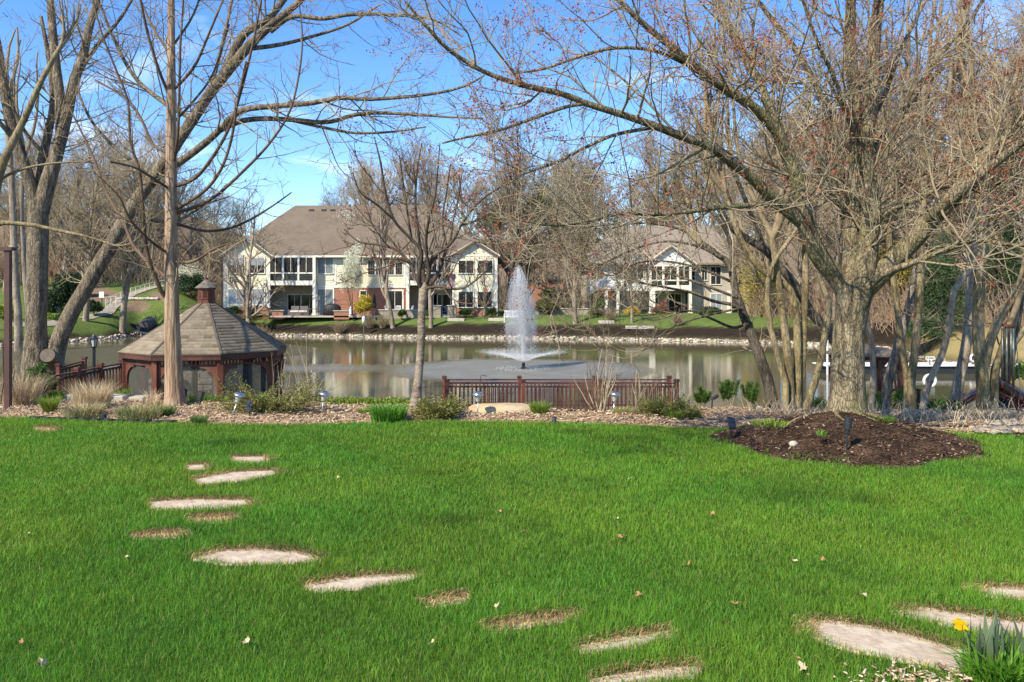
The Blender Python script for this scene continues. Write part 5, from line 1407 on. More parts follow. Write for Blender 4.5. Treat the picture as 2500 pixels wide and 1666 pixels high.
# ---------------------------------------------------------------- left hill: path, railings, sign, bins, culvert
def onz(px, Y): x = HX(px, Y); return np.array([x, Y, float(zg(x, Y))])
def ray_ground(px, py, Y0=60, Y1=130):
    for Y in np.arange(Y0, Y1, .25):
        x = HX(px, Y)
        if zg(x, Y) >= HZ(py, Y): return np.array([x, Y, float(zg(x, Y))])
    return np.array([HX(px, Y1), Y1, float(zg(HX(px, Y1), Y1))])
mp_ = mat('concrete_path', (.34, .30, .235), (.27, .24, .19), scale=3, rough=.95)
def ribbon(name, pts, wd, m, lift=.03):
    P = catmull([[*ray_ground(a, c), wd] for a, c in pts], 40)
    V = []
    for i, p in enumerate(P):
        d = P[min(i + 1, 40)][:2] - P[max(i - 1, 0)][:2]; d /= np.linalg.norm(d) + 1e-9; nn = np.array([-d[1], d[0]])
        for s_ in (-.5, 0, .5):
            q = p[:2] + nn * s_ * wd; V.append((*q, float(zg(*q)) + lift))
    b = MB(); b.add(V, [(i * 3 + j, i * 3 + 3 + j, i * 3 + 4 + j, i * 3 + 1 + j) for i in range(40) for j in range(2)])
    return tag(b.build(name, m), kind='structure')
ribbon('hill_path', [(410, 697), (372, 703), (335, 714), (312, 724), (290, 738), (272, 752), (258, 764), (228, 772), (200, 777)], 1.3, mp_)
ribbon('garden_path', [(20, 795), (60, 794), (105, 792), (135, 789), (150, 783), (158, 776)], 1.2, mp_)
def handrail(lb, pts, h_):
    P = [ray_ground(a, c) for a, c in pts]
    t = thing('path_handrail', lb, 'handrail', P[0])
    b = MB(); b.tube([p - P[0] + (0, 0, h_) for p in P], .035, 6); b.build('hand_bar', M['white'], t)
    b = MB(); b.tube([p - P[0] + (0, 0, h_ * .55) for p in P], .018, 5); b.build('mid_bar', M['white'], t)
    for p in P:
        c = MB(); q = p - P[0]; c.tube([(q[0], q[1], q[2] - .1), (q[0], q[1], q[2] + h_)], .032, 6); c.build('baluster_post', M['white'], t)
handrail('long cream handrail climbing the hill path on the left bank', [(402, 700), (390, 702), (378, 704), (366, 707), (354, 711), (343, 715), (331, 718), (319, 722)], .75)
handrail('lower cream handrail on the steps beside the round bush', [(250, 757), (262, 755), (272, 754), (284, 752)], 1.15)
handrail('middle cream handrail going down towards the white sign', [(306, 727), (295, 733), (283, 739), (270, 745), (258, 751)], .85)
p = ray_ground(249, 760); g = thing('path_sign', 'white rectangular sign on a dark post beside the hill steps', 'sign', p)
b = MB(); b.tube([(0, 0, -.1), (0, 0, 1.95)], .05, 6); b.build('post', M['plastic'], g)
b = MB(); b.box(-.26, .22, -.07, -.055, 1.35, 1.95); b.build('board', M['pure'], g)
for px, py, lb in ((144, 763, 'grey round topped utility box beside the clipped hedge on the left bank'), (165, 760, 'grey round topped utility box half hidden behind the leaning trunk')):
    p = ray_ground(px, py); g = thing('utility_box', lb, 'utility box', p)
    b = MB(); b.lathe([(.26, -.1), (.26, .62), (.24, .68), (.14, .76), (.02, .78)], 14); b.build('casing', mat('grey_green_plastic', (.17, .19, .17), rough=.6), g, smooth=True)
    b = MB(); b.lathe([(.285, .5), (.285, .55)], 14); b.build('collar', M['grey'], g)
p = ray_ground(338, 806); g = thing('culvert_pipe', 'dark slanting culvert mouth among pale stones behind the gazebo roof', 'culvert', (HX(337, 79), 79.2, HZ(800, 79)))
b = MB(); A = np.array([-.9, 0, .28]); B = np.array([1.1, 0, -.55]); b.tube([(.1, 2.2, .45), (.1, .4, -.05)], [.62, .62], 16); b.build('pipe', M['grey'], g)
b = MB(); b.prism([(-1.0, -.05, .42), (-.6, -.08, .34), (1.15, -.08, -.32), (1.0, -.08, -.45), (.1, -.08, -.42), (-.6, -.08, .0)], (0, .3, 0)); b.build('mouth', M['black'], g)
b = MB(); b.bar((-.3, -.2, -.35), (1.2, -.2, -.62), .5, .12); b.build('apron', M['cap'], g)

# ---------------------------------------------------------------- fountain
ft = thing('pond_fountain', 'white fountain jet spraying up from a nozzle in the middle of the pond', 'fountain', (FX, FY, WZ))
b = MB(); b.lathe([(.20, -.3), (.20, .04), (.15, .08), (.10, .12), (.08, .30), (.06, .34)], 16); b.build('nozzle', M['dgrey'], ft)
def drop_mat():
    m = bpy.data.materials.new('spray_water'); m.use_nodes = True; t = m.node_tree; n, l = t.nodes.new, t.links.new
    b = t.nodes['Principled BSDF']; b.inputs['Base Color'].default_value = (.90, .90, .90, 1); b.inputs['Roughness'].default_value = .25; b.inputs['Specular IOR Level'].default_value = .5
    tr = n('ShaderNodeBsdfTranslucent'); tr.inputs['Color'].default_value = (.90, .90, .90, 1)
    ms_ = n('ShaderNodeMixShader'); ms_.inputs[0].default_value = .45; l(b.outputs[0], ms_.inputs[1]); l(tr.outputs[0], ms_.inputs[2])
    tp_ = n('ShaderNodeBsdfTransparent'); m2 = n('ShaderNodeMixShader'); m2.inputs[0].default_value = .35
    l(ms_.outputs[0], m2.inputs[1]); l(tp_.outputs[0], m2.inputs[2]); l(m2.outputs[0], t.nodes['Material Output'].inputs['Surface'])
    return m
mdrop = drop_mat()
def drops(name, P, r, parent, el=1.0):
    n = len(P)
    ico = np.array([(1, 0, 0), (-1, 0, 0), (0, 1, 0), (0, -1, 0), (0, 0, 1), (0, 0, -1)], float)
    fc = np.array([(4, 0, 2), (4, 2, 1), (4, 1, 3), (4, 3, 0), (5, 2, 0), (5, 1, 2), (5, 3, 1), (5, 0, 3)])
    V = ico[None] * r[:, None, None] * np.array([1, 1, el]); V = V + P[:, None]
    me = raw_mesh(name, V.reshape(-1, 3), ((np.arange(n) * 6)[:, None, None] + fc[None]).ravel(), 3, mdrop)
    return link(name, me, parent)
def U(a, b, n): return rng.uniform(a, b, n)
# plume: core jet rises, drops fall back in a widening veil that drifts a little to the left
n = 90000; z = 5.25 * (1 - rng.random(n) ** 1.0); f_ = z / 5.25
wdt = np.interp(f_, [0, .12, .3, .5, .7, .86, .94, 1.0], [.80, .90, .90, .84, .70, .50, .34, .12])
rr_ = wdt * np.where(rng.random(n) < .7, np.sqrt(rng.random(n)), np.abs(rng.normal(0, .75, n))); a = rng.random(n) * 6.283
off = -.12 - .22 * np.interp(f_, [0, .5, 1], [.0, .5, 1.0])
kp = rng.random(n) < np.interp(f_, [0, .12, .3, .5, .86, .95, 1], [.05, .16, .5, 1, 1, .6, .2]); kp &= rng.random(n) < np.clip(.52 + .62 * fn(a * 2.2, z * .55, 1.0, 3.0) + .35 * fn(a * 5, z * 1.6, 1.0, 1.0) + .22 * np.cos(a + .5), .10, 1)
z = z + .28 * fn(a * 3, a * 2, 1, 2) * f_ ** 3
z, rr_, a, off = z[kp], rr_[kp], a[kp], off[kp]; n = len(z)
P = np.stack([rr_ * np.cos(a) + off * .9, rr_ * np.sin(a), z + .35], -1)
drops('spray_plume', P, U(.004, .011, n), ft, 1.5)
n = 7000; z = rng.random(n) ** 1.3 * 3.2; rr_ = np.abs(rng.normal(0, .05, n)) + .06 * (z / 3.2) * np.abs(rng.normal(0, 1, n)); a = rng.random(n) * 6.283
drops('jet_core', np.stack([rr_ * np.cos(a) - .03 * z / 4.6, rr_ * np.sin(a), z + .34], -1), U(.006, .02, n), ft, 1.6)
n = 24000; v0 = U(.85, 1.1, n); t = rng.random(n); a = rng.random(n) * 6.283
rx = 2.5 * t * v0; zz = .32 + 1.42 * t * v0 - .80 * t ** 2 * v0 + rng.normal(0, .05, n) * t
kp = (rng.random(n) < 1.0 - .72 * t) & (zz > -.05); rx, zz, a = rx[kp], zz[kp], a[kp]
drops('low_spray', np.stack([rx * np.cos(a), rx * np.sin(a), zz], -1), U(.005, .013, len(rx)), ft, 1.2)
n = 500; a = rng.random(n) * 6.283; r_ = 1.6 * np.sqrt(rng.random(n))
drops('splash', np.stack([r_ * np.cos(a), r_ * np.sin(a), np.abs(rng.normal(0, .05, n))], -1), U(.008, .02, n), ft, 1.0)

def mist_mat(dens, stops, rmax, zmax):
    """white mist thinning outwards and upwards, broken by noise"""
    m = bpy.data.materials.new('spray_mist'); m.use_nodes = True; t = m.node_tree; n, l = t.nodes.new, t.links.new
    t.nodes.remove(t.nodes['Principled BSDF'])
    v = n('ShaderNodeVolumePrincipled'); v.inputs['Color'].default_value = (.97, .97, .97, 1); v.inputs['Anisotropy'].default_value = 0.0
    tc = n('ShaderNodeTexCoord'); mp = n('ShaderNodeMapping'); mp.inputs['Scale'].default_value = (2.6, 2.6, .9); l(tc.outputs['Object'], mp.inputs['Vector'])
    nz = n('ShaderNodeTexNoise'); nz.inputs['Scale'].default_value = 1.5; nz.inputs['Detail'].default_value = 5; nz.inputs['Roughness'].default_value = .65; l(mp.outputs[0], nz.inputs['Vector'])
    mr = n('ShaderNodeMapRange'); mr.inputs['From Min'].default_value = .40; mr.inputs['From Max'].default_value = .68; l(nz.outputs['Fac'], mr.inputs['Value'])
    sx_ = n('ShaderNodeSeparateXYZ'); l(tc.outputs['Object'], sx_.inputs[0])
    zz_ = n('ShaderNodeMath'); zz_.operation = 'DIVIDE'; zz_.inputs[1].default_value = zmax; l(sx_.outputs['Z'], zz_.inputs[0])
    rp = n('ShaderNodeValToRGB'); e = rp.color_ramp.elements
    e[0].position, e[0].color = stops[0][0], (stops[0][1],) * 3 + (1,); e[1].position, e[1].color = stops[-1][0], (stops[-1][1],) * 3 + (1,)
    for p, c in stops[1:-1]: q = e.new(p); q.color = (c, c, c, 1)
    l(zz_.outputs[0], rp.inputs[0])
    m1 = n('ShaderNodeMath'); m1.operation = 'MULTIPLY'; l(mr.outputs[0], m1.inputs[0]); l(rp.outputs['Color'], m1.inputs[1])
    m2 = n('ShaderNodeMath'); m2.operation = 'MULTIPLY'; m2.inputs[1].default_value = dens; l(m1.outputs[0], m2.inputs[0])
    l(m2.outputs[0], v.inputs['Density']); l(v.outputs[0], t.nodes['Material Output'].inputs['Volume'])
    return m
b = MB(); b.lathe([(.70, .5), (.86, 1.1), (.92, 1.9), (.88, 2.8), (.74, 3.8), (.52, 4.5), (.28, 4.9), (.10, 5.25)], 20)
b.v = [(x - .03 * z, y, z) for x, y, z in b.v]
b.build('mist', mist_mat(1.5, [(0.0, .0), (.12, .04), (.30, .35), (.55, 1.0), (.85, 1.0), (1.0, .3)], .8, 5.5), ft)
# ---------------------------------------------------------------- trees
def bark(name, c1, c2, c3, sc=9, bump=.03, st=(1, 1, .22), s3=.9):
    m = mat(name, c1, c2, scale=sc, rough=.92, bump=bump, bscale=sc * 1.6, stretch=st, spec=.12, c3=c3, s3=s3, ramp=(.42, .58), detail=9)
    if st[2] < .2 or st[2] > 1: return m
    # broken plates: dark cracks between elongated cells
    t = m.node_tree; n, l = t.nodes.new, t.links.new; b = t.nodes['Principled BSDF']
    tc = n('ShaderNodeTexCoord'); mp = n('ShaderNodeMapping'); mp.inputs['Scale'].default_value = (1, 1, .32); l(tc.outputs['Object'], mp.inputs['Vector'])
    wn = n('ShaderNodeTexNoise'); wn.inputs['Scale'].default_value = 5; wn.inputs['Detail'].default_value = 3; l(mp.outputs[0], wn.inputs['Vector'])
    ad = n('ShaderNodeMix'); ad.data_type = 'RGBA'; ad.blend_type = 'ADD'; ad.inputs['Factor'].default_value = .22; l(mp.outputs[0], ad.inputs['A']); l(wn.outputs['Color'], ad.inputs['B'])
    vo = n('ShaderNodeTexVoronoi'); vo.feature = 'DISTANCE_TO_EDGE'; vo.inputs['Scale'].default_value = sc * 2.2; l(ad.outputs['Result'], vo.inputs['Vector'])
    mr = n('ShaderNodeMapRange'); mr.inputs['From Max'].default_value = .11; mr.inputs['To Min'].default_value = .58; l(vo.outputs['Distance'], mr.inputs['Value'])
    mu = n('ShaderNodeMix'); mu.data_type = 'RGBA'; mu.blend_type = 'MULTIPLY'; mu.inputs['Factor'].default_value = 1
    src = b.inputs['Base Color'].links[0].from_socket; l(src, mu.inputs['A']); l(mr.outputs[0], mu.inputs['B']); l(mu.outputs['Result'], b.inputs['Base Color'])
    bp = n('ShaderNodeBump'); bp.inputs['Distance'].default_value = bump * .4; l(mr.outputs[0], bp.inputs['Height'])
    l(b.inputs['Normal'].links[0].from_socket, bp.inputs['Normal']); l(bp.outputs[0], b.inputs['Normal'])
    return m
B_maple = bark('maple_bark', (.34, .275, .175), (.14, .112, .07), (.235, .205, .10), sc=12, bump=.06)
B_cotton = bark('furrowed_grey_bark', (.31, .25, .175), (.12, .095, .065), (.245, .20, .135), sc=10, bump=.07)
B_cypress = bark('stringy_tan_bark', (.45, .31, .20), (.22, .14, .09), (.36, .265, .185), sc=15, bump=.05, st=(1, 1, .08))
B_cherry = bark('cherry_bark', (.31, .25, .19), (.15, .115, .085), (.40, .32, .24), sc=9, bump=.02, st=(.9, .9, 1.5))
B_chlimb = bark('cherry_limb_bark', (.115, .082, .06), (.06, .044, .034), (.15, .115, .088), sc=12, bump=.02)
B_dark = bark('dark_rough_bark', (.16, .13, .10), (.06, .05, .04), (.20, .17, .12), sc=9, bump=.05)
B_moss = bark('mossy_stem_bark', (.34, .275, .14), (.18, .14, .075), (.36, .29, .195), sc=9, bump=.03)
B_far = bark('grey_brown_bark', (.37, .30, .215), (.21, .165, .12), (.40, .325, .24), sc=5, bump=.03)
W_grey = mat('grey_twig', (.30, .24, .15), (.185, .145, .09), scale=3, rough=.8)
W_pale = mat('pale_twig', (.43, .35, .225), (.29, .23, .145), scale=3, rough=.75)
W_brown = mat('brown_twig', (.145, .092, .056), (.095, .06, .04), scale=3, rough=.85)
W_tan = mat('tan_twig', (.31, .24, .145), (.21, .16, .095), scale=3, rough=.85)
W_far = mat('far_twig', (.45, .355, .22), (.32, .25, .155), scale=.4, rough=.9)
W_red = mat('reddish_twig', (.28, .12, .075), (.20, .085, .055), scale=1, rough=.85)
W_yel = mat('yellow_twig', (.50, .36, .10), (.40, .30, .10), scale=1, rough=.85)
L_red = mat('red_maple_flower', (.38, .085, .040), (.27, .07, .035), scale=9, rough=.7, attr='col', trans=.25)
L_bud = mat('brown_bud', (.26, .095, .052), (.16, .065, .04), scale=9, rough=.7, attr='col', trans=.15)
L_rust = mat('rust_young_leaf', (.36, .135, .072), (.24, .09, .052), scale=4, rough=.6, attr='col', trans=.3)
L_white = mat('white_blossom', (.80, .79, .66), (.66, .68, .50), scale=4, rough=.7, attr='col', trans=.3)
L_yew = mat('dark_yew_leaf', (.022, .050, .018), (.035, .07, .022), scale=2, rough=.6, attr='col', trans=.1)
L_pine = mat('pine_needle', (.065, .10, .030), (.04, .075, .028), scale=2, rough=.6, attr='col', trans=.15)
L_green = mat('mid_green_leaf', (.10, .17, .03), (.07, .13, .025), scale=4, rough=.45, attr='col', trans=.25)
L_lime = mat('lime_leaf', (.27, .34, .045), (.20, .28, .04), scale=4, rough=.5, attr='col', trans=.3)
L_gold = mat('golden_conifer_leaf', (.52, .40, .035), (.36, .32, .04), scale=2, rough=.6, attr='col', trans=.2)
L_jun = mat('juniper_leaf', (.26, .25, .065), (.17, .185, .05), scale=3, rough=.6, attr='col', trans=.15)
L_willow = mat('yellow_willow_leaf', (.48, .38, .09), (.38, .33, .08), scale=1, rough=.6, attr='col', trans=.3)
L_olive = mat('olive_leaf', (.17, .16, .045), (.12, .12, .04), scale=2, rough=.6, attr='col', trans=.2)
L_yellow = mat('yellow_flower', (.78, .56, .02), (.65, .48, .02), scale=4, rough=.6, attr='col', trans=.3)
L_dry = mat('dry_grass_blade', (.58, .44, .28), (.36, .26, .16), scale=5, rough=.8, attr='col', trans=.2)

def stack(*ls): return np.array([l[0] for l in ls]), np.array([l[1] for l in ls])
def extend(Ls, ln, up=.25, wig=.10, n=10, split=2):
    P, R = Ls
    d = P[:, -1] - P[:, -2]
    out = []
    for s in range(split):
        dd = nrm(nrm(d) + rng.normal(0, .28 if split > 1 else .1, d.shape))
        out.append(grow(P[:, -1], dd, np.full(len(P), ln) * rng.uniform(.7, 1.1, len(P)), R[:, -1] * .95, n, wig, up, .3))
    return np.vstack([o[0] for o in out]), np.vstack([o[1] for o in out])
def ends(P, t=None):
    return P[:, -1], nrm(P[:, -1] - P[:, -2])
def along(P, per):
    M, n, _ = P.shape
    i = rng.integers(0, M, int(M * per)); x = rng.random(len(i)) * (n - 1); j = np.minimum(x.astype(int), n - 2); f = (x - j)[:, None]
    return P[i, j] * (1 - f) + P[i, j + 1] * f, nrm(P[i, j + 1] - P[i, j])
def tree(name, lb, base, trunk, tm, branches=None, bm_=None, twigs=None, wm=None, extra=None, cat='tree', group=None, ntr=1):
    t = thing(name, lb, cat, base, group)
    for i, q in enumerate(trunk): tube_obj('trunk' if i < ntr else 'limb', [q], tm, t, base)
    if branches: tube_obj('branch_canopy', branches, bm_ or tm, t, base)
    if twigs: tube_obj('crown', twigs, wm or bm_ or tm, t, base)
    for nm, pts, size, m, asp, dirs in (extra or []):
        leaf_obj(nm, pts, size, m, t, base, aspect=asp, dirs=dirs)
    return t

# ---- big red maple on the mound
Y = 11.9
Ltr = limb([(2066, 1030, 0, 60), (2067, 1004, 0, 52), (2068, 985, 0, 45), (2070, 940, 0, 40), (2071, 831, 0, 37), (2078, 770, 0, 38), (2084, 722, 0, 43), (2087, 690, 0, 40), (2092, 655, 0, 30), (2096, 615, 0, 14)], Y, n=24)
mA = limb([(2070, 735, 0, 26), (2048, 683, 0, 25), (2003, 630, -.1, 24), (1972, 566, -.2, 22), (1961, 510, -.3, 20), (1944, 423, -.45, 18), (1919, 373, -.5, 16), (1898, 323, -.6, 15), (1853, 274, -.75, 12.5), (1807, 240, -.9, 11.5), (1762, 211, -1, 10.5), (1704, 170, -1.2, 9.5), (1640, 115, -1.4, 8), (1585, 72, -1.5, 7), (1500, -10, -1.7, 5)], Y, n=40)
mA2 = limb([(1963, 548, -.2, 18), (1948, 535, -.25, 17), (1907, 502, -.4, 15.5), (1865, 464, -.6, 14), (1832, 431, -.7, 13), (1782, 394, -.9, 11.5), (1733, 357, -1.1, 10.5), (1683, 340, -1.2, 10), (1604, 310, -1.4, 9), (1527, 283, -1.6, 8), (1431, 253, -1.8, 7.2), (1374, 230, -1.9, 6.6), (1271, 207, -2.1, 6), (1183, 176, -2.2, 5), (1118, 138, -2.3, 4.5), (1083, 111, -2.4, 4.2), (1045, 69, -2.5, 3.5), (990, 5, -2.6, 2.5)], Y, n=44)
mA3 = limb([(1907, 502, -.4, 8), (1849, 500, -.7, 7), (1795, 506, -.9, 6.5), (1753, 508, -1.1, 6), (1683, 517, -1.3, 5.5), (1600, 524, -1.5, 5), (1527, 520, -1.7, 4.5), (1431, 540, -1.9, 4), (1347, 551, -2.1, 3.2), (1259, 536, -2.3, 2)], Y, n=34)
mA4 = limb([(1431, 253, -1.8, 5), (1380, 262, -1.9, 4.5), (1300, 290, -2, 4.2), (1220, 318, -2.1, 3.6), (1140, 335, -2.2, 3.0), (1080, 350, -2.3, 2)], Y, n=24)
mA5 = limb([(1604, 310, -1.4, 5), (1500, 330, -1.5, 4.6), (1420, 365, -1.6, 4.2), (1350, 400, -1.7, 3.6), (1290, 420, -1.8, 3), (1240, 450, -1.9, 2)], Y, n=24)
mA6 = limb([(1692, 165, -1.2, 6), (1600, 125, -1.3, 5), (1500, 118, -1.4, 4.5), (1410, 140, -1.5, 4), (1330, 168, -1.6, 3.4), (1250, 180, -1.7, 2.5)], Y, n=24)
mI = limb([(1905, 340, -.5, 12), (1865, 224, -.3, 11), (1832, 166, -.2, 10.5), (1815, 124, -.1, 10), (1782, 75, 0, 9), (1753, 0, .1, 7), (1730, -80, .2, 5)], Y, n=28)
mI2 = limb([(1950, 440, -.3, 10), (1900, 300, 0, 9), (1850, 190, .3, 8.5), (1800, 95, .5, 8), (1763, 20, .7, 7), (1740, -60, .8, 5)], Y, n=28)
mB = limb([(2078, 715, .15, 26), (2078, 622, .15, 23), (2083, 518, .15, 22), (2088, 435, .15, 20), (2091, 332, .15, 17), (2088, 265, .15, 16), (2081, 187, .1, 15), (2077, 104, .1, 14), (2077, 0, 0, 12), (2077, -120, 0, 8)], Y, n=36)
mB2 = limb([(2086, 790, 0, 18), (2096, 752, -.08, 25), (2102, 722, -.17, 28), (2108, 670, -.25, 28), (2120, 600, -.2, 25), (2124, 518, -.1, 22), (2120, 415, 0, 19), (2116, 332, 0, 18), (2127, 249, 0, 18), (2131, 166, 0, 16), (2136, 83, 0, 15), (2145, 0, 0, 13), (2150, -120, 0, 9)], Y, n=36)
mC = limb([(2098, 725, -.1, 24), (2130, 690, -.2, 25), (2184, 634, -.35, 25), (2232, 586, -.5, 23), (2262, 553, -.6, 21), (2317, 493, -.8, 19.5), (2367, 435, -1, 18), (2412, 377, -1.1, 16.5), (2450, 340, -1.2, 15.5), (2500, 286, -1.3, 14), (2600, 170, -1.5, 11), (2700, 40, -1.7, 7)], Y, n=40)
mC2 = limb([(2262, 545, -.6, 13), (2290, 515, -.9, 13), (2345, 470, -1.2, 12), (2400, 420, -1.4, 11), (2440, 390, -1.5, 10), (2520, 330, -1.8, 8)], Y, n=24)
mD = limb([(2120, 700, -.5, 13), (2150, 674, -.7, 11), (2180, 660, -.85, 10), (2228, 642, -1, 8.5), (2289, 618, -1.2, 7), (2333, 602, -1.3, 6.5), (2385, 588, -1.4, 6), (2437, 594, -1.5, 5.5), (2500, 600, -1.6, 4.5), (2570, 590, -1.7, 3)], Y, n=30)
mD2 = limb([(2345, 600, -1.3, 4), (2400, 560, -1.3, 3.6), (2450, 525, -1.3, 3.2), (2490, 495, -1.3, 3)], Y, n=20)
mF = limb([(2124, 400, 0, 11), (2135, 365, .1, 11), (2180, 307, .3, 10), (2222, 249, .4, 9), (2263, 182, .5, 8), (2313, 112, .6, 7), (2359, 62, .7, 6), (2400, 0, .8, 5), (2440, -70, .9, 3)], Y, n=30)
mG = limb([(2128, 560, -.2, 8), (2172, 514, -.4, 7.5), (2247, 485, -.6, 7), (2288, 460, -.7, 6.5), (2342, 452, -.8, 6), (2413, 456, -1, 5.5), (2470, 430, -1.1, 5), (2540, 400, -1.2, 4)], Y, n=28)
mG2 = limb([(2128, 500, 0, 7), (2189, 456, .2, 6.5), (2255, 425, .3, 6), (2330, 390, .4, 5.5), (2420, 350, .5, 4.5), (2500, 300, .6, 3.5)], Y, n=28)
mH = limb([(2080, 470, .5, 13), (2050, 420, .6, 12), (2031, 360, .7, 12), (2019, 255, .9, 11.5), (2002, 232, 1, 11), (1969, 166, 1.1, 10), (1927, 100, 1.2, 9), (1890, 54, 1.3, 8), (1845, -5, 1.4, 6), (1800, -70, 1.5, 4)], Y, n=32)
mE = limb([(2066, 640, .3, 10), (2056, 518, .4, 9), (2035, 477, .5, 8), (1994, 443, .7, 7), (1950, 420, .9, 6), (1880, 400, 1.2, 5), (1800, 330, 1.6, 4)], Y, n=28)
mJ = limb([(2110, 330, .1, 8), (2160, 230, .4, 7), (2200, 120, .7, 6), (2250, 20, 1, 5), (2290, -60, 1.2, 3)], Y, n=24)
mK = limb([(2086, 330, 0, 7), (2040, 200, -.5, 6), (1990, 90, -.9, 5), (1960, 0, -1.1, 4), (1930, -80, -1.3, 3)], Y, n=24)
base = np.array([Ltr[0][0][0], Y, float(mound_z(Ltr[0][0][0], Y)) - .02])
main = [mA, mA2, mB, mB2, mC, mC2]; sec = [mA3, mA4, mA5, mA6, mI, mI2, mD, mD2, mF, mG, mG2, mH, mE, mJ, mK]
def toN(Ls, n=40):
    return [catmull(np.hstack([p, r[:, None]]), n) for p, r in Ls]
for _l in main: _l[1][:] *= .94
for _l in sec: _l[1][:] *= .84
allL = toN(main + sec)
LP, LR = np.array([a[:, :3] for a in allL]), np.array([a[:, 3] for a in allL])
P1, R1 = spawn(LP, LR, 5.0, (.9, 3.0), (28, 75), 9, .12, .05, rk=.42, rmin=.007, rmax=.02, t0=.2, tl=.4)
P1b, R1b = spawn(LP, LR, 2.6, (.4, 1.1), (50, 95), 6, .17, .0, rk=.3, rmin=.005, rmax=.010, t0=.25)
P2, R2 = spawn(P1, R1, 5.8, (.4, 1.4), (25, 70), 6, .14, .06, rk=.6, rmin=.0048, rmax=.010, t0=.12)
P3_, R3 = spawn(P2, R2, 7.6, (.16, .55), (25, 70), 4, .15, .08, rk=.7, rmin=.0042, rmax=.006, t0=.2)
P3b, R3b = spawn(P1b, R1b, 6.0, (.1, .4), (30, 70), 4, .15, .05, rk=.7, rmin=.0042, rmax=.005, t0=.2)
P4, R4 = spawn(np.array(LP), np.array(LR), .8, (.9, 2.1), (50, 100), 10, .09, -.10, rk=.3, rmin=.005, rmax=.008, t0=.25)   # pale drooping whips
sets_t = [(Ltr[0][None], Ltr[1][None], 22)] + [(p[None], r[None], 12) for p, r in main] + [(p[None], r[None], 8) for p, r in sec]
tips, td = ends(P3_); tb, tbd = ends(P3b); mid, mdd = along(P2, 1.0)
sel = rng.random(len(tips)) < .55
cl = fn(tips[:, 0], tips[:, 2], 1.6, 2) > -.08                    # the flowers open in patches
ft_ = tips[cl & (rng.random(len(tips)) < .75)]
fl = np.repeat(ft_, 8, axis=0) + rng.normal(0, .026, (len(ft_) * 8, 3))
mt = tree('red_maple', 'big red maple with a thick forked trunk standing on the dark soil mound', base, sets_t, B_maple, [(P1, R1, 5), (P1b, R1b, 4)], W_grey, [(P2, R2, 4), (P3_, R3, 3), (P3b, R3b, 3), (P4, R4, 4)], W_pale,
     [('flower_clumps', fl, .036, L_red, .42, None), ('bud_sprays', np.vstack([tips[sel], mid, tb]), .022, L_bud, .5, np.vstack([td[sel], mdd, tbd]))])
# surface roots on the mound
rt = []
for a0, ln in ((3.45, 1.5), (4.15, .55), (5.5, 1.2), (6.0, 1.1), (4.9, .5)):
    t = np.linspace(0, 1, 9); r_ = .2 + t * ln; a = a0 + .25 * np.sin(t * 4 + a0)
    x, y = base[0] + r_ * np.cos(a), Y + r_ * np.sin(a)
    rt.append((np.stack([x, y, mound_z(x, y) - .012 - .012 * t], -1)[None], (.042 * (1 - t) + .008)[None], 8))
tube_obj('surface_roots', rt, B_maple, mt, base)
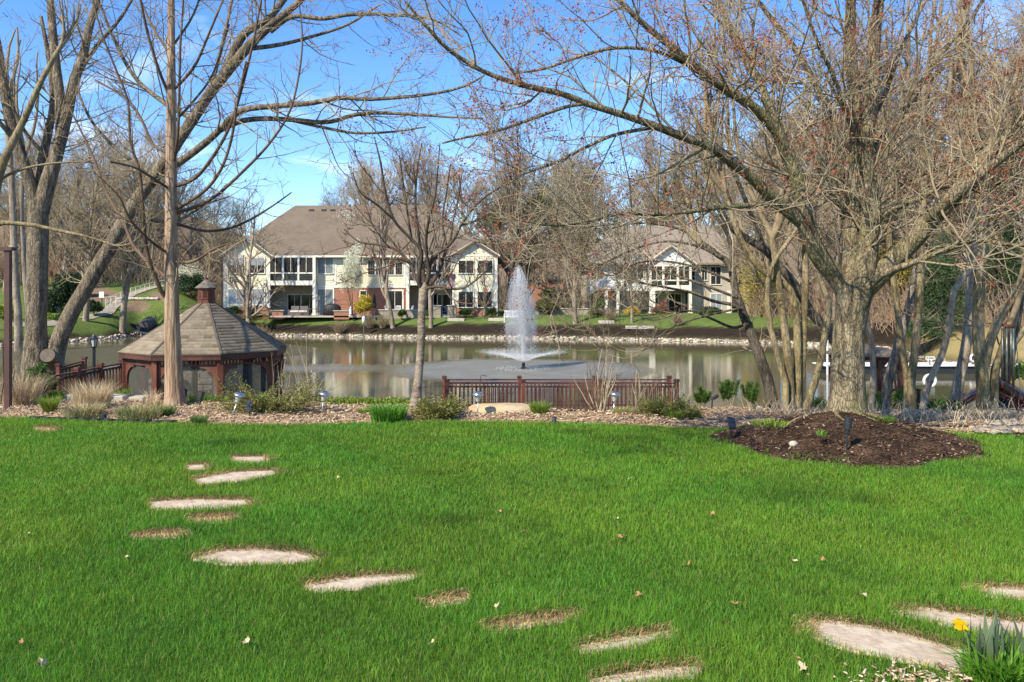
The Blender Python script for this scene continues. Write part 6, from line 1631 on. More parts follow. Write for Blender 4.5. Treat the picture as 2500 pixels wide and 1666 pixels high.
# ---- bald cypress
Y = 15.6
cT = limb([(427, 1003, 0, 36), (427, 990, 0, 29), (427, 970, 0, 24), (425, 930, 0, 21.5), (423, 870, 0, 19.5), (420, 780, 0, 17.5), (418, 600, 0, 15), (418, 415, 0, 13), (418, 232, 0, 11), (418, 100, 0, 9), (418, 0, 0, 8), (418, -160, 0, 5)], Y, n=50)
cb = [
 [(430, 455, 0, 5.5), (445, 450, -.1, 5.5), (477, 435, -.3, 5.2), (518, 386, -.6, 5), (560, 311, -.8, 4.5), (593, 207, -.9, 4), (618, 104, -1, 3.4), (640, -10, -1, 2.5)],
 [(432, 510, 0, 5.5), (498, 468, -.5, 5), (539, 415, -.7, 4.6), (564, 344, -.8, 4.2), (580, 249, -.9, 3.6), (601, 150, -1, 3)],
 [(432, 520, 0, 6), (460, 512, .2, 5.6), (518, 485, .5, 5.2), (589, 423, .8, 4.8), (663, 344, 1, 4.2), (713, 257, 1.1, 3.6), (738, 116, 1.2, 3), (730, 0, 1.2, 2)],
 [(432, 547, 0, 5), (498, 564, .5, 4.6), (560, 558, .9, 4.2), (614, 535, 1.2, 3.6), (670, 500, 1.4, 3), (712, 470, 1.5, 2)],
 [(410, 735, 0, 6), (398, 720, -.1, 7), (383, 687, -.2, 6.5), (368, 647, -.3, 6), (356, 600, -.4, 5.5), (352, 551, -.5, 5), (340, 415, -.6, 4.6), (319, 352, -.7, 4), (313, 249, -.8, 3.6), (290, 187, -.9, 3.2), (249, 83, -1, 2.6), (224, -10, -1, 2)],
 [(410, 683, 0, 6), (398, 672, .1, 6.5), (372, 650, .4, 6), (325, 600, .8, 5.6), (307, 556, 1, 5), (253, 456, 1.4, 4.4), (232, 394, 1.6, 4), (199, 323, 1.8, 3.4), (166, 257, 2, 2.6)],
 [(412, 375, 0, 5), (373, 352, .3, 4.6), (344, 290, .5, 4.2), (307, 240, .7, 3.6), (232, 195, 1, 3)],
 [(412, 232, 0, 5), (386, 166, -.3, 4.6), (361, 83, -.5, 4.2), (342, -5, -.7, 3.4)],
 [(424, 218, 0, 5), (439, 205, -.1, 4.8), (477, 158, -.3, 4.4), (510, 83, -.5, 3.6), (547, -5, -.6, 2.8)],
 [(424, 400, 0, 4.5), (434, 330, -.3, 4.5), (438, 220, -.4, 4), (440, 120, -.5, 3.5), (448, 0, -.6, 2.5)],
 [(424, 300, 0, 4), (470, 250, .4, 3.6), (520, 180, .7, 3.2), (560, 60, .9, 2.4)],
 [(412, 460, 0, 4.5), (380, 440, -.6, 4), (330, 410, -1, 3.4), (270, 395, -1.4, 2.8)],
 [(412, 620, 0, 4.5), (370, 590, -.5, 4), (320, 540, -.9, 3.4), (290, 480, -1.1, 2.6), (240, 430, -1.3, 2)],
 [(424, 640, 0, 4), (470, 640, -.5, 3.5), (520, 610, -.9, 3), (570, 590, -1.2, 2)],
 [(412, 130, 0, 4), (370, 60, .4, 3.4), (330, -30, .7, 2.4)], [(424, 110, 0, 4), (470, 40, .3, 3.4), (500, -40, .5, 2.4)]]
cL = toN([limb(q, Y) for q in cb], 24); CP, CR = np.array([a[:, :3] for a in cL]), np.array([a[:, 3] for a in cL]) * .8
P2, R2 = spawn(CP, CR, 6.0, (.4, 1.5), (32, 78), 8, .10, .03, rk=.45, rmin=.0055, rmax=.011, t0=.08, tl=.35)
P2t, R2t = spawn(cT[0][None], cT[1][None], 9, (.2, .7), (55, 90), 5, .12, .02, rk=.1, rmin=.004, rmax=.007, t0=.35)
P3_, R3 = spawn(P2, R2, 5.0, (.14, .55), (30, 70), 4, .12, .03, rk=.7, rmin=.0048, rmax=.006)
base = np.array([cT[0][0][0], Y, -.02])
tips, td = along(P3_, .7)
tree('bald_cypress', 'straight slender cypress with tan stringy bark in front of the gazebo', base, [(cT[0][None], cT[1][None], 20)], B_cypress, [(CP, CR, 7)], W_brown, [(P2, R2, 4), (P2t, R2t, 4), (P3_, R3, 3)], W_tan, [('bud_sprays', tips, .020, L_bud, .6, None)])

# ---- twin trunk cottonwood behind the gazebo on the left
Y = 24.2
kA = limb([(85, 960, 0, 36), (87, 900, 0, 33), (88, 875, 0, 30), (88, 802, 0, 24), (90, 700, 0, 23.5), (92, 600, 0, 24), (93, 530, 0, 23), (93, 490, 0, 21)], Y, n=24)
kL = limb([(128, 930, .1, 27), (133, 890, .1, 23), (145, 831, .1, 22), (173, 766, .1, 21), (202, 716, .1, 20), (231, 665, .1, 20), (262, 615, .1, 19), (315, 518, .1, 18), (361, 452, .1, 17), (398, 402, 0, 16), (435, 344, 0, 15.5), (477, 282, -.1, 14.5), (510, 232, -.1, 14), (556, 174, -.2, 13.5), (601, 120, -.3, 13), (647, 75, -.4, 11), (697, 33, -.5, 9), (746, -10, -.6, 7), (800, -80, -.8, 5)], Y, n=60)
kl = [
 [(88, 515, 0, 17), (79, 468, 0, 15), (54, 386, -.2, 13), (29, 311, -.3, 12), (12, 228, -.4, 11), (0, 145, -.5, 9), (-20, 20, -.6, 6)],
 [(98, 520, 0, 20), (120, 435, 0, 18), (145, 352, .1, 15), (166, 269, .2, 13), (178, 207, .3, 12), (203, 137, .4, 10.5), (216, 75, .5, 9.5), (240, -10, .6, 7)],
 [(150, 340, .1, 13), (146, 240, .3, 12), (137, 166, .4, 11), (129, 83, .5, 10), (122, -10, .6, 8)],
 [(92, 480, .2, 12), (98, 410, .4, 11), (116, 332, .6, 10), (129, 249, .7, 8), (120, 150, .9, 6), (100, 40, 1, 4)],
 [(548, 183, -.2, 11), (564, 141, -.1, 11), (597, 83, 0, 10), (655, 46, .2, 8.5), (697, -5, .4, 7), (740, -60, .5, 5)],
 [(425, 404, -.1, 9.5), (440, 396, -.2, 9), (498, 352, -.4, 8.6), (539, 315, -.6, 8), (580, 274, -.8, 7.4), (630, 263, -.9, 6.8), (705, 257, -1.1, 6.2), (767, 251, -1.3, 5.8), (838, 238, -1.5, 5.2), (895, 243, -1.7, 4.5), (1030, 233, -2, 3.6), (1125, 214, -2.2, 2.8), (1183, 184, -2.4, 2)],
 [(535, 319, -.6, 7), (589, 296, -.6, 6.5), (651, 290, -.7, 6), (726, 294, -.8, 5.5), (800, 299, -.9, 5), (857, 283, -1, 4.6), (915, 276, -1.1, 4.2), (1030, 281, -1.3, 3.4), (1106, 287, -1.5, 2.4), (1180, 290, -1.7, 1.5)],
 [(660, 78, -.4, 6), (713, 41, -.5, 5.6), (788, 46, -.7, 5), (854, 36, -.9, 4.4), (953, 36, -1.1, 3.6), (1060, 50, -1.3, 2.6), (1130, 90, -1.5, 1.8)],
 [(700, 292, -.7, 3.5), (790, 312, -.8, 3.6), (870, 325, -.9, 3.2), (960, 322, -1, 2.6), (1040, 310, -1.1, 1.6)],
 [(470, 290, 0, 7), (400, 250, .6, 6), (330, 190, 1.2, 5), (280, 100, 1.7, 4), (240, 0, 2, 3)],
 [(380, 425, 0, 6), (330, 400, .6, 5), (270, 350, 1.1, 4.4), (220, 290, 1.6, 3.6), (180, 200, 2, 2.6)],
 [(601, 120, -.3, 6), (680, 110, -.1, 5), (760, 90, .1, 4), (850, 60, .3, 3), (930, 10, .5, 2)],
 [(510, 232, 0, 5), (540, 120, .4, 4.4), (560, 30, .7, 3.6), (575, -50, .9, 3)],
 [(315, 518, .1, 5), (380, 540, .6, 4), (440, 535, 1, 3.4), (500, 500, 1.3, 2.6), (560, 480, 1.5, 1.8)],
 [(180, 200, .3, 6), (230, 120, .8, 5), (290, 50, 1.2, 4), (340, -30, 1.5, 3)],
 [(40, 350, -.2, 6), (0, 300, -.6, 5), (-60, 230, -1, 4), (-120, 150, -1.3, 3)],
 [(130, 400, .1, 5), (60, 320, -.5, 4.4), (20, 230, -.9, 3.6), (-10, 120, -1.2, 3)]]
aL = toN([limb(q, Y) for q in kl], 30); AP, AR = np.array([a[:, :3] for a in aL]), np.array([a[:, 3] for a in aL])
kL = (kL[0], kL[1] * .9); AR = AR * .92
lean = toN([kL], 60)[0]
P1, R1 = spawn(AP, AR, 2.3, (.9, 3.6), (30, 75), 8, .12, .04, rk=.4, rmin=.010, rmax=.03, t0=.15)
P1t, R1t = spawn(lean[None, :, :3], lean[None, :, 3], 2.6, (.8, 3.0), (40, 85), 8, .14, .04, rk=.2, rmin=.01, rmax=.025, t0=.3)
P1, R1 = np.vstack([P1, P1t]), np.vstack([R1, R1t])
P2, R2 = spawn(P1, R1, 3.2, (.4, 1.7), (25, 70), 6, .14, .04, rk=.6, rmin=.009, rmax=.014)
P3_, R3 = spawn(P2, R2, 3.8, (.2, .8), (25, 70), 4, .14, .03, rk=.7, rmin=.0075, rmax=.009)
base = np.array([HX(107, Y), Y, float(zg(HX(107, Y), Y)) - .05])
tips, td = along(P3_, 1.1)
ct = tree('leaning_cottonwood', 'tall grey tree of two trunks, one upright and one leaning far to the right', base, [(kA[0][None], kA[1][None], 20), (kL[0][None], kL[1][None], 18)] + [(a[None, :, :3], a[None, :, 3], 10) for a in aL], B_cotton, [(P1, R1, 5)], W_grey, [(P2, R2, 3), (P3_, R3, 3)], W_tan, [('bud_sprays', tips, .034, L_bud, .6, None)], ntr=2)
st = limb([(140, 905, 0, 22), (128, 880, -.3, 20), (118, 869, -.7, 18), (116, 868, -.75, 17.5)], Y, n=8)
tube_obj('cut_stump_limb', [(st[0][None], st[1][None], 18)], B_cotton, ct, base)
e_ = st[0][-1]; b = MB(); d = nrm(st[0][-1] - st[0][-3]); b.tube([e_ - d * .03 - base, e_ + d * .012 - base], [st[1][-1] * .97, st[1][-1] * .93], 20); b.build('sawn_face', mat('sawn_wood', (.20, .16, .12), (.12, .095, .07), scale=9, rough=.9), ct)

# ---- cherry in front of the deck
Y = 15.5
hT = limb([(1012, 1010, 0, 24), (1014, 1000, 0, 19), (1017, 964, 0, 12.5), (1020, 935, 0, 10.5), (1023, 906, 0, 10), (1028, 837, 0, 9.5), (1029, 786, 0, 9.5), (1031, 740, 0, 10), (1035, 705, 0, 12), (1036, 690, 0, 11)], Y, n=30)
hb = [
 [(1032, 706, 0, 8), (1022, 688, -.1, 8), (1023, 664, -.15, 7), (1028, 640, -.2, 6.5), (1030, 618, -.25, 6), (1021, 601, -.3, 5.5), (1005, 585, -.3, 5), (982, 562, -.3, 4.6), (961, 536, -.4, 4.2), (942, 478, -.5, 3.8), (930, 402, -.6, 3), (914, 335, -.6, 1.6)],
 [(1028, 700, 0, 6), (1012, 672, .1, 5.5), (1004, 648, .2, 5), (981, 620, .3, 4.6), (957, 606, .4, 4), (925, 598, .6, 3.6), (876, 590, .8, 2.8), (840, 560, .9, 1.8)],
 [(1038, 700, 0, 8), (1046, 675, -.1, 7), (1047, 657, -.1, 6.5), (1052, 635, -.2, 6), (1070, 619, -.3, 5.5), (1091, 604, -.4, 5), (1110, 582, -.5, 4.4), (1125, 551, -.6, 4), (1150, 515, -.7, 3.2), (1183, 482, -.8, 2.8), (1225, 455, -.9, 2)],
 [(1040, 704, .1, 7), (1056, 690, .2, 6.5), (1068, 668, .3, 6), (1078, 640, .4, 5), (1089, 612, .5, 4.6), (1100, 585, .6, 4), (1106, 540, .7, 3.4), (1120, 480, .8, 2.6), (1128, 420, .9, 1.6)],
 [(1042, 704, -.1, 4.6), (1070, 700, -.2, 4.2), (1102, 705, -.3, 3.8), (1118, 706, -.4, 3.4), (1138, 701, -.5, 3), (1159, 687, -.6, 2.6), (1190, 660, -.7, 2)],
 [(1036, 692, .1, 7), (1030, 640, .3, 6), (1024, 590, .4, 5), (1014, 500, .5, 4.2), (1018, 421, .6, 3.2), (1030, 350, .7, 1.8)],
 [(1048, 660, -.2, 5), (1040, 600, -.4, 4.6), (1046, 540, -.6, 4), (1062, 480, -.8, 3.2), (1070, 400, -.9, 2), (1074, 350, -1, 1.4)],
 [(961, 536, -.4, 3.6), (920, 500, -.6, 3), (880, 470, -.8, 2.4), (860, 420, -.9, 1.6)],
 [(1005, 585, -.3, 3.6), (995, 520, -.1, 3.2), (985, 450, .1, 2.6), (975, 380, .2, 1.8)],
 [(981, 620, .3, 3), (940, 570, .6, 2.8), (900, 540, .8, 2.2), (865, 500, 1, 1.6)],
 [(1091, 604, -.4, 3.4), (1080, 540, -.3, 3), (1090, 470, -.2, 2.4), (1100, 400, -.1, 1.6)],
 [(1125, 551, -.6, 2.8), (1160, 540, -.4, 2.4), (1200, 520, -.2, 1.8), (1230, 490, 0, 1.2)]]
hL = toN([limb(q, Y) for q in hb], 24); HP, HR = np.array([a[:, :3] for a in hL]), np.array([a[:, 3] for a in hL]) * .8
P1, R1 = spawn(HP, HR, 3.6, (.5, 1.7), (32, 75), 8, .13, .03, rk=.55, rmin=.006, rmax=.016, t0=.22, tl=.4)
P2, R2 = spawn(P1, R1, 4.6, (.2, .7), (22, 60), 5, .13, .09, rk=.6, rmin=.005, rmax=.009)
P3_, R3 = spawn(P2, R2, 4.0, (.08, .3), (25, 65), 3, .13, .08, rk=.7, rmin=.0042, rmax=.006)
base = np.array([hT[0][0][0], Y, -.03])
q1, d1 = along(P2, 3.2); q2, d2 = along(P3_, 1.8)
lv = np.vstack([q1, q2]); low = lv[:, 2] < 4.4
tree('cherry_tree', 'small cherry tree with a slim pale trunk and rusty budding crown in the middle', base, [(hT[0][None], hT[1][None], 18)] + [(a[None, :, :3], a[None, :, 3] * .8, 8) for a in hL], B_cherry, [(P1, R1, 5)], W_brown, [(P2, R2, 4), (P3_, R3, 3)], W_brown, [('young_leaves', lv[rng.random(len(lv)) < .95], .055, L_rust, .45, None)])
for o in bpy.data.objects:
    if o.name.startswith('limb') and o.parent and o.parent.name == 'cherry_tree': o.data.materials[0] = B_chlimb

# ---- woody stems of the right bank
def clump(name, lb, stems, Y, tm, ext=4.2, dens=2.3, sp_=3, wm=W_grey, tw=1.0, bud=True):
    Ls = toN([limb([(a, c, dy, r) for a, c, dy, r in s], Y) for s in stems], 26)
    SP, SR = np.array([a[:, :3] for a in Ls]), np.array([a[:, 3] for a in Ls])
    X, XR = extend((SP, SR), ext, .22, .10, 12, sp_)
    P1, R1 = spawn(X, XR, dens * 1.3, (.6, 2.0), (28, 65), 7, .12, .08, rk=.5, rmin=.006, rmax=.02, t0=.05)
    P1b, R1b = spawn(SP, SR, dens * .45, (.4, 1.6), (40, 85), 7, .14, .06, rk=.3, rmin=.006, rmax=.014, t0=.25)
    P1, R1 = np.vstack([P1, P1b]), np.vstack([R1, R1b])
    P2, R2 = spawn(P1, R1, 4.0 * tw, (.3, 1.1), (25, 65), 5, .13, .06, rk=.6, rmin=.006, rmax=.010)
    P3_, R3 = spawn(P2, R2, 4.2 * tw, (.14, .5), (25, 65), 3, .13, .05, rk=.7, rmin=.005, rmax=.006)
    b0 = SP[:, 0].mean(0); base = np.array([b0[0], b0[1], min(float(SP[:, 0, 2].min()), float(zg(b0[0], b0[1])))])
    dn = SP[:, :1].copy(); dn[..., 2] = np.where(SP[:, :1, 2] < .6, base[2] - .1, SP[:, :1, 2] - .01)
    TP_, TR_ = np.concatenate([dn, SP], 1), np.concatenate([SR[:, :1] * 1.1, SR], 1)
    tr_ = [(TP_[i:i + 1], TR_[i:i + 1], 12) for i in range(len(TP_))]
    ex = []
    if bud: q, d = along(P3_, .9); ex = [('bud_sprays', q, .026, L_bud, .5, d)]
    return tree(name, lb, base, tr_, tm, [(X, XR, 7), (P1, R1, 4)], W_tan, [(P2, R2, 3), (P3_, R3, 3)], wm, ex, ntr=len(tr_))
def st_(pts, Y0=0, r0=10, r1=6): n = len(pts); return [(a, c, Y0, r0 + (r1 - r0) * i / (n - 1)) for i, (a, c) in enumerate(pts)]
clump('rough_bark_tree', 'dark rough barked trunk bending left at the water, left of the maple', [st_([(1891, 1010), (1875, 932), (1843, 839), (1819, 779), (1799, 723), (1783, 650), (1762, 630), (1710, 594)], 0, 15, 6), st_([(1783, 655), (1786, 610), (1770, 560), (1740, 520)], 0, 6, 4), st_([(1812, 760), (1790, 745), (1740, 735), (1690, 715), (1640, 705), (1560, 690)], -.2, 5, 2.5), st_([(1825, 790), (1790, 800), (1740, 780), (1690, 760), (1650, 765)], .2, 4, 2), st_([(1766, 632), (1700, 600), (1620, 590), (1540, 612), (1470, 645)], -.3, 4, 1.5), st_([(1745, 612), (1660, 560), (1560, 545), (1480, 562)], .3, 4, 1.5), st_([(1802, 728), (1700, 690), (1600, 660), (1520, 655)], -.5, 3.6, 1.4), st_([(1790, 690), (1720, 660), (1640, 640), (1560, 642), (1500, 672)], .4, 3.6, 1.4), st_([(1812, 752), (1730, 770), (1640, 800), (1580, 850)], -.4, 3, 1.2)], 16.6, B_dark, ext=2.4, dens=3.0, tw=1.5)
clump('many_stemmed_tree', 'clump of five slim mossy stems rising from one base left of the maple', [st_([(1931, 1015), (1927, 912), (1919, 831), (1907, 743), (1895, 650), (1887, 582)], 0, 11, 8), st_([(1955, 1000), (1959, 892), (1963, 791), (1967, 670), (1962, 590), (1950, 500)], .2, 9, 7), st_([(1918, 935), (1911, 912), (1891, 839), (1877, 775), (1875, 691), (1889, 642), (1927, 586)], -.15, 8, 5), st_([(1947, 960), (1947, 880), (1945, 791), (1931, 711), (1895, 684), (1862, 660), (1835, 630), (1811, 590), (1795, 550), (1770, 470)], .1, 10, 7), st_([(1967, 1010), (1980, 960), (1996, 912), (2012, 831), (2024, 751), (2018, 719), (1992, 662), (1979, 602), (1990, 500)], -.2, 9, 6)], 16.2, B_moss)
clump('leaning_dark_tree', 'thick dark limb sloping up to the left behind the maple trunk', [st_([(2060, 930), (2045, 850), (2020, 805), (1983, 767), (1955, 719), (1931, 683), (1899, 646), (1867, 610), (1803, 570), (1770, 535), (1740, 470)], 0, 13, 8), st_([(1867, 610), (1840, 540), (1800, 440)], .2, 7, 5)], 18.4, B_dark, ext=3.0)
clump('slim_grey_tree', 'slim grey stem just right of the maple trunk', [st_([(2124, 1012), (2132, 932), (2128, 839), (2116, 775), (2122, 690), (2118, 600)], 0, 8, 5)], 15.8, B_far, ext=4.2)
clump('flaky_bark_tree', 'flaky pale barked trunk leaning right between the maple and the twin mossy stems', [st_([(2160, 1020), (2168, 932), (2188, 863), (2208, 791), (2229, 711), (2241, 630), (2243, 540), (2255, 440)], 0, 12, 8)], 17.0, bark('flaky_pale_bark', (.36, .30, .235), (.16, .13, .10), (.30, .255, .20), sc=16, bump=.05), ext=4)
clump('twin_mossy_tree', 'twin mossy stems joined at the base, right of the flaky trunk', [st_([(2225, 1020), (2225, 932), (2232, 871), (2241, 771), (2249, 650), (2246, 560), (2260, 440)], 0, 10, 8), st_([(2215, 950), (2212, 912), (2200, 831), (2188, 731), (2180, 674), (2170, 560), (2180, 430)], .1, 8, 6)], 16.0, B_moss, ext=4.2)
clump('crooked_grey_tree', 'crooked thin grey stem kinking to the right in front of the life ring', [st_([(2249, 1014), (2269, 932), (2301, 863), (2317, 791), (2329, 711), (2345, 690), (2372, 650), (2390, 630), (2396, 560), (2410, 450)], 0, 8, 6)], 15.4, B_far, ext=3.6)
clump('grey_trunk_tree', 'straight grey trunk behind the crooked stem on the right', [st_([(2325, 1010), (2345, 912), (2361, 831), (2369, 731), (2372, 640), (2376, 520), (2370, 400)], 0, 13, 9)], 19.6, B_far, ext=4.6)
clump('forked_mossy_tree', 'forked mossy tree at the right edge with the wind chime hanging from its limb', [st_([(2405, 1028), (2397, 912), (2389, 831), (2389, 731), (2395, 630), (2397, 582), (2392, 480), (2400, 380)], 0, 15, 10), st_([(2402, 900), (2410, 860), (2421, 823), (2449, 763), (2486, 711), (2520, 660), (2570, 560)], .0, 12, 8), st_([(2425, 1015), (2429, 912), (2437, 882)], .1, 11, 9)], 15.9, B_moss, ext=4.4)
clump('right_edge_tree', 'dark stem at the very right edge beyond the wind chime', [st_([(2440, 1020), (2462, 900), (2480, 800), (2497, 690), (2530, 560), (2560, 430)], 0, 10, 8)], 17.6, B_dark, ext=4)
# stems at the left edge
clump('left_edge_tree', 'pair of brown trunks at the left behind the slim arbor post', [st_([(45, 840), (44, 760), (38, 700), (34, 600), (30, 480), (20, 330)], 0, 9, 7), st_([(72, 840), (68, 760), (62, 700), (56, 600), (52, 500), (60, 380)], .3, 7, 5)], 58, B_far, ext=9, dens=.5, tw=.5, bud=False)
clump('mossy_limb_tree', 'yellow mossy limbs entering from the left picture edge', [st_([(-60, 900), (-50, 700), (-30, 560), (0, 420), (20, 370), (60, 290), (100, 200), (150, 110)], 0, 14, 5), st_([(-50, 700), (-20, 560), (60, 548), (150, 565), (220, 580), (280, 600)], -.3, 7, 2), st_([(-30, 480), (0, 440), (50, 415), (120, 400), (200, 395)], .2, 5, 1.6)], 20.5, B_moss, ext=1.6)
# ---------------------------------------------------------------- background trees: prototypes, then copies
def proto(h, kind, seed, dn=1.0):
    global rng
    keep = rng; rng = np.random.default_rng(seed)
    T0, TR = grow(np.zeros((1, 3)), np.array([[rng.normal(0, .06), rng.normal(0, .06), 1.0]]), np.array([h * .85]), np.array([h * .017]), 12, .045, .06, .25)
    a1 = {'up': (18, 42), 'wide': (35, 70), 'round': (28, 62)}[kind]
    P1, R1 = spawn(T0, TR, 0, (h * .30, h * .52), a1, 9, .09, .10 if kind != 'wide' else .06, rk=.6, rmin=.03, rmax=.2, t0=.16, tl=.5, cnt=28)
    P2, R2 = spawn(P1, R1, 1.9 * dn ** .5, (h * .10, h * .25), (22, 60), 7, .12, .07, rk=.6, rmin=.022, rmax=.06, t0=.15)
    P3, R3 = spawn(P2, R2, 2.3 * dn ** .5, (h * .05, h * .12), (22, 65), 4, .13, .05, rk=.7, rmin=.019, rmax=.026)
    P4, R4 = spawn(P3, R3, 2.4 * dn ** .5, (h * .025, h * .06), (25, 65), 3, .14, .04, rk=.8, rmin=.015, rmax=.018)
    rng = keep
    return [(T0, TR, 10)], [(P1, R1, 6), (P2, R2, 4)], [(P3, R3, 3), (P4, R4, 3)], P4
def bare(name, lb, pos, h, kind, seed, tm=None, wm=None, group=None, ex=None):
    a, b_, c, tip = proto(h, kind, seed, .4 if name in ('shore_tree', 'small_tree') else 1.0)
    t = thing(name, lb, 'tree', pos, group)
    tube_obj('trunk', a, tm or B_far, t, (0, 0, 0)); tube_obj('branch_canopy', b_, tm or B_far, t, (0, 0, 0)); tube_obj('crown', c, wm or W_far, t, (0, 0, 0))
    if ex:
        nm, per, size, m = ex; q, d = along(tip, per); leaf_obj(nm, q, size, m, t, (0, 0, 0), aspect=.6)
    return t
def at(px, Y): x = HX(px, Y); return (x, Y, float(zg(x, Y)) - .1)
rnd = np.random.default_rng(5)
W1 = bare('bare_tree', 'bare grey brown tree in the wood on the left hill', at(60, 100), 18, 'round', 1, group='bare trees in the wood on the left hill')
W2 = bare('bare_tree', 'bare grey brown tree in the wood on the left hill', at(200, 104), 17, 'up', 2, group='bare trees in the wood on the left hill')
W3 = bare('bare_tree', 'bare grey brown tree in the wood on the left hill', at(330, 108), 16, 'wide', 3, wm=W_tan, group='bare trees in the wood on the left hill')
W4 = bare('bare_tree', 'bare grey brown tree in the wood on the left hill', at(130, 118), 20, 'up', 4, wm=W_tan, group='bare trees in the wood on the left hill')
PR = [W1, W2, W3, W4]
for px, Y, s in ((-120, 96, 1), (-40, 108, 1.05), (10, 92, .8), (105, 95, .85), (155, 92, .7), (250, 98, .8), (290, 118, 1.0), (370, 100, .75), (420, 112, .9), (460, 104, .75), (505, 114, .8), (545, 106, .62), (590, 118, .75), (30, 124, 1.1), (400, 126, .9), (220, 128, 1.05), (-190, 90, .9), (500, 98, .55)):
    dup(PR[rnd.integers(0, 4)], at(px, Y), rnd.uniform(0, 6.28), s * rnd.uniform(.92, 1.08))
lbB, gB = 'bare tree rising behind the houses across the pond', 'bare trees behind the houses'
for px, Y, s in ((640, 120, .62), (765, 124, .72), (815, 128, .80), (875, 118, 1.02), (930, 112, 1.1), (985, 120, 1.0), (1040, 114, .95), (1095, 122, 1.2), (1150, 110, 1.0), (1200, 118, 1.1), (1250, 106, .85), (1300, 116, 1.0), (1355, 122, 1.0), (1400, 112, .85), (1450, 122, 1.0), (1500, 116, .95), (1545, 124, 1.05), (1600, 118, 1.0), (1650, 122, 1.1), (1700, 112, 1.0), (1750, 120, 1.15), (1800, 108, 1.0), (1850, 114, 1.1), (1900, 105, 1.0)):
    dup(PR[rnd.integers(0, 4)], at(px, Y), rnd.uniform(0, 6.28), s * (1.12 if px < 1220 else 1.25) * rnd.uniform(.92, 1.08), label=lbB, group=gB)
lbR, gR = 'bare tree in the thicket on the right bank of the pond', 'bare trees on the right bank'
for px, Y, s in ((1830, 84, .8), (1880, 78, .85), (1940, 74, .8), (1990, 82, 1.0), (2040, 70, .8), (2090, 76, .95), (2140, 84, 1.0), (2190, 72, .8), (2240, 66, .8), (2290, 78, 1.0), (2340, 62, .75), (2390, 70, .95), (2440, 60, .8), (2490, 66, .9), (2540, 56, .8), (2330, 90, 1.1), (2600, 62, .9), (2440, 84, 1.1), (1960, 96, 1.1), (2120, 98, 1.15)):
    dup(PR[rnd.integers(0, 4)], at(px, Y), rnd.uniform(0, 6.28), s * 1.25 * rnd.uniform(.9, 1.1), label=lbR, group=gR)
# single trees of the far shore, each told apart
bare('shore_tree', 'slim forked tree in front of the left gable of the cream house', at(607, 78.6), 14.5, 'round', 21, wm=W_tan, ex=('bud_sprays', .5, .10, L_bud))
bare('shore_tree', 'straight grey tree before the leaded windows of the cream house', at(959, 78), 15.5, 'up', 22)
bare('shore_tree', 'thick trunked tree just right of the cherry trunk across the pond', at(1052, 77.4), 14, 'round', 23)
s5 = bare('shore_tree', 'tall dark trunked tree at the right end of the cream house', at(1243, 86), 21, 'round', 25, tm=B_dark, wm=W_brown)
bare('shore_tree', 'double stemmed grey tree on the bank right of the fountain', at(1405, 76.2), 15, 'up', 26)
bare('small_tree', 'small pear tree with rusty young leaves under the right gable', at(1181, 79.6), 6.2, 'up', 27, wm=W_brown, ex=('young_leaves', 2.2, .13, L_rust))
bare('small_tree', 'small pale multi stemmed tree between the two houses', at(1365, 89), 7.0, 'wide', 28, wm=W_pale)
bare('small_tree', 'thin trunk leaning right on the bank before the porch house', at(1543, 75), 8.0, 'wide', 29, wm=W_grey)
bare('small_tree', 'thin straight tree on the lawn of the porch house', at(1512, 82), 7.0, 'up', 30, wm=W_grey)
bare('red_twig_tree', 'dense reddish twigged tree behind the top of the fountain', at(1285, 92), 11.5, 'round', 31, wm=W_red, ex=('young_leaves', .8, .16, L_rust))
bare('red_twig_tree', 'smaller reddish twigged tree in the gap right of the fountain', at(1335, 96), 9.0, 'wide', 32, wm=W_red)
bare('hill_tree', 'thick grey trunk beside the cream handrail on the left hill', at(299, 77.5), 19, 'up', 33)
bare('hill_tree', 'grey trunk showing behind the leaning cottonwood on the left lawn', at(209, 75.5), 17, 'round', 34)
# leaning dark tree at the far shore
lt = toN([limb([(1284, 690, 0, 7), (1290, 640, 0, 6.5), (1310, 600, 0, 6), (1338, 570, 0, 5.5), (1374, 536, 0, 5), (1412, 478, 0, 4), (1440, 420, 0, 3)], 88)], 20)[0]
P1, R1 = spawn(lt[None, :, :3], lt[None, :, 3], 1.4, (2, 6), (30, 75), 8, .12, .06, rk=.5, rmin=.03, rmax=.08, t0=.3)
P2, R2 = spawn(P1, R1, 1.2, (.8, 2.4), (25, 65), 5, .13, .05, rk=.6, rmin=.02, rmax=.04)
P3_, R3 = spawn(P2, R2, 1.6, (.4, 1.2), (25, 65), 3, .13, .05, rk=.7, rmin=.014, rmax=.02)
b0 = lt[0, :3].copy(); b0[2] = zg(b0[0], b0[1]); dn = b0[None, None]
tree('leaning_bank_tree', 'dark trunk leaning right behind the fountain spray', b0, [(np.concatenate([dn, lt[None, :, :3]], 1), np.concatenate([[[.4]], lt[None, :, 3]], 1), 10)], B_dark, [(P1, R1, 5)], B_dark, [(P2, R2, 3), (P3_, R3, 3)], W_brown)

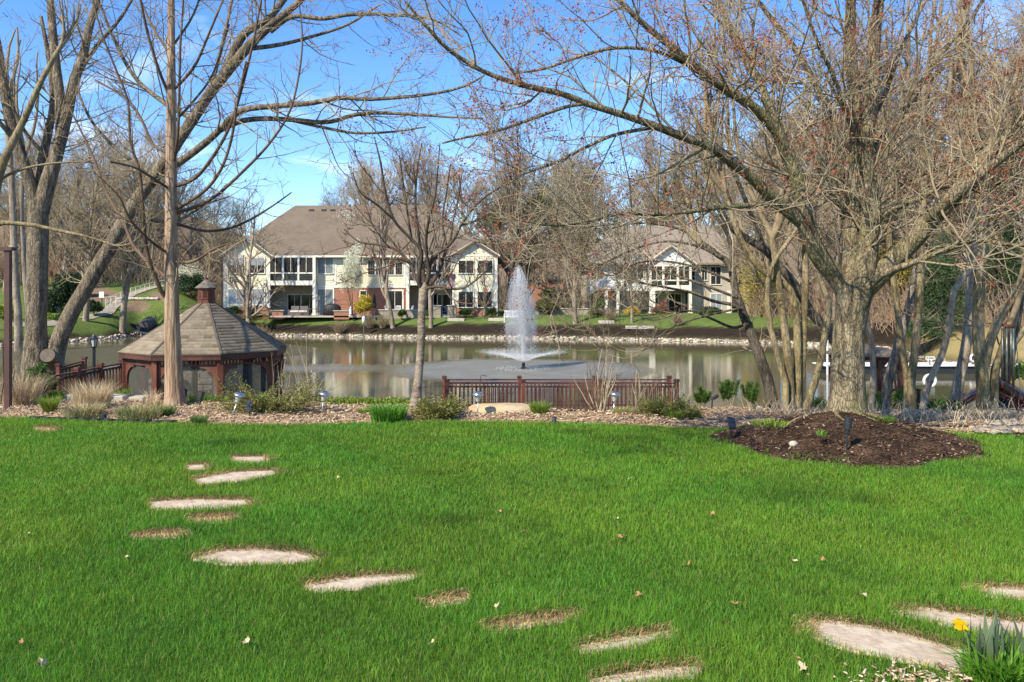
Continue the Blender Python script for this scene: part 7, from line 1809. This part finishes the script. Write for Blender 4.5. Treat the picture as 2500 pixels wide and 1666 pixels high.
# ---------------------------------------------------------------- foliage trees and shrubs
def lump_pts(c, rad, n, nl=26, seed=0, flat=True, inner=.35, lump=.36):
    r = np.random.default_rng(seed)
    cs = nrm(r.normal(0, 1, (nl, 3))) * r.uniform(inner, .85, (nl, 1))
    if flat: cs[:, 2] = np.abs(cs[:, 2]) * 1.5 - .55
    cs = np.clip(cs, -1, 1)
    k = r.integers(0, nl, n)
    p = cs[k] + nrm(r.normal(0, 1, (n, 3))) * (r.random((n, 1)) ** .4) * lump
    return np.array(c) + p * np.array(rad)
def bush(name, lb, px, py, Y, rx, rz_, m, n, size, cat='shrub', asp=.5, seed=0, ry=None, stems=True, sm=None, group=None, zc=None, up=False):
    x = HX(px, Y); zc_ = HZ(py, Y) if zc is None else zc
    zb = min(float(zg(x, Y)), zc_ - rz_ * .6)
    t = thing(name, lb, cat, (x, Y, zb), group)
    pts = lump_pts((x, Y, zc_), (rx, ry or rx, rz_), n, seed=seed)
    pts = pts[pts[:, 2] > zb - .02]
    d = None
    if up: d = nrm(nrm(pts - np.array([x, Y, zc_ - rz_])) + np.array([0, 0, .4]))
    leaf_obj('foliage', pts, size, m, t, (x, Y, zb), aspect=asp, dirs=d)
    if stems:
        k = 14; S0 = np.tile(np.array([[x, Y, zb - .02]]), (k, 1)) + rng.normal(0, .06 * rx, (k, 3)) * np.array([1, 1, 0])
        dd = nrm(np.stack([rng.normal(0, .6 * rx / rz_, k), rng.normal(0, .6 * rx / rz_, k), np.ones(k)], -1))
        P, R = grow(S0, dd, np.full(k, (zc_ - zb + rz_ * .55)) * rng.uniform(.7, 1, k), np.full(k, max(.012, .02 * rx)), 6, .1, .04)
        tube_obj('stems', [(P, R, 5)], sm or W_brown, t, (x, Y, zb))
    return t
bush('yew_tree', 'dark green yew mass on the left bank behind the upright trunk', 140, 716, 80, 1.9, 2.4, L_yew, 15000, .20, cat='evergreen', seed=1, ry=1.6)
bush('yew_tree', 'dark green yew lower and left of the larger one behind the leaning trunk', 192, 690, 88, 1.5, 1.6, L_yew, 6000, .2, cat='evergreen', seed=2)
bush('round_bush', 'round clipped dark bush beside the path sign on the left bank', 231, 746, 78, .72, .72, L_yew, 7000, .13, seed=3)
bush('clipped_hedge', 'clipped green hedge block at the foot of the leaning trunk', 147, 776, 73, .85, .55, L_green, 7000, .13, cat='hedge', seed=4)
bush('ground_cover', 'low dark green plants under the left trunks', 55, 790, 72, 1.6, .35, L_yew, 4000, .16, cat='plant', seed=5, stems=False)
bush('lime_bush', 'lime green bush at the left edge behind the arbor post', 12, 757, 70, 1.1, .9, L_lime, 4500, .15, seed=6)
bush('small_shrub', 'small mid green shrub between the utility boxes and the upright trunk', 121, 772, 74, .45, .4, L_lime, 1800, .12, seed=7)
bush('dark_evergreen', 'dark evergreen shrub behind the hill path, right of the cypress trunk', 470, 690, 92, 2.0, 1.4, L_yew, 6000, .2, cat='evergreen', seed=8)
bush('dark_evergreen', 'dark evergreen behind the thick hill trunk', 335, 668, 104, 2.2, 1.8, L_yew, 5000, .24, cat='evergreen', seed=9)
bush('blossom_shrub', 'white flowering shrub left of the cream house', 462, 665, 94, 2.4, 1.6, L_white, 2600, .12, seed=10, sm=W_tan)
bush('golden_conifer', 'bright golden cone shaped conifer on the patio lawn', 887, 742, 80.2, 1.02, 1.02, L_gold, 11000, .14, cat='conifer', seed=11)
bush('ball_bush', 'small ball shaped green bush below the white chairs', 981, 764, 79.8, .44, .42, L_green, 3500, .10, seed=12)
bush('ball_bush', 'small ball shaped bush hidden by the cherry trunk', 1040, 764, 79.8, .42, .42, L_green, 3000, .10, seed=13)
bush('clipped_hedge', 'clipped green hedge left of the rust coloured block under the right gable', 1137, 761, 80.6, .78, .42, L_green, 6000, .11, cat='hedge', seed=14)
bush('clipped_hedge', 'clipped green hedge right of the rust coloured block under the right gable', 1199, 761, 80.6, .62, .42, L_green, 5000, .11, cat='hedge', seed=15)
bush('clipped_hedge', 'dark hedge under the left gable windows of the cream house', 570, 757, 80.8, .9, .45, L_yew, 4000, .12, cat='hedge', seed=16)
bush('foundation_shrub', 'greyish green shrub between the left gable and the gazebo roof', 620, 769, 79.8, 1.3, .42, L_jun, 4000, .13, seed=17)
bush('pear_blossom', 'slender white blossoming pear before the middle of the cream house', 862, 650, 81.4, 1.35, 3.0, L_white, 13000, .12, cat='tree', seed=18, ry=1.2, sm=B_dark)
bush('pear_blossom', 'thin white and green blossom crown above the white pear tree', 845, 550, 90, 2.2, 3.0, L_white, 2200, .12, cat='tree', seed=19, sm=B_dark)
bush('clipped_bush', 'large olive rounded bush right of the fountain', 1335, 742, 87, 1.35, .95, L_olive, 8000, .15, seed=20)
bush('green_bush', 'bright green bush behind the large olive one', 1350, 715, 92, 1.5, 1.0, L_green, 4500, .18, seed=21)
bush('tan_bush', 'tan twiggy bush left of the outdoor stair', 1395, 735, 90, 1.9, 1.0, L_dry, 5000, .18, seed=22, sm=W_red)
bush('ball_bush', 'round dark green bush under the outdoor stair of the porch house', 1464, 741, 90, .62, .62, L_green, 4500, .12, seed=23)
bush('flat_topped_shrub', 'flat topped olive shrub on bare legs at the bank right of the fountain', 1458, 763, 80, 1.0, .38, L_olive, 4500, .12, seed=24, sm=W_tan)
bush('forsythia', 'bright yellow forsythia in front of the porch house', 1543, 758, 91, 1.05, .72, L_yellow, 5500, .12, seed=25)
bush('small_shrub', 'dark round shrub right of the yellow forsythia', 1570, 760, 91, .4, .45, L_yew, 1800, .12, seed=26)
bush('red_grass', 'rust brown ornamental grass before the porch house door', 1612, 757, 91.5, .95, .65, L_rust, 3500, .3, asp=.12, cat='plant', seed=27, stems=False, up=True)
bush('dark_shrub', 'low dark shrub at the right end of the porch house', 1735, 757, 90, 1.3, .5, L_yew, 3500, .14, seed=28)
bush('pine', 'tall olive pine between the houses behind the leaning bank tree', 1335, 500, 106, 3.6, 3.6, L_pine, 9000, .42, cat='pine', asp=.25, seed=29, sm=B_dark)
bush('pine', 'brownish pine crown behind the right end of the cream roof', 1225, 520, 108, 3.0, 3.4, L_olive, 6500, .4, cat='pine', asp=.25, seed=30, sm=B_dark)
bush('white_pine', 'large dark green pine across the right arm of the pond', 2300, 690, 52, 1.9, 3.4, L_pine, 16000, .30, cat='pine', asp=.16, seed=31, sm=B_dark)
bush('white_pine', 'pine bough mass low over the water behind the twin mossy stems', 2262, 800, 51, 1.5, .9, L_pine, 6000, .28, cat='pine', asp=.16, seed=32, sm=B_dark)
bush('white_pine', 'pine at the right behind the grey trunk', 2440, 640, 58, 2.0, 3.4, L_pine, 9000, .3, cat='pine', asp=.16, seed=33, sm=B_dark)
bush('yellow_willow', 'yellow leafing willow behind the maple on the right bank', 2175, 655, 72, 3.2, 3.0, L_willow, 9000, .22, cat='tree', seed=34, sm=W_yel)
bush('yellow_willow', 'pale green leafing willow right of the porch house', 1850, 690, 80, 2.6, 3.4, L_willow, 3800, .2, cat='tree', seed=35, sm=W_yel)
bush('yellow_willow', 'yellowish willow at the far right behind the pines', 2395, 560, 76, 3.4, 3.2, L_willow, 5000, .22, cat='tree', seed=36, sm=W_yel)
bush('right_bank_bush', 'yellow green low bush on the far right bank behind the wind chime', 2490, 905, 24, .42, .35, L_lime, 3000, .06, seed=37)
# small clumps at the shore
for i, (px, Y, lb) in enumerate(((829, 77.8, 'twiggy pale shrub above the stones left of the nest box'), (935, 78.0, 'twiggy olive shrub on the dark bank right of the nest box'), (905, 78.4, 'low leafy shrub beside the nest box'), (1490, 76.0, 'small bare vase shaped shrub beside a short stone slab'), (1655, 73.2, 'tan tuft on the dark bank of the porch house'), (640, 78.5, 'twiggy shrub on the bank right of the gazebo cupola'))):
    x = HX(px, Y); zb = float(zg(x, Y)); t = thing('bank_shrub', lb, 'shrub', (x, Y, zb))
    k = 130; dd = nrm(np.stack([rng.normal(0, .5, k), rng.normal(0, .5, k), np.ones(k)], -1)); P, R = grow(np.tile([[x, Y, zb]], (k, 1)) + rng.normal(0, .12, (k, 3)) * [1, 1, 0], dd, rng.uniform(.6, 1.6, k), np.full(k, .016), 5, .13, .03)
    P2, R2 = spawn(P, R, 3, (.2, .5), (25, 60), 3, .12, .03, rk=.8, rmin=.011, rmax=.014)
    tube_obj('stems', [(P, R, 3), (P2, R2, 3)], W_tan, t, (x, Y, zb))
    q, d = along(P2, .8); leaf_obj('young_leaves', q, .08, L_olive, t, (x, Y, zb))
# far brush: the undergrowth of the woods reads as one mass
k = 15000
pxx = np.concatenate([rng.uniform(-250, 600, k // 2), rng.uniform(1225, 2750, k - k // 2)])
Yb = np.where(pxx < 700, rng.uniform(97, 126, k), np.where(pxx < 1830, rng.uniform(106, 126, k), rng.uniform(1, 34, k) + np.interp(pxx, [1830, 2100, 2300, 2750], [78, 64, 52, 50])))
xb = HX(pxx, 1) * Yb; zb = zg(xb, Yb)
dd = nrm(np.stack([rng.normal(0, .45, k), rng.normal(0, .45, k), np.ones(k)], -1))
P, R = grow(np.stack([xb, Yb, zb - .1], -1), dd, rng.uniform(1.2, 5.5, k) * (Yb / 100) ** .5, np.full(k, .03), 5, .16, .03)
P2, R2 = spawn(P, R, .8, (.5, 1.6), (25, 65), 3, .14, .03, rk=.7, rmin=.014, rmax=.02)
ob = tube_obj('far_brush', [(P, R, 3), (P2, R2, 3)], mat('brush_twig', (.38, .29, .185), (.25, .19, .12), scale=.25, rough=.9, c3=(.40, .24, .16), s3=.08), None, (0, 0, 0)); tag(ob, kind='stuff')
# ---------------------------------------------------------------- plants of the bark bed
def tuft(name, lb, px, py, n, h, wd, lean, cols, spread=.12, cat='plant', m=None, z=None, part='leaves', Yo=None):
    p = gp(px, py, .03) if Yo is None else np.array([HX(px, Yo), Yo, HZ(py, Yo)])
    t = thing(name, lb, cat, p)
    a = rng.random(n) * 6.283; r_ = spread * np.sqrt(rng.random(n))
    hh = rng.uniform(h * .55, h, n); cc = np.array(cols)[rng.integers(0, len(cols), n)] * rng.uniform(.75, 1.25, (n, 1))
    V, Fl, tt, C = blades(r_ * np.cos(a), r_ * np.sin(a), hh, np.full(n, wd) * rng.uniform(.7, 1.2, n), np.clip(np.abs(rng.normal(lean, .25, n)), 0, 1.35), cc, dirs=a + rng.normal(0, .5, n))
    link(part, raw_mesh(part, V, Fl, tt, m or mstr, cols=C.astype(np.float32)), t)
    return t
G1, G2, G3 = (.17, .27, .035), (.10, .20, .03), (.30, .36, .06); D1, D2, D3 = (.66, .52, .31), (.50, .38, .22), (.76, .64, .42)
tuft('lily_tuft', 'yellow green arching tuft at the left front of the bed', 122, 1006, 420, .36, .011, .65, [G3, G1], .10, m=mgr)
tuft('ornamental_grass', 'tall dry tan ornamental grass left of the gazebo post', 225, 1000, 900, .62, .008, .35, [D1, D2, D3], .30, m=mstr)
tuft('ornamental_grass', 'short dry tussock with green blades at the black edging', 205, 1018, 900, .30, .008, .75, [D1, D2, G2], .30, m=mstr)
tuft('ornamental_grass', 'matted dry and green tussock left of the cypress trunk', 345, 1020, 1000, .30, .008, .8, [D1, D2, G2, G1], .38, m=mstr)
tuft('ornamental_grass', 'dark green tuft beside the matted tussock', 408, 1018, 350, .24, .008, .6, [G2, (.07, .13, .03)], .10, m=mgr)
tuft('dry_twig_clump', 'pale dry twig clump behind the arbor post', 52, 990, 700, .75, .008, .45, [D2, D1, (.30, .23, .17)], .30, m=mstr)
tuft('ornamental_grass', 'pale dry upright stalks just left of the cypress trunk', 372, 992, 130, .38, .010, .5, [D3, D1], .12, m=mstr)
tuft('green_tuft', 'small green plant at the lawn edge right of the black edging', 487, 1032, 260, .16, .008, .7, [G2, (.12, .2, .06)], .12, m=mgr)
for i, (px, py) in enumerate(((470, 984), (498, 985), (522, 984), (548, 985), (572, 984), (594, 985), (640, 978), (310, 968), (293, 972))):
    tuft('iris_shoots', 'clump of fresh green iris shoots along the front of the gazebo', px, py, 60, .22, .014, .35, [(.20, .36, .05), G1], .08, m=mgr)['group'] = 'iris shoots in front of the gazebo'
tuft('lily_clump', 'lush bright green lily clump left of the cherry trunk base', 948, 1026, 520, .34, .020, .55, [(.11, .27, .03), (.16, .33, .04)], .28, m=mgr)
tuft('lily_tuft', 'small yellowish tuft left of the lush lily clump', 886, 1012, 120, .18, .010, .6, [G3, G1], .08, m=mgr)
tuft('green_tuft', 'arching green tuft at the right end of the flat boulder', 1318, 1012, 420, .30, .009, .65, [G1, G3, G2], .14, m=mgr)
tuft('green_tuft', 'yellowish tuft in front of the bare magnolia shrub', 1520, 1014, 260, .22, .008, .7, [G3, D1], .12, m=mgr)
tuft('green_tuft', 'yellow green tuft left of the low juniper at the deck end', 1648, 1026, 260, .24, .009, .7, [G3, G1], .12, m=mgr)
tuft('small_weed', 'small bright green weed on the front of the soil mound', 2007, 1064, 60, .09, .012, .7, [(.18, .34, .05)], .06, m=mgr, Yo=10.75)
tuft('small_weed', 'trailing weeds at the upper left of the soil mound', 1880, 1038, 260, .10, .012, .8, [G1, G3], .25, m=mgr, Yo=11.6)
tuft('small_weed', 'green weeds at the right foot of the maple trunk', 2155, 1028, 160, .10, .012, .8, [G1, G2], .16, m=mgr, Yo=11.5)
for px, py, s, h_ in ((2190, 1035, .5, .55), (2260, 1030, .6, .7), (2330, 1040, .6, .65), (2130, 1012, .4, .6), (1870, 1010, .4, .5), (1960, 1012, .45, .55), (2420, 1036, .5, .7), (2470, 1030, .5, .8)):
    tuft('dry_grass_clump', 'tangle of long dry straw under the thin stems by the water', px, py, 80, h_ * .75, .007, 1.0, [D1, D3, D3], s * 1.2, m=mstr)['group'] = 'dry straw tangles on the right bank'
# clipped low hedge strip beyond the bed
def strip(name, lb, px0, px1, Y, z0, z1, m, n, size, cat='hedge'):
    x0, x1 = HX(px0, Y), HX(px1, Y); t = thing(name, lb, cat, ((x0 + x1) / 2, Y, z0))
    p = np.stack([rng.uniform(x0, x1, n), Y + rng.normal(0, .18, n), z0 + (z1 - z0) * rng.random(n) ** .6], -1); p[:, 2] += .03 * fn(p[:, 0], p[:, 1], 3)
    leaf_obj('foliage', p, size, m, t, ((x0 + x1) / 2, Y, z0), aspect=.35, dirs=np.tile([[0, -.2, 1.0]], (n, 1)), jit=.5)
    return t
strip('low_hedge', 'low bright green border hedge between the bed and the pond, left of the cherry', 765, 1010, 17.0, -.42, -.06, L_lime, 9000, .07)
strip('low_hedge', 'low green border under the deck railing right of the cherry', 1180, 1260, 17.0, -.45, -.16, L_green, 1500, .06)
def juniper(lb, px, py, rx, h, n, seed, m=None):
    p = gp(px, py, .03); t = thing('juniper', lb, 'shrub', p)
    k = int(n / 60); a = rng.random(k) * 6.283; e = rng.uniform(.05, .55, k)
    d = np.stack([np.cos(a) * np.cos(e), np.sin(a) * np.cos(e) * .6, np.sin(e)], -1)
    P, R = grow(np.tile([[0, 0, .02]], (k, 1)) + rng.normal(0, .05, (k, 3)) * [1, 1, 0] * rx, d, np.abs(rng.normal(1, .15, k)) * np.where(e > .36, h * 1.7, rx), np.full(k, .007), 6, .10, .03)
    q, dd = along(P[:, 2:], 60)
    tube_obj('stems', [(P, R, 4)], W_brown, t, (0, 0, 0))
    leaf_obj('foliage', q + rng.normal(0, .025, q.shape), .048, m or L_jun, t, (0, 0, 0), aspect=.3, dirs=nrm(dd + rng.normal(0, .45, dd.shape)))
juniper('wide spreading olive green juniper in the bed behind the small solar panel', 655, 1008, .95, .20, 11000, 1)
juniper('rounded olive juniper just right of the cherry trunk', 1070, 1020, .40, .27, 6500, 2)
juniper('low green juniper at the right end of the deck railing', 1620, 1018, .50, .26, 4500, 3)
juniper('small juniper sprig beside the tuft right of the low juniper', 1672, 1024, .25, .18, 1500, 4)
bush('euonymus', 'glossy green euonymus bush left of the ramp railing', 95, 925, 16.6, .33, .36, L_green, 6500, .05, seed=41)
bush('euonymus', 'lower rounded green bush below the euonymus', 135, 962, 16.3, .20, .14, L_green, 2500, .035, seed=42)
for px, Y, lb in ((2131, 17.2, 'yellow green bush right of the maple trunk base'), (2197, 17.6, 'yellow green bush between the flaky trunk and the twin stems')): bush('lime_bush', lb, px, 978, Y, .30, .34, L_lime, 4000, .045, seed=int(px))
bush('low_green_bush', 'low green growth at the left foot of the maple trunk', 1990, 985, 17.4, .35, .16, L_lime, 2500, .04, seed=44)
bush('low_green_bush', 'low dark green growth below the life ring', 2295, 990, 18.0, .55, .2, L_green, 3000, .05, seed=45)
for px, py, h_, lb in ((1716, 965, .26, 'small bottlebrush pine seedling left of the sideways spotlight'), (1782, 958, .36, 'largest bottlebrush pine seedling right of the sideways spotlight'), (1832, 955, .26, 'bottlebrush pine seedling nearest the rough leaning trunk')):
    Y = 16.1; x = HX(px, Y); t = thing('pine_seedling', lb, 'shrub', (x, Y, -.15))
    zc = HZ(py, Y); k = 12; S0 = np.tile([[0, 0, 0]], (k, 1)).astype(float); dd = nrm(np.stack([rng.normal(0, .30, k), rng.normal(0, .3, k), np.ones(k)], -1))
    P, R = grow(S0, dd, np.full(k, zc + .15 + h_ * .7) * rng.uniform(.65, 1, k), np.full(k, .009), 8, .07, .05); tube_obj('stems', [(P, R, 5)], W_pale, t, (0, 0, 0))
    q, d = along(P[:, 4:], 330); leaf_obj('needles', q, .075, L_green, t, (0, 0, 0), aspect=.12, dirs=nrm(d + rng.normal(0, .6, d.shape)))
# bare flowering shrubs
def bare_shrub(lb, px, py, Y, k, h, sprd, m, fl=None, name='bare_shrub', r=.011, dens=3.0, pale=W_pale, lean=0):
    x = HX(px, Y); p = np.array([x, Y, HZ(py, Y)]); t = thing(name, lb, 'shrub', p)
    dd = nrm(np.stack([rng.normal(lean, sprd, k), rng.normal(0, sprd * .7, k), np.ones(k)], -1))
    P, R = grow(rng.normal(0, .06, (k, 3)) * [1, 1, 0], dd, rng.uniform(h * .55, h, k), np.full(k, r) * rng.uniform(.7, 1.3, k), 9, .09, .04, .3)
    P2, R2 = spawn(P, R, dens, (.15, .5), (25, 60), 5, .12, .06, rk=.6, rmin=.0035, rmax=.007, t0=.3)
    tube_obj('stems', [(P, R, 6)], pale, t, (0, 0, 0)); tube_obj('crown', [(P2, R2, 4)], m, t, (0, 0, 0))
    if fl:
        e, d = ends(P2); s = rng.random(len(e)) < fl[2]; e, d = e[s], d[s]
        q = np.repeat(e, 7, axis=0) + rng.normal(0, .008, (len(e) * 7, 3)); leaf_obj('blossoms', q, fl[1], fl[0], t, (0, 0, 0), aspect=.55, dirs=np.repeat(d, 7, axis=0), jit=.6)
L_pink = mat('pink_magnolia', (.72, .42, .46), (.62, .30, .36), scale=8, rough=.6, attr='col', trans=.3)
bare_shrub('bare magnolia with pale crooked stems and a few pink buds before the deck railing', 1470, 1009, 14.85, 15, 1.25, .42, W_brown, (L_pink, .042, .07), name='magnolia_shrub', r=.015)
bare_shrub('straight bare whips rising from behind the magnolia', 1450, 1006, 14.9, 12, 1.35, .16, W_brown, None, r=.007, dens=.6, pale=W_brown)
bare_shrub('leafless pale stems right of the magnolia at the deck railing', 1560, 1008, 14.85, 13, .85, .40, W_tan, None, r=.011)
bare_shrub('low reddish bare twigs left of the magnolia', 1390, 1008, 14.85, 14, .42, .45, W_brown, None, r=.007, pale=W_brown)
bare_shrub('bare shrub with white buds and pale slanting stems right of the gazebo', 760, 1000, 16.2, 13, 1.55, .38, W_tan, (L_white, .03, .04), name='magnolia_shrub', r=.012)
bare_shrub('bare twiggy shrub with two white blossoms at the right gazebo post', 690, 985, 16.4, 9, 1.1, .35, W_grey, (L_white, .035, .10), r=.008)
bare_shrub('tall thin bare stems at the right end of the deck railing', 1655, 1006, 14.9, 8, .75, .35, W_pale, None, r=.007)
bare_shrub('bare brown shrub stems behind the arbor post at the left edge', 20, 990, 17.0, 22, 1.3, .32, W_brown, None, r=.010, pale=W_tan)

# ---------------------------------------------------------------- daffodil corner
q = gp(2440, 1668, 0); t = thing('daffodil_clump', 'daffodil with one yellow flower among grey green and bright green leaves at the bottom right', 'flower', q)
n = 420; a = rng.random(n) * 6.283; r_ = .20 * np.sqrt(rng.random(n)); x = r_ * np.cos(a) + .03; y = r_ * np.sin(a) * .6
V, Fl, tt, C = blades(x, y, rng.uniform(.10, .24, n), np.full(n, .017) * rng.uniform(.7, 1.4, n), np.clip(np.abs(rng.normal(.65, .28, n)), 0, 1.3), np.array([[.13, .29, .028]]) * rng.uniform(.7, 1.35, (n, 1)), dirs=a)
link('bright_leaves', raw_mesh('bright_leaves', V, Fl, tt, mgr, cols=C.astype(np.float32)), t)
n = 34; x = rng.uniform(-.11, .28, n); y = rng.uniform(.05, .22, n)
V, Fl, tt, C = blades(x, y, rng.uniform(.24, .36, n), np.full(n, .034) * rng.uniform(.7, 1.3, n), np.abs(rng.normal(.14, .10, n)), np.array([[.15, .20, .115]]) * rng.uniform(.8, 1.25, (n, 1)))
# keep the broad leaves facing the viewer so that they read as straps
link('grey_leaves', raw_mesh('grey_leaves', V, Fl, tt, mgr, cols=C.astype(np.float32)), t)
fx = sp(2346, 1524, q[1] + .05) - q
b = MB(); b.tube([(fx[0] + .06, .05, 0), (fx[0] + .045, .05, fx[2] * .6), (fx[0] + .02, .05, fx[2] + .012), (fx[0] + .008, .03, fx[2] + .006)], [.005, .0045, .004, .004], 8); b.build('flower_stalk', mat('stalk_green', (.12, .2, .04), rough=.6), t)
mp2 = mat('daffodil_petal', (.86, .62, .012), (.78, .52, .01), scale=12, rough=.5, trans=.25)
b = MB(); ax_ = nrm(np.array([-.75, -.62, -.22])); uu = nrm(np.cross(ax_, [0, 0, 1.0])); vv = np.cross(uu, ax_); c = fx.copy()
for k in range(6):
    a = k * math.pi / 3 + .3; rd = uu * math.cos(a) + vv * math.sin(a); sd = np.cross(ax_, rd)
    q_ = 1.35; rd = rd * q_; sd = sd * q_
    pts = [c, c + rd * .014 + sd * .011 + ax_ * .004, c + rd * .030 + sd * .006 + ax_ * .010, c + rd * .036 + ax_ * .006, c + rd * .030 - sd * .006 + ax_ * .010, c + rd * .014 - sd * .011 + ax_ * .004]
    b.prism(pts, ax_ * .0012)
b.build('petals', mp2, t)
b = MB(); b.tube([c, c + ax_ * .012, c + ax_ * .026, c + ax_ * .032], [.010, .013, .017, .021], 14, cap=False); b.tube([c + ax_ * .031, c + ax_ * .012], [.0195, .006], 14); b.build('trumpet', mat('daffodil_trumpet', (.85, .50, .008), rough=.5, trans=.2), t)

# ---------------------------------------------------------------- dead leaves and litter on the lawn
mdl = [mat('dead_leaf', (.40, .22, .10), (.30, .15, .07), scale=30, rough=.8), mat('pale_dead_leaf', (.56, .44, .27), (.46, .34, .2), scale=30, rough=.8)]
def leaf3(px, py, s, kind, rz, lb):
    p = gp(px, py, .055)
    V = []; n = 11
    for i in range(n):
        a = 2 * math.pi * i / n; r_ = s * (1.0 if i % 2 == 0 else .55) * (1 + .15 * math.sin(i * 2.3 + rz)); V.append((r_ * math.cos(a) * .8, r_ * math.sin(a), .25 * s * math.sin(a * 2 + rz) + .012))
    b = MB(); b.add(V + [(x, y, z - .0015) for x, y, z in V] + [(0, 0, .004), (0, 0, .0025)], [(i, (i + 1) % n, 2 * n) for i in range(n)] + [(n + (i + 1) % n, n + i, 2 * n + 1) for i in range(n)] + [(i, n + i, n + (i + 1) % n, (i + 1) % n) for i in range(n)])
    o = b.build('dead_leaf', mdl[kind], loc=p); o.rotation_euler = (rng.normal(0, .4), rng.normal(0, .4), rz); tag(o, lb, 'leaf', 'dead leaves scattered on the lawn')
for i, (px, py, s, kd, lb) in enumerate(((1220, 1250, .045, 0, 'orange brown dead leaf in the middle of the lawn'), (1280, 1300, .05, 0, 'small orange dead leaf just right of the lawn centre'), (1519, 1312, .075, 0, 'large brown dead leaf standing up in the right half of the lawn'), (1680, 1380, .065, 0, 'long flat brown dead leaf right of centre'), (1740, 1256, .055, 0, 'dark curled dead leaf below the soil mound'), (1560, 1454, .05, 0, 'folded brown dead leaf above the straw rimmed flagstone'), (1795, 1475, .055, 0, 'curled dead leaf pair left of the largest flagstone'), (2110, 1455, .05, 1, 'pale leaf scrap above the largest flagstone'), (2010, 1366, .04, 0, 'narrow brown leaf right of the pale straw'), (1960, 1630, .06, 1, 'tan oval dead leaf near the bottom edge, left of the largest flagstone'), (1942, 1606, .045, 0, 'dark square leaf scrap near the bottom edge'), (602, 1567, .06, 1, 'upright tan dead leaf in the left foreground'), (100, 1620, .06, 1, 'tan dead leaf near the bottom left corner'), (313, 1362, .045, 1, 'pale leaf scrap left of the lens shaped flagstone'), (336, 1157, .05, 1, 'pale leaf scrap left of the wedge shaped flagstone'), (1057, 1570, .04, 1, 'pale clover head like scrap left of the bottom slit'), (1216, 1482, .05, 1, 'pale chip of bark above the long slit of flagstone'), (1538, 1170, .045, 1, 'small tan leaf below the deck railing half way to the mound'), (1507, 1267, .04, 1, 'small curled leaf left of the large brown one'), (69, 1305, .035, 1, 'tiny whitish scrap at the left edge of the lawn'), (826, 1167, .04, 1, 'tiny pale scrap above the lens shaped flagstone'), (1940, 1370, .045, 1, 'flat whitish stick scrap right of centre'), (55, 1566, .035, 0, 'tiny reddish leaf at the left edge low on the lawn'))):
    leaf3(px, py, s * .62, kd, i * 1.7, lb)
